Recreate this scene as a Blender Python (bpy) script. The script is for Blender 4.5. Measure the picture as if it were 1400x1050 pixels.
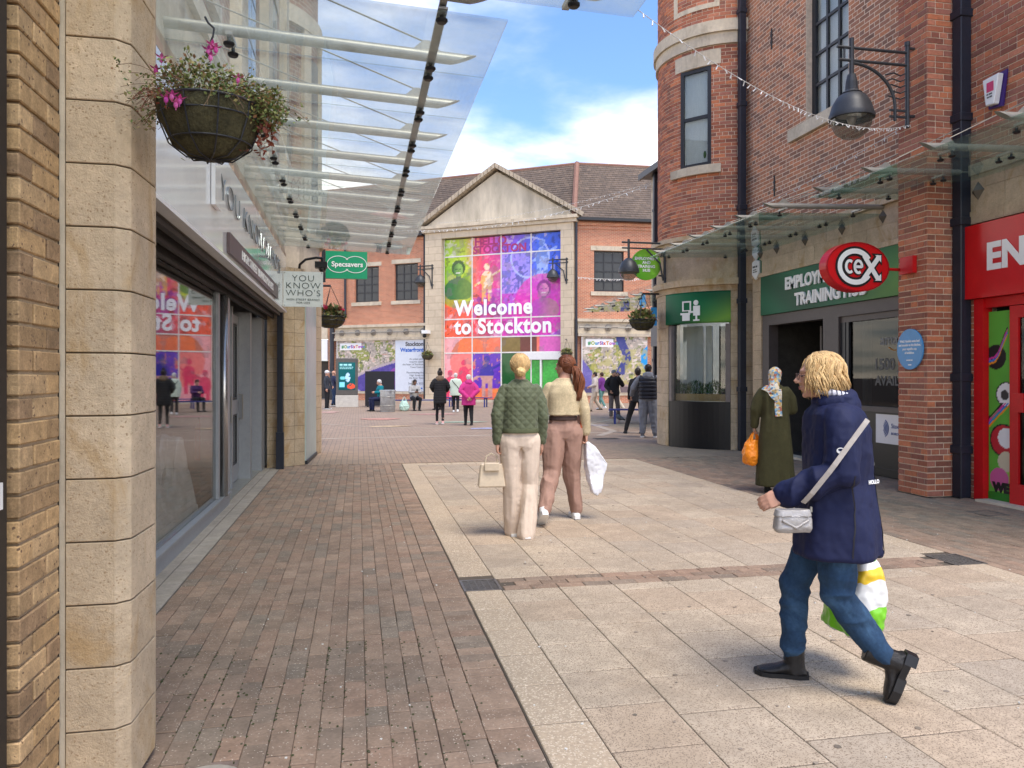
import bpy, bmesh, math, random
import numpy as np
from mathutils import Vector, Matrix, noise as mnoise
from mathutils.bvhtree import BVHTree
random.seed(7); rng = np.random.default_rng(7)
SC = bpy.context.scene
for o in list(bpy.data.objects): bpy.data.objects.remove(o)
COL = SC.collection
# ---------------------------------------------------------------- camera
# world: Y runs up the street, X to the right, Z up; the viewer stands at the origin
cam_d = bpy.data.cameras.new('camera'); cam = bpy.data.objects.new('camera', cam_d); COL.objects.link(cam)
cam.location = (0, 0, 1.52)
cam.rotation_euler = (math.radians(90), 0, -math.atan(210/1050))
cam_d.sensor_width = 36; cam_d.lens = 27.0; cam_d.shift_y = -11/1400
cam_d.clip_start = 0.05; cam_d.clip_end = 2000
SC.camera = cam
# ---------------------------------------------------------------- world + sun
SUN = Vector((0.22, -0.50, 1.15)).normalized()
W = bpy.data.worlds.new('World'); SC.world = W; W.use_nodes = True
nt = W.node_tree; nt.nodes.clear()
def N(nt, t, **kw):
    n = nt.nodes.new(t)
    for k, v in kw.items():
        if k.startswith('i_'): n.inputs[k[2:].replace('_', ' ')].default_value = v
        else: setattr(n, k, v)
    return n
sky = N(nt, 'ShaderNodeTexSky', sky_type='NISHITA', sun_disc=False)
sky.sun_elevation = math.asin(SUN.z); sky.sun_rotation = math.atan2(SUN.x, SUN.y)
sky.air_density = 1.0; sky.dust_density = 0.6; sky.ozone_density = 2.5
tc = N(nt, 'ShaderNodeTexCoord')
sep = N(nt, 'ShaderNodeSeparateXYZ'); nt.links.new(tc.outputs['Generated'], sep.inputs[0])
# clouds lie on a flat layer: direction / height
zz = N(nt, 'ShaderNodeMath', operation='MAXIMUM'); nt.links.new(sep.outputs[2], zz.inputs[0]); zz.inputs[1].default_value = 0.0
za = N(nt, 'ShaderNodeMath', operation='ADD'); nt.links.new(zz.outputs[0], za.inputs[0]); za.inputs[1].default_value = 0.10
dv = N(nt, 'ShaderNodeVectorMath', operation='DIVIDE'); nt.links.new(tc.outputs['Generated'], dv.inputs[0])
cmb = N(nt, 'ShaderNodeCombineXYZ')
for i in range(3): nt.links.new(za.outputs[0], cmb.inputs[i])
nt.links.new(cmb.outputs[0], dv.inputs[1])
mp = N(nt, 'ShaderNodeMapping'); mp.inputs['Location'].default_value = (0.35, 1.9, 0); mp.inputs['Scale'].default_value = (1, 1, 0.0)
nt.links.new(dv.outputs[0], mp.inputs[0])
cn = N(nt, 'ShaderNodeTexNoise', i_Scale=0.8, i_Detail=7.0, i_Roughness=0.55, i_Distortion=0.1); nt.links.new(mp.outputs[0], cn.inputs['Vector'])
# more cloud towards the horizon (seen edge on)
el = N(nt, 'ShaderNodeMapRange'); nt.links.new(zz.outputs[0], el.inputs[0])
el.inputs[1].default_value = 0.16; el.inputs[2].default_value = 0.45; el.inputs[3].default_value = 0.12; el.inputs[4].default_value = -0.13
ad = N(nt, 'ShaderNodeMath', operation='ADD'); nt.links.new(cn.outputs[0], ad.inputs[0]); nt.links.new(el.outputs[0], ad.inputs[1])
cr = N(nt, 'ShaderNodeMapRange', interpolation_type='SMOOTHSTEP'); nt.links.new(ad.outputs[0], cr.inputs[0])
cr.inputs[1].default_value = 0.37; cr.inputs[2].default_value = 0.84
tint = N(nt, 'ShaderNodeMix', data_type='RGBA', blend_type='MULTIPLY'); tint.inputs[0].default_value = 1.0
nt.links.new(sky.outputs[0], tint.inputs[6]); tint.inputs[7].default_value = (0.60, 0.70, 0.84, 1)
mx = N(nt, 'ShaderNodeMix', data_type='RGBA'); nt.links.new(cr.outputs[0], mx.inputs[0]); nt.links.new(tint.outputs[2], mx.inputs[6])
mx.inputs[7].default_value = (12.6, 10.9, 8.9, 1)
bg = N(nt, 'ShaderNodeBackground'); nt.links.new(mx.outputs[2], bg.inputs[0]); bg.inputs[1].default_value = 0.15
wo = N(nt, 'ShaderNodeOutputWorld'); nt.links.new(bg.outputs[0], wo.inputs[0])
sl = bpy.data.lights.new('sun', 'SUN'); sl.energy = 1.65; sl.angle = math.radians(26); sl.color = (1.0, 0.90, 0.77)
so = bpy.data.objects.new('sun', sl); COL.objects.link(so); so.location = (5, -8, 30)
so.rotation_euler = SUN.to_track_quat('Z', 'Y').to_euler()
SC.view_settings.view_transform = 'Standard'; SC.view_settings.look = 'None'
SC.view_settings.gamma = 1; SC.view_settings.use_curve_mapping = False
SC.view_settings.exposure = 1.36
# ---------------------------------------------------------------- materials
MATS = {}
def rgb(h):
    if isinstance(h, str):
        h = h.lstrip('#'); c = [int(h[i:i+2], 16)/255 for i in (0, 2, 4)]
        return tuple(x/12.92 if x <= .04045 else ((x+.055)/1.055)**2.4 for x in c)
    return tuple(h)
def rnd_node(nt):
    oi = N(nt, 'ShaderNodeObjectInfo'); ge = N(nt, 'ShaderNodeNewGeometry')
    a = N(nt, 'ShaderNodeMath', operation='ADD'); nt.links.new(oi.outputs['Random'], a.inputs[0]); nt.links.new(ge.outputs['Random Per Island'], a.inputs[1])
    f = N(nt, 'ShaderNodeMath', operation='FRACT'); nt.links.new(a.outputs[0], f.inputs[0])
    return f.outputs[0]
def mat(name, cols, rough=.7, metal=0, var=.12, scale=6, bump=.0, bscale=60, rnd=False, spec=.32, speck=None, coords='pos', stain=0, patch=None, coat=0, stretch=None, sheen=0):
    """cols: one colour or a list picked per piece; var: brightness mottling; speck=(colour, scale, amount); stain: large soft dirt"""
    if name in MATS: return MATS[name]
    m = bpy.data.materials.new(name); m.use_nodes = True; nt = m.node_tree; L = nt.links
    b = nt.nodes['Principled BSDF']
    cols = [rgb(c) for c in (cols if isinstance(cols, list) else [cols])]
    if coords == 'pos': src = N(nt, 'ShaderNodeNewGeometry').outputs['Position']
    elif coords == 'uv': src = N(nt, 'ShaderNodeTexCoord').outputs['UV']
    else: src = N(nt, 'ShaderNodeTexCoord').outputs['Object']
    if stretch:
        mpp = N(nt, 'ShaderNodeMapping'); mpp.inputs['Scale'].default_value = stretch; L.new(src, mpp.inputs[0]); src = mpp.outputs[0]
    if len(cols) > 1 or rnd:
        r = rnd_node(nt); ramp = N(nt, 'ShaderNodeValToRGB'); ramp.color_ramp.interpolation = 'CONSTANT' if len(cols) > 3 else 'LINEAR'
        e = ramp.color_ramp.elements
        while len(e) < len(cols): e.new(.5)
        for i, c in enumerate(cols): e[i].position = i/len(cols) if len(cols) > 3 else i/max(1, len(cols)-1); e[i].color = (*c, 1)
        L.new(r, ramp.inputs[0]); col = ramp.outputs[0]
    else:
        cc = N(nt, 'ShaderNodeRGB'); cc.outputs[0].default_value = (*cols[0], 1); col = cc.outputs[0]
    def mul(col, fac_out, lo, hi, a, bb):
        mr = N(nt, 'ShaderNodeMapRange'); L.new(fac_out, mr.inputs[0])
        mr.inputs[1].default_value = lo; mr.inputs[2].default_value = hi; mr.inputs[3].default_value = a; mr.inputs[4].default_value = bb
        v = N(nt, 'ShaderNodeVectorMath', operation='SCALE'); L.new(col, v.inputs[0]); L.new(mr.outputs[0], v.inputs['Scale']); return v.outputs[0]
    if rnd:
        r2 = rnd_node(nt); wn = N(nt, 'ShaderNodeTexWhiteNoise', noise_dimensions='1D'); L.new(r2, wn.inputs['W']); col = mul(col, wn.outputs[0], 0, 1, .88, 1.12)
    if var:
        n1 = N(nt, 'ShaderNodeTexNoise', i_Scale=float(scale), i_Detail=6.0, i_Roughness=.65); L.new(src, n1.inputs['Vector']); col = mul(col, n1.outputs[0], .3, .7, 1-var, 1+var)
        n2 = N(nt, 'ShaderNodeTexNoise', i_Scale=float(scale)*7.3, i_Detail=4.0); L.new(src, n2.inputs['Vector']); col = mul(col, n2.outputs[0], .3, .7, 1-var*.6, 1+var*.6)
    if stain:
        n3 = N(nt, 'ShaderNodeTexNoise', i_Scale=.9, i_Detail=7.0, i_Roughness=.7); L.new(src, n3.inputs['Vector']); col = mul(col, n3.outputs[0], .42, .66, 1, 1-stain)
    if patch:
        n5 = N(nt, 'ShaderNodeTexNoise', i_Scale=float(patch[1]), i_Detail=6.0, i_Roughness=.68, i_Distortion=.6); mq = N(nt, 'ShaderNodeMapping'); mq.inputs['Scale'].default_value = patch[3] if len(patch) > 3 else (1, 1, 1); L.new(src, mq.inputs[0]); L.new(mq.outputs[0], n5.inputs['Vector'])
        mr5 = N(nt, 'ShaderNodeMapRange', interpolation_type='SMOOTHSTEP'); L.new(n5.outputs[0], mr5.inputs[0]); mr5.inputs[1].default_value = .5; mr5.inputs[2].default_value = .68; mr5.inputs[4].default_value = patch[2]
        m5 = N(nt, 'ShaderNodeMix', data_type='RGBA'); L.new(mr5.outputs[0], m5.inputs[0]); L.new(col, m5.inputs[6]); m5.inputs[7].default_value = (*rgb(patch[0]), 1); col = m5.outputs[2]
    if speck:
        sc_, ssc, amt = speck
        vo = N(nt, 'ShaderNodeTexVoronoi', i_Scale=float(ssc)); L.new(src, vo.inputs['Vector'])
        wn = N(nt, 'ShaderNodeTexWhiteNoise'); L.new(vo.outputs['Color'], wn.inputs[0])
        gt = N(nt, 'ShaderNodeMath', operation='LESS_THAN'); L.new(wn.outputs[0], gt.inputs[0]); gt.inputs[1].default_value = amt
        mm = N(nt, 'ShaderNodeMix', data_type='RGBA'); L.new(gt.outputs[0], mm.inputs[0]); L.new(col, mm.inputs[6]); mm.inputs[7].default_value = (*rgb(sc_), 1); col = mm.outputs[2]
    L.new(col, b.inputs['Base Color'])
    b.inputs['Roughness'].default_value = rough; b.inputs['Metallic'].default_value = metal
    b.inputs['Specular IOR Level'].default_value = spec
    if coat: b.inputs['Coat Weight'].default_value = coat; b.inputs['Coat Roughness'].default_value = .08
    if sheen: b.inputs['Sheen Weight'].default_value = sheen
    if bump:
        n4 = N(nt, 'ShaderNodeTexNoise', i_Scale=float(bscale), i_Detail=5.0, i_Roughness=.7); L.new(src, n4.inputs['Vector'])
        bp = N(nt, 'ShaderNodeBump'); bp.inputs['Strength'].default_value = min(1, bump); bp.inputs['Distance'].default_value = .02 if bscale < 100 else .004
        L.new(n4.outputs[0], bp.inputs['Height']); L.new(bp.outputs[0], b.inputs['Normal'])
    MATS[name] = m; return m
def brick_tex(name, c1, c2, mortar, bw, bh, ms=.012, var=.15, rough=.85, bump=.4, stain=.15):
    m = bpy.data.materials.new(name); m.use_nodes = True; nt = m.node_tree; L = nt.links; b = nt.nodes['Principled BSDF']
    uv = N(nt, 'ShaderNodeTexCoord').outputs['UV']
    bt = N(nt, 'ShaderNodeTexBrick'); L.new(uv, bt.inputs['Vector']); bt.inputs['Scale'].default_value = 1
    bt.inputs['Color1'].default_value = (*rgb(c1), 1); bt.inputs['Color2'].default_value = (*rgb(c2), 1); bt.inputs['Mortar'].default_value = (*rgb(mortar), 1)
    bt.inputs['Brick Width'].default_value = bw; bt.inputs['Row Height'].default_value = bh; bt.inputs['Mortar Size'].default_value = ms
    bt.inputs['Mortar Smooth'].default_value = .2
    n = N(nt, 'ShaderNodeTexNoise', i_Scale=3.0, i_Detail=8.0, i_Roughness=.7); L.new(uv, n.inputs['Vector'])
    mr = N(nt, 'ShaderNodeMapRange'); L.new(n.outputs[0], mr.inputs[0]); mr.inputs[1].default_value = .3; mr.inputs[2].default_value = .7; mr.inputs[3].default_value = 1-var; mr.inputs[4].default_value = 1+var
    v = N(nt, 'ShaderNodeVectorMath', operation='SCALE'); L.new(bt.outputs['Color'], v.inputs[0]); L.new(mr.outputs[0], v.inputs['Scale'])
    n3 = N(nt, 'ShaderNodeTexNoise', i_Scale=.35, i_Detail=6.0); L.new(uv, n3.inputs['Vector'])
    m3 = N(nt, 'ShaderNodeMapRange'); L.new(n3.outputs[0], m3.inputs[0]); m3.inputs[1].default_value = .4; m3.inputs[2].default_value = .7; m3.inputs[3].default_value = 1; m3.inputs[4].default_value = 1-stain
    v3 = N(nt, 'ShaderNodeVectorMath', operation='SCALE'); L.new(v.outputs[0], v3.inputs[0]); L.new(m3.outputs[0], v3.inputs['Scale'])
    L.new(v3.outputs[0], b.inputs['Base Color']); b.inputs['Roughness'].default_value = rough
    bp = N(nt, 'ShaderNodeBump'); bp.inputs['Strength'].default_value = bump; bp.inputs['Distance'].default_value = .01; bp.invert = True
    L.new(bt.outputs['Fac'], bp.inputs['Height']); L.new(bp.outputs[0], b.inputs['Normal'])
    MATS[name] = m; return m
def glass(name, tint=(.9, .95, .93), trans=.9, dirt=.0, rough=.02, ior=1.5):
    if name in MATS: return MATS[name]
    m = bpy.data.materials.new(name); m.use_nodes = True; nt = m.node_tree; L = nt.links; nt.nodes.clear()
    out = N(nt, 'ShaderNodeOutputMaterial'); tr = N(nt, 'ShaderNodeBsdfTransparent'); tr.inputs[0].default_value = (*[x*trans for x in tint], 1)
    gl = N(nt, 'ShaderNodeBsdfGlossy'); gl.inputs['Roughness'].default_value = rough
    fr = N(nt, 'ShaderNodeFresnel'); ge_ = N(nt, 'ShaderNodeNewGeometry'); io_ = N(nt, 'ShaderNodeMapRange'); L.new(ge_.outputs['Backfacing'], io_.inputs[0]); io_.inputs[3].default_value = ior; io_.inputs[4].default_value = 1/ior; L.new(io_.outputs[0], fr.inputs[0])
    mx = N(nt, 'ShaderNodeMixShader'); L.new(fr.outputs[0], mx.inputs[0]); L.new(tr.outputs[0], mx.inputs[1]); L.new(gl.outputs[0], mx.inputs[2]); last = mx
    if dirt:
        df = N(nt, 'ShaderNodeBsdfDiffuse'); df.inputs[0].default_value = (.44, .48, .42, 1)
        tl = N(nt, 'ShaderNodeBsdfTranslucent'); tl.inputs[0].default_value = (.60, .66, .60, 1)
        ds = N(nt, 'ShaderNodeMixShader'); ds.inputs[0].default_value = .6; L.new(df.outputs[0], ds.inputs[1]); L.new(tl.outputs[0], ds.inputs[2])
        n = N(nt, 'ShaderNodeTexNoise', i_Scale=1.6, i_Detail=10.0, i_Roughness=.78, i_Distortion=.8); L.new(N(nt, 'ShaderNodeNewGeometry').outputs['Position'], n.inputs['Vector'])
        mr = N(nt, 'ShaderNodeMapRange'); L.new(n.outputs[0], mr.inputs[0]); mr.inputs[1].default_value = .35; mr.inputs[2].default_value = .75; mr.inputs[3].default_value = dirt*.25; mr.inputs[4].default_value = dirt*1.6
        m2 = N(nt, 'ShaderNodeMixShader'); L.new(mr.outputs[0], m2.inputs[0]); L.new(mx.outputs[0], m2.inputs[1]); L.new(ds.outputs[0], m2.inputs[2]); last = m2
    L.new(last.outputs[0], out.inputs[0]); MATS[name] = m; return m
def printed(name='print_ink', rough=.5, emit=0):
    if name in MATS: return MATS[name]
    m = bpy.data.materials.new(name); m.use_nodes = True; nt = m.node_tree; b = nt.nodes['Principled BSDF']
    a = N(nt, 'ShaderNodeVertexColor', layer_name='Col'); nt.links.new(a.outputs[0], b.inputs['Base Color']); b.inputs['Roughness'].default_value = rough; b.inputs['Specular IOR Level'].default_value = .25
    if emit: nt.links.new(a.outputs[0], b.inputs['Emission Color']); b.inputs['Emission Strength'].default_value = emit
    MATS[name] = m; return m
# ---------------------------------------------------------------- objects
WL = {}     # world location of a parent whose children are given in world coordinates
def tag(o, label=None, cat=None, group=None, kind=None):
    if label: o['label'] = label
    if cat: o['category'] = cat
    if group: o['group'] = group
    if kind: o['kind'] = kind
    return o
def thing(name, label, cat, loc=(0, 0, 0), rot=0, group=None, scale=1):
    o = bpy.data.objects.new(name, None); COL.objects.link(o); o.location = loc; o.rotation_euler = (0, 0, rot); o.scale = (scale,)*3
    o.empty_display_size = .2
    WL[o.name] = Vector(loc); return tag(o, label, cat, group)
def link(name, me, parent=None, loc=(0, 0, 0), local=False, rot=None):
    o = bpy.data.objects.new(name, me); COL.objects.link(o)
    if parent is not None:
        o.parent = parent; off = Vector((0, 0, 0)) if local else WL.get(parent.name, Vector((0, 0, 0)))
        o.location = Vector(loc) - off; WL[o.name] = Vector(loc)
    else: o.location = loc; WL[o.name] = Vector(loc)
    if rot is not None: o.rotation_euler = rot
    return o
def kids(o): return [c for c in bpy.data.objects if c.parent == o]
def copy_tree(root, loc, rot=None, label=None, group=None, scale=None):
    def rec(o, par):
        c = o.copy(); COL.objects.link(c)
        if par is not None: c.parent = par
        for ch in CH.get(o.name, []): rec(ch, c)
        return c
    CH = {}
    for x in bpy.data.objects:
        if x.parent: CH.setdefault(x.parent.name, []).append(x)
    c = rec(root, None); c.location = loc
    if rot is not None: c.rotation_euler = (0, 0, rot)
    if scale: c.scale = (scale,)*3
    if label: c['label'] = label
    if group: c['group'] = group
    return c
class Basis:
    """s runs to the viewer's right along a facade, z up, d out of it"""
    def __init__(b, o, e):
        b.o = Vector((o[0], o[1], o[2] if len(o) > 2 else 0)); b.e = Vector((e[0], e[1], 0)).normalized(); b.n = Vector((b.e.y, -b.e.x, 0)); b.u = Vector((0, 0, 1))
    def p(b, s, z, d=0): return b.o + b.e*s + b.u*z + b.n*d
    def rotz(b): return math.atan2(b.e.y, b.e.x)
# names whose separate pieces each become an object
SPLIT = {'window_post', 'window_surround', 'window_frame', 'door_frame', 'fascia_block', 'fixing', 'coping', 'stone_sill', 'shop_frame', 'entrance_frame', 'label_patch', 'gutter', 'ridge', 'brick_cornice', 'stone_bay', 'cornice', 'entrance_door', 'bracket', 'window_base', 'inner_post', 'inner_door', 'shutter_slot', 'edge_trim', 'shop_lintel', 'plinth', 'eaves', 'stall_riser', 'cross_bar', 'hoop', 'red_frame', 'scroll', 'cross_bars', 'vertical_blind'}
XY = Basis((0, 0), (1, 0))
class MB:
    def __init__(s): s.v = []; s.f = []; s.m = []; s.mi = 0; s.st = []
    def add(s, vs, fs):
        k = len(s.v); s.st.append((k, len(s.f))); s.v += [tuple(v) for v in vs]; s.f += [tuple(i+k for i in f) for f in fs]; s.m += [s.mi]*len(fs); return s
    def hexa(s, c):  # 8 corners: bottom 4 ccw, top 4
        return s.add(c, [(0, 3, 2, 1), (4, 5, 6, 7), (0, 1, 5, 4), (1, 2, 6, 5), (2, 3, 7, 6), (3, 0, 4, 7)])
    def box(s, x0, x1, y0, y1, z0, z1):
        return s.hexa([(x0, y0, z0), (x1, y0, z0), (x1, y1, z0), (x0, y1, z0), (x0, y0, z1), (x1, y0, z1), (x1, y1, z1), (x0, y1, z1)])
    def bbox(s, B, s0, s1, z0, z1, d0, d1):
        return s.hexa([B.p(s0, z0, d1), B.p(s1, z0, d1), B.p(s1, z0, d0), B.p(s0, z0, d0), B.p(s0, z1, d1), B.p(s1, z1, d1), B.p(s1, z1, d0), B.p(s0, z1, d0)])
    def prism(s, poly, lo, hi, fn):
        """poly 2d points; fn(a, b, t) -> 3d"""
        n = len(poly); vs = [fn(a, b, lo) for a, b in poly]+[fn(a, b, hi) for a, b in poly]
        return s.add(vs, [tuple(range(n))[::-1], tuple(range(n, 2*n))]+[(i, (i+1) % n, n+(i+1) % n, n+i) for i in range(n)])
    def plan(s, poly, z0, z1): return s.prism(poly, z0, z1, lambda a, b, t: (a, b, t))
    def face(s, B, poly, d0, d1): return s.prism(poly, d0, d1, lambda a, b, t: B.p(a, b, t))
    def tube(s, pts, r, n=8, caps=True):
        pts = [Vector(p) for p in pts]; rs = r if isinstance(r, (list, tuple)) else [r]*len(pts)
        k = len(s.v); prev = None; vs = []
        for i, p in enumerate(pts):
            t = (pts[min(i+1, len(pts)-1)]-pts[max(i-1, 0)]).normalized()
            if prev is None: a = t.orthogonal().normalized()
            else:
                a = prev - t*prev.dot(t); a = a.normalized() if a.length > 1e-6 else t.orthogonal().normalized()
            prev = a; b = t.cross(a)
            for j in range(n):
                w = 2*math.pi*j/n; vs.append(p+(a*math.cos(w)+b*math.sin(w))*rs[i])
        fs = [(i*n+j, i*n+(j+1) % n, (i+1)*n+(j+1) % n, (i+1)*n+j) for i in range(len(pts)-1) for j in range(n)]
        if caps: fs += [tuple(range(n))[::-1], tuple(range((len(pts)-1)*n, len(pts)*n))]
        return s.add(vs, fs)
    def lathe(s, prof, c=(0, 0, 0), n=24, squash=1):
        c = Vector(c); vs = []; fs = []
        for r, z in prof:
            for j in range(n): w = 2*math.pi*j/n; vs.append(c+Vector((r*math.cos(w), r*squash*math.sin(w), z)))
        for i in range(len(prof)-1):
            for j in range(n): fs.append((i*n+j, i*n+(j+1) % n, (i+1)*n+(j+1) % n, (i+1)*n+j))
        return s.add(vs, fs)
    def ell(s, c, r, n=12, m=8, R=None):
        c = Vector(c); vs = []; fs = []
        for i in range(m+1):
            ph = math.pi*i/m
            for j in range(n):
                w = 2*math.pi*j/n; v = Vector((r[0]*math.sin(ph)*math.cos(w), r[1]*math.sin(ph)*math.sin(w), r[2]*math.cos(ph)))
                if R is not None: v = R @ v
                vs.append(c+v)
        for i in range(m):
            for j in range(n): fs.append((i*n+j, (i+1)*n+j, (i+1)*n+(j+1) % n, i*n+(j+1) % n))
        return s.add(vs, fs)
    def mesh(s, name, mats, uv=None, smooth=False, recalc=True, bevel=0):
        me = bpy.data.meshes.new(name); me.from_pydata(s.v, [], s.f)
        for m in (mats if isinstance(mats, list) else [mats]): me.materials.append(m)
        if max(s.m, default=0): me.polygons.foreach_set('material_index', s.m)
        if recalc or bevel:
            bm = bmesh.new(); bm.from_mesh(me)
            bmesh.ops.remove_doubles(bm, verts=bm.verts, dist=1e-6) if bevel == 0 and smooth else None
            if recalc: bmesh.ops.recalc_face_normals(bm, faces=bm.faces)
            if bevel: bmesh.ops.bevel(bm, geom=[e for e in bm.edges if len(e.link_faces) == 2 and e.calc_face_angle(0) > .5], offset=bevel, segments=1, affect='EDGES', clamp_overlap=True)
            bm.to_mesh(me); bm.free()
        if uv is not None:
            l = me.uv_layers.new(name='UVMap'); n = len(me.loops); vi = np.empty(n, int); me.loops.foreach_get('vertex_index', vi)
            co = np.empty(len(me.vertices)*3); me.vertices.foreach_get('co', co); co = co.reshape(-1, 3)
            if callable(uv): U = uv(co)
            else:
                rel = co-np.array(uv.o); U = np.stack([rel@np.array(uv.e), rel[:, 2]], 1)
            l.data.foreach_set('uv', U[vi].ravel())
        if smooth: me.polygons.foreach_set('use_smooth', [True]*len(me.polygons)); 
        if smooth == 'angle': me.set_sharp_from_angle(angle=math.radians(40))
        return me
    def build(s, name, mats, parent=None, local=False, kind=None, label=None, loc=(0, 0, 0), **kw):
        if name in SPLIT and len(s.st) > 1:
            e = s.st+[(len(s.v), len(s.f))]
            for (v0, f0), (v1, f1) in zip(e, e[1:]):
                q = MB(); q.v = s.v[v0:v1]; q.f = [tuple(i-v0 for i in f) for f in s.f[f0:f1]]; q.m = s.m[f0:f1]; q.st = [(0, 0)]; o = q.build(name, mats, parent, local, kind, label, loc, **kw)
            return o
        o = link(name, s.mesh(name, mats, **kw), parent, loc, local)
        if kind: o['kind'] = kind
        if label: o['label'] = label
        return o
TXT = {}
def text_geo(body, size=1, depth=.01, bold=0, align='CENTER', sx=1, space=1, line=1, shear=0):
    key = (body, size, depth, bold, align, sx, space, line)
    if key in TXT: return TXT[key]
    cu = bpy.data.curves.new('t', 'FONT'); cu.body = body; cu.size = size; cu.extrude = depth/2; cu.offset = bold; cu.align_x = align
    cu.space_character = space; cu.space_line = line; cu.resolution_u = 4; cu.shear = shear
    o = bpy.data.objects.new('t', cu); me = bpy.data.meshes.new_from_object(o)
    v = [(p.co.x*sx, p.co.y, p.co.z+depth/2) for p in me.vertices]; f = [tuple(p.vertices) for p in me.polygons]
    bpy.data.objects.remove(o); bpy.data.meshes.remove(me); bpy.data.curves.remove(cu)
    TXT[key] = (v, f); return v, f
def text_on(mb, B, s, z, d, body, size, **kw):
    v, f = text_geo(body, size, **kw); mb.add([B.p(s+a, z+b, d+c) for a, b, c in v], f); return mb
def dashes(mb, B, s0, s1, z, h, d, seed=1):
    """a line of print too small to read"""
    r = random.Random(seed); s = s0
    while s < s1-h: e = min(s1, s+h*r.uniform(1.2, 3)); mb.bbox(B, s, e, z, z+h, d, d+.002); s = e+h*.5
# value noise in numpy
def _h(ix, iy, iz=0, seed=0):
    n = (ix.astype(np.int64)*374761393+iy.astype(np.int64)*668265263+np.asarray(iz).astype(np.int64)*2147483647+seed*974711) & 0xffffffff
    n = ((n ^ (n >> 13))*1274126177) & 0xffffffff; return ((n ^ (n >> 16)) & 0xffff)/65535.0
def vn3(p, seed=0):
    i = np.floor(p); f = p-i; f = f*f*(3-2*f); i = i.astype(np.int64); r = 0
    for a in (0, 1):
        for b in (0, 1):
            for c in (0, 1):
                w = (f[:, 0] if a else 1-f[:, 0])*(f[:, 1] if b else 1-f[:, 1])*(f[:, 2] if c else 1-f[:, 2])
                r = r+w*_h(i[:, 0]+a, i[:, 1]+b, i[:, 2]+c, seed)
    return r
def vn2(x, y, sc, seed=0, oct=1):
    t = 0; A = 1; S = 0
    for k in range(oct):
        t = t+A*vn3(np.stack([x*sc*2**k, y*sc*2**k, np.zeros_like(x)+.5], 1), seed+k); S += A; A *= .5
    return t/S
def print_panel(name, B, s0, s1, z0, z1, d, fn, parent, res=.05, mat_=None, thick=.01, **kw):
    """a flat printed sheet with its own thickness; the print is colour on a fine grid; fn(s, z) -> Nx3 linear colour"""
    nx = max(2, int((s1-s0)/res)+1); nz = max(2, int((z1-z0)/res)+1)
    S, Z = np.meshgrid(np.linspace(s0, s1, nx), np.linspace(z0, z1, nz)); S = S.ravel(); Z = Z.ravel()
    vs = [B.p(a, b, d) for a, b in zip(S, Z)]
    fs = [(j*nx+i, j*nx+i+1, (j+1)*nx+i+1, (j+1)*nx+i) for j in range(nz-1) for i in range(nx-1)]
    colr = np.clip(fn(S, Z), 0, 1); k = len(vs)
    vs += [B.p(s0, z0, d-thick), B.p(s1, z0, d-thick), B.p(s1, z1, d-thick), B.p(s0, z1, d-thick)]
    c = [0, nx-1, nx*nz-1, nx*(nz-1)]
    fs += [(k+3, k+2, k+1, k), tuple(range(0, nx))[::-1]+(k, k+1), tuple(range(nx*(nz-1), nx*nz))+(k+2, k+3)]
    fs += [tuple(nx*j for j in range(nz))+(k+3, k), tuple(nx*j+nx-1 for j in range(nz))[::-1]+(k+1, k+2)]
    me = bpy.data.meshes.new(name); me.from_pydata(vs, [], fs); me.materials.append(mat_ or printed())
    a = me.color_attributes.new('Col', 'FLOAT_COLOR', 'POINT'); cc = np.ones((len(vs), 4)); cc[:nx*nz, :3] = colr; cc[nx*nz:, :3] = colr.mean(0); a.data.foreach_set('color', cc.ravel())
    return link(name, me, parent, **kw)
# ---------------------------------------------------------------- shared palette (real surface colours)
M = {}
M['steel'] = mat('brushed_steel', (.33, .32, .28), .42, .45, .10, 14)
M['dark_metal'] = mat('dark_painted_metal', (.028, .03, .034), .42, 0, .1, 30, bump=.1, bscale=200)
M['black_pipe'] = mat('blue_black_pipe_paint', (.022, .026, .038), .35, 0, .15, 5)
M['black_plastic'] = mat('black_plastic', (.015, .015, .016), .4)
M['white_plastic'] = mat('white_plastic', (.75, .75, .73), .35, var=.05)
M['grey_frame'] = mat('grey_aluminium_frame', (.33, .345, .355), .45, .35, .06, 8)
M['bronze'] = mat('bronze_shutter_box', (.13, .11, .095), .35, .4, .08, 4)
M['stone'] = mat('sandstone', [(.58, .45, .295), (.54, .42, .28), (.61, .48, .325)], .88, 0, .14, 4, bump=.5, bscale=70, rnd=False, stain=.22, patch=((.40, .26, .115), 2.2, .75, (1.6, 1.6, .8)), speck=((.34, .24, .14), 190, .03))
M['stone_pale'] = mat('pale_cast_stone', (.58, .50, .375), .85, 0, .12, 2.5, bump=.2, bscale=70, stain=.2, patch=((.26, .21, .15), 1.5, .45, (2, 2, .5)))
M['mortar'] = mat('mortar', (.68, .55, .41), .95, 0, .18, 12, bump=.5, bscale=150)
M['mortar_y'] = mat('mortar_buff', (.36, .27, .17), .95, 0, .2, 20, bump=.6, bscale=150)
M['red_brick'] = mat('red_brick', [(.42, .145, .078), (.35, .12, .068), (.46, .18, .105), (.27, .10, .065), (.40, .15, .085), (.27, .115, .078), (.52, .18, .085), (.35, .14, .095)], .88, 0, .2, 25, bump=.35, bscale=160, rnd=True)
M['dark_brick'] = mat('mixed_dark_brick', [(.41, .18, .10), (.31, .145, .09), (.46, .195, .105), (.23, .125, .088), (.38, .18, .105), (.49, .20, .105), (.28, .138, .092), (.35, .165, .105)], .88, 0, .2, 25, bump=.35, bscale=160, rnd=True)
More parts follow.
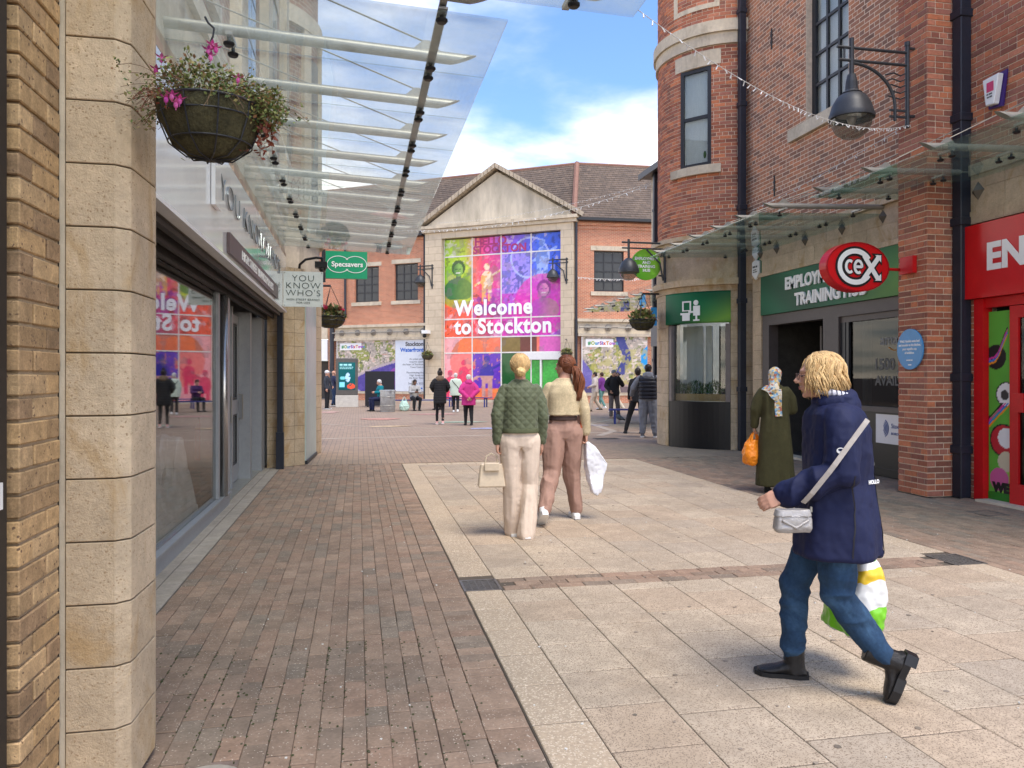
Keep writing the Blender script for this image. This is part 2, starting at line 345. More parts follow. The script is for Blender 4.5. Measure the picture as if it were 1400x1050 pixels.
M['yellow_brick'] = mat('yellow_stock_brick', [(.42, .275, .135), (.36, .235, .12), (.45, .305, .16), (.29, .19, .105), (.39, .26, .135)], .9, 0, .3, 18, bump=.7, bscale=120, rnd=True, speck=((.16, .10, .06), 130, .02))
M['paver'] = mat('brick_paver', [(.275, .190, .133), (.258, .182, .129), (.288, .197, .137), (.228, .176, .130), (.268, .188, .133), (.243, .179, .130), (.280, .186, .129), (.292, .203, .142)], .9, 0, .2, 9, bump=.5, bscale=140, rnd=True, stain=.18, speck=((.46, .38, .30), 190, .022))
M['paver_sand'] = mat('paver_joint_sand', (.165, .128, .098), .98, 0, .25, 20)
M['slab'] = mat('buff_concrete_slab', [(.40, .31, .225), (.43, .335, .245), (.375, .29, .212)], .92, 0, .10, 7, bump=.35, bscale=160, stain=.16, speck=((.25, .19, .14), 260, .13), rnd=False)
M['aggregate'] = mat('exposed_aggregate_slab', [(.43, .335, .235), (.40, .315, .225), (.45, .35, .245)], .92, 0, .2, 50, bump=.8, bscale=130, stain=.14, speck=((.60, .50, .37), 150, .14))
M['threshold'] = mat('threshold_tile', [(.36, .31, .25), (.33, .285, .235)], .85, 0, .15, 6, bump=.2, bscale=100, stain=.2)
M['white_sign'] = mat('white_sign_face', (.74, .75, .76), .12, var=.03, coat=.8)
M['ink_grey'] = mat('grey_sign_ink', (.07, .07, .07), .5)
M['white_ink'] = mat('white_ink', (.82, .82, .80), .45, var=.02)
M['net'] = mat('net_curtain', (.62, .63, .61), .9, var=.12, scale=5, stretch=(18, 18, 1))
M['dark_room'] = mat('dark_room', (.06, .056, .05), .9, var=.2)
M['clear'] = glass('clear_glass', (.93, .96, .95), .92)
M['shop_glass'] = glass('shop_window_glass', (.85, .88, .87), .93, ior=1.95)
M['dark_glass'] = glass('dark_window_glass', (.75, .8, .8), .5, ior=1.32)
M['canopy_glass'] = glass('weathered_canopy_glass', (.93, .97, .96), .95, dirt=.17)
M['canopy_glass_r'] = glass('greenish_canopy_glass', (.82, .93, .88), .97, dirt=.035)
M['wood'] = mat('pale_wood', (.42, .28, .13), .7, stretch=(1, 8, 20))
M['iron'] = mat('drain_iron', (.16, .145, .13), .5, .4, .25, 40)
# ================================================================ ground, paving
def island_jitter(k=.0015): return random.uniform(-k, k)
g = MB(); g.box(-300, 300, -60, 500, -.30, -.06); g.build('ground', mat('distant_ground', (.17, .13, .11), .95, stain=.2), kind='structure')
# the far plaza is brick paved too: too far away to tell pavers apart
pz = MB(); pz.box(-14, 34, 13.55, 60, -.06, -.004)
plaza = pz.build('plaza_paving', brick_tex('plaza_brick', (.33, .235, .16), (.28, .20, .142), (.18, .14, .105), .2, .1, .006, .16, .9, .3, .12), kind='structure', uv=lambda c: c[:, [1, 0]])
bs = MB(); bs.box(-3, 12, -3, 13.55, -.06, -.012); pav = bs.build('brick_pavement', M['paver_sand'], kind='structure')
def paver_mesh(name, w, l, h=.05, ch=.003):
    m = MB(); m.hexa([(-w/2, -l/2, -h), (w/2, -l/2, -h), (w/2, l/2, -h), (-w/2, l/2, -h), (-w/2, -l/2, -ch), (w/2, -l/2, -ch), (w/2, l/2, -ch), (-w/2, l/2, -ch)])
    m.f.pop(1); w2, l2 = w/2-ch, l/2-ch
    k = len(m.v); m.v += [(-w2, -l2, 0), (w2, -l2, 0), (w2, l2, 0), (-w2, l2, 0)]
    m.f += [(k, k+1, k+2, k+3), (4, 5, k+1, k), (5, 6, k+2, k+1), (6, 7, k+3, k+2), (7, 4, k, k+3)]; m.m = [0]*len(m.f); return m
RES = []   # (x, y, orient)
def strip_rows(x0, x1, y0, y1, w=.1, l=.2):
    n = int(round((x1-x0)/w)); ww = (x1-x0)/n
    for i in range(n):
        off = (i % 2)*l/2+random.uniform(-.015, .015); y = y0-off
        while y < y1:
            RES.append((x0+(i+.5)*ww, y+l/2, 0)); y += l
strip_rows(-1.26, .53, 2.3, 13.4)
y = 2.3
while y < 13.4: RES.append((.63, y, 1)); y += .1
strip_rows(4.98, 6.95, 3.2, 13.4)
strip_rows(6.95, 7.45, 4.5, 8.2); strip_rows(6.95, 7.75, 9.0, 13.4)
for i in range(3):    # strip crossing the slabs
    pass
x = 1.02
while x < 4.48:
    for yy in (5.42, 5.52, 5.62): RES.append((x+.1+(.1 if yy == 5.52 else 0), yy, 1))
    x += .2
def soldier(x, y): return
RES = [r for r in RES if not (-.7 < r[0] < -.42 and 2.82 < r[1] < 3.2)]
def key(r):
    D = r[0]*.196+r[1]*.98; u = 700+1050*(r[0]*.98-r[1]*.196)/max(D, .1); vis = 195 < u < 1400 and D > 2.8
    return (0 if vis else 1, D)
RES.sort(key=key)
PM = {0: paver_mesh('brick', .0972, .1945).mesh('brick_paver', M['paver']), 1: paver_mesh('brick', .1945, .0972).mesh('brick_paver_cross', M['paver'])}
for x, y, o in RES[:300]:
    link('brick', PM[o], pav, (x+island_jitter(.002), y+island_jitter(.002), island_jitter(.0018)), rot=(island_jitter(.006), island_jitter(.006), island_jitter(.006)))
st = MB()
for x, y, o in RES[300:]:
    pm = paver_mesh('b', .0972, .1945) if o == 0 else paver_mesh('b', .1945, .0972)
    z = island_jitter(.0018); tx, ty = island_jitter(.012), island_jitter(.012)
    st.add([(a+x, b+y, c+z+a*tx+b*ty) for a, b, c in pm.v], pm.f)
st.build('brick_field', M['paver'], pav, kind='stuff', recalc=False)
# centre panel of buff slabs with a border of exposed aggregate
cb = MB(); cb.box(.735, 4.97, 1.5, 13.45, -.05, -.006); slabs = cb.build('slab_paving', mat('slab_bed', (.10, .08, .06), .95), kind='structure')
def slab(name, x0, x1, y0, y1, m, par, j=.0026):
    b = MB(); t = [island_jitter(.0012) for _ in range(4)]; c = .004
    xs0, xs1, ys0, ys1 = x0+j, x1-j, y0+j*1.9, y1-j*1.9
    b.add([(xs0, ys0, -.04), (xs1, ys0, -.04), (xs1, ys1, -.04), (xs0, ys1, -.04), (xs0, ys0, -.003), (xs1, ys0, -.003), (xs1, ys1, -.003), (xs0, ys1, -.003),
           (xs0+c, ys0+c, t[0]), (xs1-c, ys0+c, t[1]), (xs1-c, ys1-c, t[2]), (xs0+c, ys1-c, t[3])],
          [(0, 1, 5, 4), (1, 2, 6, 5), (2, 3, 7, 6), (3, 0, 4, 7), (8, 9, 10, 11), (4, 5, 9, 8), (5, 6, 10, 9), (6, 7, 11, 10), (7, 4, 8, 11)])
    return b.build(name, m, par, recalc=False)
slab_mats = [mat('buff_slab_%s' % n, c, .92, 0, .13, 7, bump=.35, bscale=160, stain=.22, patch=((.35, .265, .18), 1.1, .45), speck=((.22, .165, .115), 210, .19)) for n, c in
             (('plain', (.455, .368, .27)), ('light', (.485, .395, .29)), ('grey', (.415, .34, .256)), ('warm', (.46, .358, .256)))]
y = 2.0
while y < 13.0:     # borders
    for a, b, lo, hi in ((.74, 1.0, 5.36, 5.67), (4.72, 4.97, 5.36, 5.67)):
        y1 = y+.42
        if y < lo and y1 > lo: slab('slab', a, b, y, lo, M['aggregate'], slabs)
        elif y < hi and y1 > hi: slab('slab', a, b, hi, y1, M['aggregate'], slabs)
        elif y >= hi or y1 <= lo: slab('slab', a, b, y, y1, M['aggregate'], slabs)
    y += .42
for i in range(9):
    x0 = 1.0+i*.4133; off = .21*(i % 2)+.03*((i*7) % 3)
    cuts = [1.7-off]
    while cuts[-1] < 13.05: cuts.append(cuts[-1]+.42+random.choice([0, 0, .0, .1]))
    cuts = [c for c in cuts if not 5.2 < c < 5.85]; cuts += [5.36, 5.67]; cuts = sorted(cuts)
    for a, b in zip(cuts, cuts[1:]):
        if abs(a-5.36) < .01: continue
        slab('slab', x0, x0+.4133, a, min(b, 13.15), random.choice(slab_mats), slabs)
for i in range(10): slab('slab', .74+i*.423, .74+(i+1)*.423, 13.16, 13.44, M['aggregate'], slabs)
# pale tiles along the shop front
tb = MB(); tb.box(-1.56, -1.265, 3.4, 13.3, -.05, -.008); tiles = tb.build('threshold_strip', mat('tile_bed', (.12, .1, .08), .95), kind='structure')
y = 3.6
while y < 13.2:
    for a, b in ((-1.555, -1.415), (-1.412, -1.27)):
        slab('tile', a, b, y+(.15 if a < -1.5 else 0), min(13.3, y+.3+(.15 if a < -1.5 else 0)), M['threshold'], tiles, .002)
    y += .3
# pale stone bands and chalk colours across the plaza
pb = mat('pale_stone_band', (.40, .33, .26), .9, stain=.15)
def ribbon(pts, w, z0=-.004, z1=.002):
    m = MB()
    for (a, b) in zip(pts, pts[1:]):
        a = Vector(a); b = Vector(b); n = (b-a).normalized(); n = Vector((-n.y, n.x))*w/2
        m.plan([a-n, b-n, b+n, a+n], z0, z1)
    return m
bands = ribbon([(-3, 19.0), (3.31, 19.43), (5.16, 19.83), (14, 19.4)], .16); bands.build('stone_band', pb, kind='structure')
ribbon([(6.0, 18.7), (6.9, 20.2), (7.6, 27.2), (6.0, 33)], .22, z1=.005).build('stone_band', pb, kind='structure')
arc = [(3.6+6.5*math.cos(a), 31.5+9.5*math.sin(a)) for a in np.linspace(-2.6, -.7, 14)]
ribbon(arc, .09, z1=.008).build('stone_band', pb, kind='structure')
for i, (x, y, rx, ry, c) in enumerate([(.76, 27.4, .65, .5, (.62, .27, .20)), (.85, 23.4, .62, .28, (.62, .45, .25)), (3.6, 21.9, .5, .3, (.35, .40, .62)), (3.3, 25.1, .8, .3, (.30, .50, .36)), (3.0, 30.5, .9, .4, (.6, .3, .26)), (7.3, 22.6, .3, .25, (.45, .4, .42)), (-1.2, 33, .4, .8, (.55, .33, .26))]):
    m = MB(); m.plan([(x+rx*math.cos(t)*(1+.2*math.sin(3*t+i)), y+ry*math.sin(t)*(1+.15*math.cos(5*t))) for t in np.linspace(0, 2*math.pi, 22, endpoint=False)], .006, .010)
    tag(m.build('chalk_patch', mat('worn_chalk_%d' % i, tuple(.55*a+.45*b for a, b in zip(c, (.23, .165, .135))), .95, var=.35, scale=5)), kind='structure')
# drains
def grate(name, label, x0, x1, y0, y1, nx, ny):
    t = thing(name, label, 'drain', ((x0+x1)/2, (y0+y1)/2, 0))
    m = MB(); m.box(x0+.01, x1-.01, y0+.01, y1-.01, -.05, -.035); m.build('pit', mat('pit_dark', (.008, .008, .008), .9), t)
    m = MB(); w = .018
    m.box(x0, x1, y0, y0+w, -.03, .004); m.box(x0, x1, y1-w, y1, -.03, .004); m.box(x0, x0+w, y0+w, y1-w, -.03, .004); m.box(x1-w, x1, y0+w, y1-w, -.03, .004)
    m.build('frame', M['iron'], t)
    for j in range(1, ny):
        yy = y0+w+(y1-y0-2*w)*j/ny; m = MB(); m.box(x0+w+.001, x1-w-.001, yy-.005, yy+.005, -.025, .002); m.build('bar', M['iron'], t)
    m = MB()
    for i in range(1, nx):
        xx = x0+w+(x1-x0-2*w)*i/nx; m.box(xx-.004, xx+.004, y0+w+.001, y1-w-.001, -.026, -.001)
    m.build('cross_bar', M['iron'], t); return t
grate('drain_grate', 'rusty iron drain grate beside the end of the brick strip on the left', .73, 1.005, 5.37, 5.66, 5, 8)
grate('drain_grate', 'dark iron drain grate at the right edge of the slab paving', 4.70, 5.0, 5.34, 5.69, 5, 8)
grate('drain_grate', 'small dark drain grate set in the plaza behind the slab paving', 5.6, 6.2, 17.65, 18.0, 6, 5)
grate('drain_grate', 'small square cover in the brick paving before the red doorway', 6.68, 6.98, 7.15, 7.45, 5, 5)
m = MB(); m.plan([(-.56+.135*math.cos(t)*1.05, 3.02+.15*math.sin(t)) for t in np.linspace(0, 2*math.pi, 28, endpoint=False)], -.03, .002)
ct = thing('access_cover', 'pale oval access cover in the mossy brick paving at bottom left', 'manhole cover', (-.56, 3.02, 0))
m.build('cover', mat('pale_cover', (.34, .30, .245), .7, stain=.2), ct)
m = MB(); m.box(-.72, -.41, 2.82, 3.20, -.04, -.004); m.build('collar', mat('cover_mortar', (.22, .16, .13), .95, var=.3, bump=.5, bscale=80), ct)
# chewing gum and drip marks trodden into the slabs
m = MB()
for _ in range(170):
    x = random.uniform(1.0, 4.8); y = 2.4+random.random()**1.3*9; r = random.uniform(.006, .016); a = random.random()*3
    m.plan([(x+r*random.uniform(.8, 1.15)*math.cos(a+t), y+r*random.uniform(.8, 1.1)*math.sin(a+t)) for t in (0, .9, 1.8, 2.7, 3.6, 4.5, 5.4)], .0, random.uniform(.0022, .0032))
tag(m.build('gum_spots', mat('old_gum', [(.20, .16, .12), (.27, .22, .17), (.14, .115, .09)], .9)), 'flat dark chewing gum spots on the slabs', kind='stuff')
# moss and litter
m = MB()
for _ in range(900):
    x = -1.2+random.random()**1.6*1.9; y = 2.6+random.random()*1.9
    x = round(x/.1)*.1-.06+.0+random.uniform(-.004, .004) if random.random() < .7 else x; r = random.uniform(.003, .007); a = random.random()*3
    m.plan([(x+r*math.cos(a+t), y+r*math.sin(a+t)*1.4) for t in (0, 1.3, 2.6, 3.9, 5.1)], -.011, random.uniform(-.001, .003))
tag(m.build('joint_moss', mat('moss', [(.05, .06, .02), (.07, .07, .03), (.09, .08, .05)], .95)), 'scattered dark moss in the paver joints', kind='stuff')
m = MB()
for _ in range(150):
    x = random.uniform(-1.0, 7.2); y = 2.6+random.random()**1.4*9; r = random.uniform(.003, .009); a = random.random()*3
    m.plan([(x+r*math.cos(a+t), y+r*math.sin(a+t)) for t in (0, 1.5, 2.9, 4.4)], .0, random.uniform(.004, .006))
tag(m.build('paving_litter', mat('litter_spots', (.6, .58, .52), .8)), 'tiny pale specks of litter on the paving', kind='stuff')
# ================================================================ left building
BUILD_L = thing('stone_shop_building', 'buff stone and brick shop building with glossy white fascia on the left', 'building', (-1.5, 9, 0))
def wall_bricks(B, s0, s1, z0, z1, holes=(), cw=.2375, ch=.075, depth=.05, proud=.004):
    """yield (s, z, width, height) of stretcher-bond bricks with a header course now and then"""
    out = []; k0 = int(math.floor(z0/ch)); row = k0
    while row*ch < z1-1e-4:
        zb = max(row*ch, z0); zt = min((row+1)*ch, z1)
        if zt-zb > .02:
            head = row % 5 == 2; w = cw/2 if head else cw
            s = s0-((row % 2)*w/2)
            while s < s1-1e-4:
                a, b = max(s, s0), min(s+w, s1); segs = [(a, b)]
                for (h0, h1, g0, g1) in holes:
                    if zt > g0+.005 and zb < g1-.005:
                        ns = []
                        for p, q in segs:
                            if q <= h0 or p >= h1: ns.append((p, q))
                            else:
                                if p < h0: ns.append((p, h0))
                                if q > h1: ns.append((h1, q))
                        segs = ns
                for p, q in segs:
                    if q-p > .03: out.append((p, zb, q-p, zt-zb))
                s += w
        row += 1
    return out
BM = {}
def brick_obj_mesh(w, h, d, m):
    k = (round(w, 3), round(h, 3), m.name)
    if k not in BM:
        b = MB(); j = .0068; b.box(-w/2+j, w/2-j, 0, d, -h/2+j, h/2-j); BM[k] = b.mesh('brick', m, bevel=.0025 if m.name.startswith('yellow') else 0)
    return BM[k]
def lay(B, bricks, m, parent, stuff, nind, face=0.0):
    """nearest bricks as objects, the rest joined; bricks face out along B.n"""
    rz = B.rotz(); cnt = 0
    for (s, z, w, h) in bricks:
        pr = face+random.uniform(.0, .0025)
        if nind[0] > 0 and w > .1 and h > .06:
            c = B.p(s+w/2, z+h/2, pr)
            link('brick', brick_obj_mesh(w, h, .06, m), parent, c, rot=(0, 0, rz+random.uniform(-.004, .004))); nind[0] -= 1
        else:
            j = .0068; stuff.bbox(B, s+j, s+w-j, z+j, z+h-j, -.05, pr)
M['gap'] = mat('stone_joint', (.10, .075, .05), .95)
# --- near brick pier
near = MB(); near.box(-1.5, -1.043, 2.66, 2.978, 0, 3.4); pier = near.build('brick_pier', M['mortar_y'], BUILD_L)
nl = [150]; stf = MB()
Bn = Basis((-1.043, 0), (0, 1)); Bq = Basis((0, 2.648), (1, 0))
row = 0
while row*.0765 < 3.3:
    z = row*.0765; a = 2.642 if row % 2 else 2.642
    cuts = [2.642, 2.86, 2.976] if row % 2 else [2.642, 2.75, 2.976]
    for p, q in zip(cuts, cuts[1:]):
        if nl[0] > 0:
            b = MB(); j = .005; b.box(-1.16, -1.033+random.uniform(-.003, .002), p+(j if p > 2.65 else 0), q-j, z+j, z+.0765-j)
            b.build('brick', M['yellow_brick'], pier, bevel=.004); nl[0] -= 1
    b = MB(); b.box(-1.4, -1.17, 2.645, 2.75, z+.005, z+.0715); b.build('brick', M['yellow_brick'], pier, bevel=.004)
    row += 1
m = MB(); m.box(-1.6, -1.052, 2.0, 2.60, 0, 4); m.build('dark_post', mat('dark_post_paint', (.018, .015, .014), .45), BUILD_L)
m = MB(); m.box(-1.054, -1.046, 2.5, 2.56, 1.12, 1.20); m.build('notice', M['white_plastic'], BUILD_L)
# --- near stone pier, octagonal front, courses of blocks
core = MB(); core.plan([(-1.02, 2.99), (-.86, 2.99), (-.822, 3.03), (-.822, 3.4), (-1.5, 3.4), (-1.5, 2.99)], 0, 4.4)
sp = core.build('stone_pier', M['gap'], BUILD_L)
z = 2.727-12*.225-.0; k = 0
while z < 4.2:
    zb = max(z, 0); c = .003
    b = MB(); b.plan([(-1.018, 2.978), (-.855, 2.978), (-.812, 3.018), (-.808, 3.05), (-.800, 3.30), (-.82, 3.40), (-1.018, 3.40)], zb+.003, z+.2225)
    b.build('stone_block', M['stone'], sp, bevel=.0025)
    z += .225; k += 1
m = MB(); m.box(-1.04, -1.021, 2.984, 3.0, 0, 4.2); m.build('joint_strip', M['stone_pale'], BUILD_L)
# --- wall above the shop (seen through the canopy)
BLw = Basis((-1.28, 0), (0, 1))
m = MB(); m.bbox(BLw, 3.4, 13.75, 3.45, 9, -.4, 0); m.build('upper_wall', brick_tex('brown_brick_wall', (.33, .17, .11), (.22, .12, .085), (.40, .31, .22), .225, .075, .010), BUILD_L, uv=BLw)
m = MB(); m.bbox(BLw, 3.4, 13.75, 3.44, 4.25, -.35, .05); m.bbox(BLw, 3.4, 13.75, 4.25, 4.42, -.35, .10); m.build('cornice', M['stone_pale'], BUILD_L)
for s0 in (6.3, 9.1, 11.6):
    w = MB(); w.bbox(BLw, s0-.12, s0+1.02, 4.7, 4.85, 0, .07); w.bbox(BLw, s0-.12, s0+1.02, 7.2, 7.5, 0, .05); w.build('window_surround', M['stone_pale'], BUILD_L)
    w = MB(); w.bbox(BLw, s0, s0+.9, 4.85, 7.2, 0, .03); f = w.build('window', M['dark_metal'], BUILD_L)
    for i in range(2):
        for j in range(4):
            p = MB(); p.bbox(BLw, s0+.05+i*.42, s0+.43+i*.42, 4.9+j*.57, 5.42+j*.57, .031, .035); p.build('pane', mat('window_reflecting', (.25, .33, .38), .08), f)
for s0 in (4.9, 8.2, 10.6, 13.2):
    m = MB(); m.bbox(BLw, s0, s0+.45, 4.43, 9, 0, .12); m.build('stone_pilaster', M['stone_pale'], BUILD_L)
# --- round turret at the end
cT = (-2.22, 14.75); rT = 1.48
def arc_pts(c, r, a0, a1, n): return [(c[0]+r*math.cos(a), c[1]+r*math.sin(a)) for a in np.linspace(a0, a1, n)]
m = MB(); m.plan(arc_pts(cT, rT, -1.2, 1.3, 26)+[(cT[0]-.5, cT[1]+1.4), (cT[0]-.5, cT[1]-1.4)], 3.5, 10.5)
m.build('turret', MATS['brown_brick_wall'], BUILD_L, uv=lambda c: np.stack([np.arctan2(c[:, 1]-cT[1], c[:, 0]-cT[0])*rT, c[:, 2]], 1), smooth='angle')
for z0, z1, dr in ((3.3, 3.9, .03), (3.9, 4.1, .10), (4.1, 4.3, .06), (7.6, 7.9, .08)):
    m = MB(); m.plan(arc_pts(cT, rT+dr, -1.2, 1.3, 26)+[(cT[0]-.3, cT[1])], z0, z1); m.build('stone_band', M['stone_pale'], BUILD_L)
for a in (-.42, .10):
    m = MB(); m.plan(arc_pts(cT, rT+.02, a, a+.3, 6)+arc_pts(cT, rT-.1, a+.3, a, 6), 4.7, 7.2); m.build('window', M['dark_metal'], BUILD_L)
    m = MB(); m.plan(arc_pts(cT, rT+.07, a-.16, a-.02, 4)+arc_pts(cT, rT-.1, a-.02, a-.16, 4), 4.31, 7.59); m.build('stone_pilaster', M['stone_pale'], BUILD_L)
# --- ground floor end: tiled stone piers with a glass strip between
def tiled_pier(x0, y0, x1, y1, zt, back=.5, th=.225, cols=2):
    B = Basis((x0, y0), (x1-x0, y1-y0)); L_ = math.hypot(x1-x0, y1-y0)
    m = MB(); m.bbox(B, 0.004, L_-.004, 0, zt, -back, -.006); p = m.build('stone_pier', M['gap'], BUILD_L)
    k = 0; z = 0
    while z < zt-.05:
        for c in range(cols):
            b = MB(); b.bbox(B, L_*c/cols+.003, L_*(c+1)/cols-.003, z+.003, min(zt, z+th)-.003, -.3, 0); b.build('stone_block', M['stone'], p)
        z += th
    return p
tiled_pier(-1.22, 13.32, -.90, 13.62, 3.35, .35)
b = MB(); b.plan([(-.905, 13.66), (-.885, 13.66), (-.80, 15.3), (-.82, 15.3)], .06, 3.3)
gs = b.build('glass_strip', mat('pale_green_glazing', (.46, .55, .50), .3, coat=.0, var=.1, scale=1.2), BUILD_L)
b = MB(); b.plan([(-.93, 13.66), (-.86, 13.66), (-.775, 15.3), (-.86, 15.3)], 0, .06); b.build('sill', M['dark_metal'], BUILD_L)
tiled_pier(-.81, 15.32, -.72, 15.75, 3.35, .3, cols=1)
tiled_pier(-1.48, 13.20, -1.30, 13.20, 3.0, .3, cols=1)
m = MB(); m.box(-3.5, -.95, 13.70, 16.0, 0, 3.3); m.build('shop_core', mat('pale_interior', (.4, .42, .4), .8), BUILD_L)
# --- shopfront : window and doors
BW = Basis((-1.53, 0), (0, 1)); gf = M['grey_frame']
m = MB(); m.bbox(BW, 3.4, 9.62, 0.0, .13, -.06, .03); m.bbox(BW, 3.4, 9.62, .13, .155, -.08, .05); m.build('window_base', gf, BUILD_L)
m = MB(); m.bbox(BW, 8.93, 9.02, .16, 2.45, -.05, .02); m.bbox(BW, 9.28, 9.62, .16, 2.45, -.08, .03); m.bbox(BW, 6.02, 6.05, .16, 2.44, -.02, .01); m.build('window_post', gf, BUILD_L)
m = MB(); m.tube([BW.p(9.20, .155, .03), BW.p(9.20, 2.45, .03)], .045, 12); m.build('round_post', mat('polished_post', (.42, .42, .42), .25, .8, .03), BUILD_L, smooth=True)
for a, b_ in ((3.45, 6.015), (6.055, 8.925)):
    m = MB(); m.bbox(BW, a, b_, .16, 2.44, -.02, -.008); m.build('window_pane', M['shop_glass'], BUILD_L)
# door set, stepped back a little: fixed leaf, two folding leaves, side panel
def door_leaf(s0, s1, d, z1=2.38, mid=.98):
    m = MB(); w = .085
    m.bbox(BW, s0, s0+w, 0.03, z1, d-.05, d); m.bbox(BW, s1-w, s1, .03, z1, d-.05, d)
    m.bbox(BW, s0+w, s1-w, .03, .26, d-.05, d); m.bbox(BW, s0+w, s1-w, z1-.12, z1, d-.05, d); m.bbox(BW, s0+w, s1-w, mid, mid+.2, d-.05, d)
    l = m.build('door', gf, BUILD_L)
    for a, b in ((.262, mid-.002), (mid+.202, z1-.122)):
        m = MB(); m.bbox(BW, s0+w+.002, s1-w-.002, a, b, d-.03, d-.02); m.build('pane', M['dark_glass'], l)
        m = MB(); q0, q1 = s0+w+.001, s1-w-.001; m.bbox(BW, q0, q0+.03, a, b, d-.019, d-.012); m.bbox(BW, q1-.03, q1, a, b, d-.019, d-.012); m.bbox(BW, q0+.03, q1-.03, a, a+.03, d-.019, d-.012); m.bbox(BW, q0+.03, q1-.03, b-.03, b, d-.019, d-.012); m.build('gasket', M['black_plastic'], l)
    m = MB(); m.tube([BW.p(s1-.04, .9, d), BW.p(s1-.04, .9, d+.06), BW.p(s1-.04, 1.25, d+.06), BW.p(s1-.04, 1.25, d)], .012, 6); m.build('handle', M['steel'], l)
door_leaf(9.78, 10.75, -.18); door_leaf(10.85, 11.75, -.18)
m = MB(); m.bbox(BW, 9.62, 9.78, 0, 2.45, -.3, -.02); m.bbox(BW, 10.76, 10.84, 0, 2.45, -.28, -.12); m.bbox(BW, 11.76, 11.9, 0, 2.45, -.3, -.02); m.bbox(BW, 12.75, 13.15, 0, 2.45, -.3, .02); m.build('door_frame', gf, BUILD_L)
m = MB(); m.bbox(BW, 11.9, 12.75, .02, 2.4, -.2, -.13); m.build('side_panel', mat('grey_panel', (.22, .235, .245), .5), BUILD_L)
m = MB(); m.bbox(BW, 9.62, 12.75, -.02, .02, -.5, .0); m.build('door_track', M['steel'], BUILD_L)
# interior
m = MB(); m.box(-5.0, -1.62, 3.0, 13.1, -.02, .012); m.build('shop_floor', mat('shop_floor_mat', (.22, .19, .17), .6, stain=.2), BUILD_L)
m = MB(); m.box(-5.1, -5.0, 3.0, 13.1, 0, 3.2); m.box(-5, -1.62, 12.98, 13.12, .02, 3.2); m.box(-5, -1.62, 3.0, 3.1, .02, 3.2); m.box(-5.1, -1.5, 3.0, 13.1, 3.2, 3.3); m.build('shop_inner_wall', mat('shop_inner', (.34, .33, .32), .9), BUILD_L)
# fascia and shutter housing
BF = Basis((-1.15, 0), (0, 1)); bz = M['bronze']
m = MB(); m.bbox(BF, 3.45, 12.9, 2.575, 3.44, -.06, 0); m.build('fascia', M['white_sign'], BUILD_L)
m = MB(); m.bbox(BF, 3.45, 12.9, 2.545, 2.573, -.08, .012); m.build('fascia_trim', M['white_plastic'], BUILD_L)
m = MB(); m.bbox(BF, 3.45, 12.9, 2.545, 3.44, -.36, -.083); m.build('shutter_box', bz, BUILD_L)
m = MB(); m.bbox(BF, 3.45, 13.1, 2.50, 2.543, -.15, -.10); m.bbox(BF, 3.45, 13.1, 2.46, 2.543, -.24, -.20); m.bbox(BF, 3.45, 13.1, 2.44, 2.543, -.37, -.31); m.build('shutter_slot', mat('shutter_slot_dark', (.03, .027, .025), .5), BUILD_L)
m = MB(); m.bbox(BF, 6.45, 6.72, 2.885, 3.5, .004, .035); m.build('fascia_joint_cover', M['white_sign'], BUILD_L)
m = MB(); text_on(m, BF, 9.35, 3.02, .003, "YOU KNOW WHO'S", .33, depth=.012, bold=-.011, sx=1.55, space=1.1); m.build('fascia_lettering', mat('lettering_grey', (.28, .30, .31), .3, .6), BUILD_L)
m = MB(); m.bbox(BF, 7.2, 11.4, 2.62, 2.80, .002, .03); m.build('strapline_board', mat('strapline_brown', (.10, .07, .07), .4), BUILD_L)
m = MB(); text_on(m, BF, 9.3, 2.66, .031, "HIGH STREET BRANDS FOR LESS", .13, depth=.006, sx=1.5); m.build('strapline_lettering', M['white_ink'], BUILD_L)
m = MB(); s = 3.6
while s < 12.9: m.bbox(BF, s, s+.33, 3.445, 3.50, -.3, .0); s += .5
m.build('fascia_block', mat('pink_stone', (.50, .38, .29), .85, var=.1), BUILD_L)
# downpipe beside the doors
dp = thing('downpipe', 'black downpipe between the grey shop doors and the tiled pier', 'pipe', (-1.26, 13.08, 0))
m = MB(); m.box(-1.30, -1.21, 13.02, 13.12, 0.6, 3.5); m.build('pipe', M['black_pipe'], dp)
m = MB(); m.box(-1.315, -1.195, 13.0, 13.13, 0, .6); m.build('pipe_foot', M['black_pipe'], dp)
# covered stock behind the window
cv = thing('covered_stock', 'heap of goods under crumpled grey plastic sheet behind the shop window', 'covered goods', (-1.95, 6.9, 0))
n = 40; vs = []; fs = []
for j in range(n):
    for i in range(n):
        s = 5.75+2.7*j/(n-1); x = -1.60-.85*i/(n-1); e = min(i, n-1-i, j, n-1-j)/4
        h = .62*(1+.35*math.sin(s*4.1)+.15*math.sin(s*9))*min(1, e)
        h += .10*abs(mnoise.noise(Vector((s*7, x*9, 3))))*min(1, e)+.05*abs(mnoise.noise(Vector((s*18, x*22, 1))))*min(1, e); vs.append((x+.03*mnoise.noise(Vector((s*9, i*.6, 0))), s, .03+h))
fs = [(j*n+i, j*n+i+1, (j+1)*n+i+1, (j+1)*n+i) for j in range(n-1) for i in range(n-1)]
MB().add(vs, fs).build('plastic_sheet', mat('grey_sheet', (.8, .78, .74), .35, var=.25, scale=7), cv, recalc=False)
m = MB(); m.box(-2.3, -1.8, 6.0, 7.8, .03, .3); m.build('stacked_boxes', mat('cardboard', (.25, .17, .10), .9), cv)
fe = thing('fire_extinguisher', 'red fire extinguisher inside the open glass door', 'fire extinguisher', (-1.95, 10.3, .55))
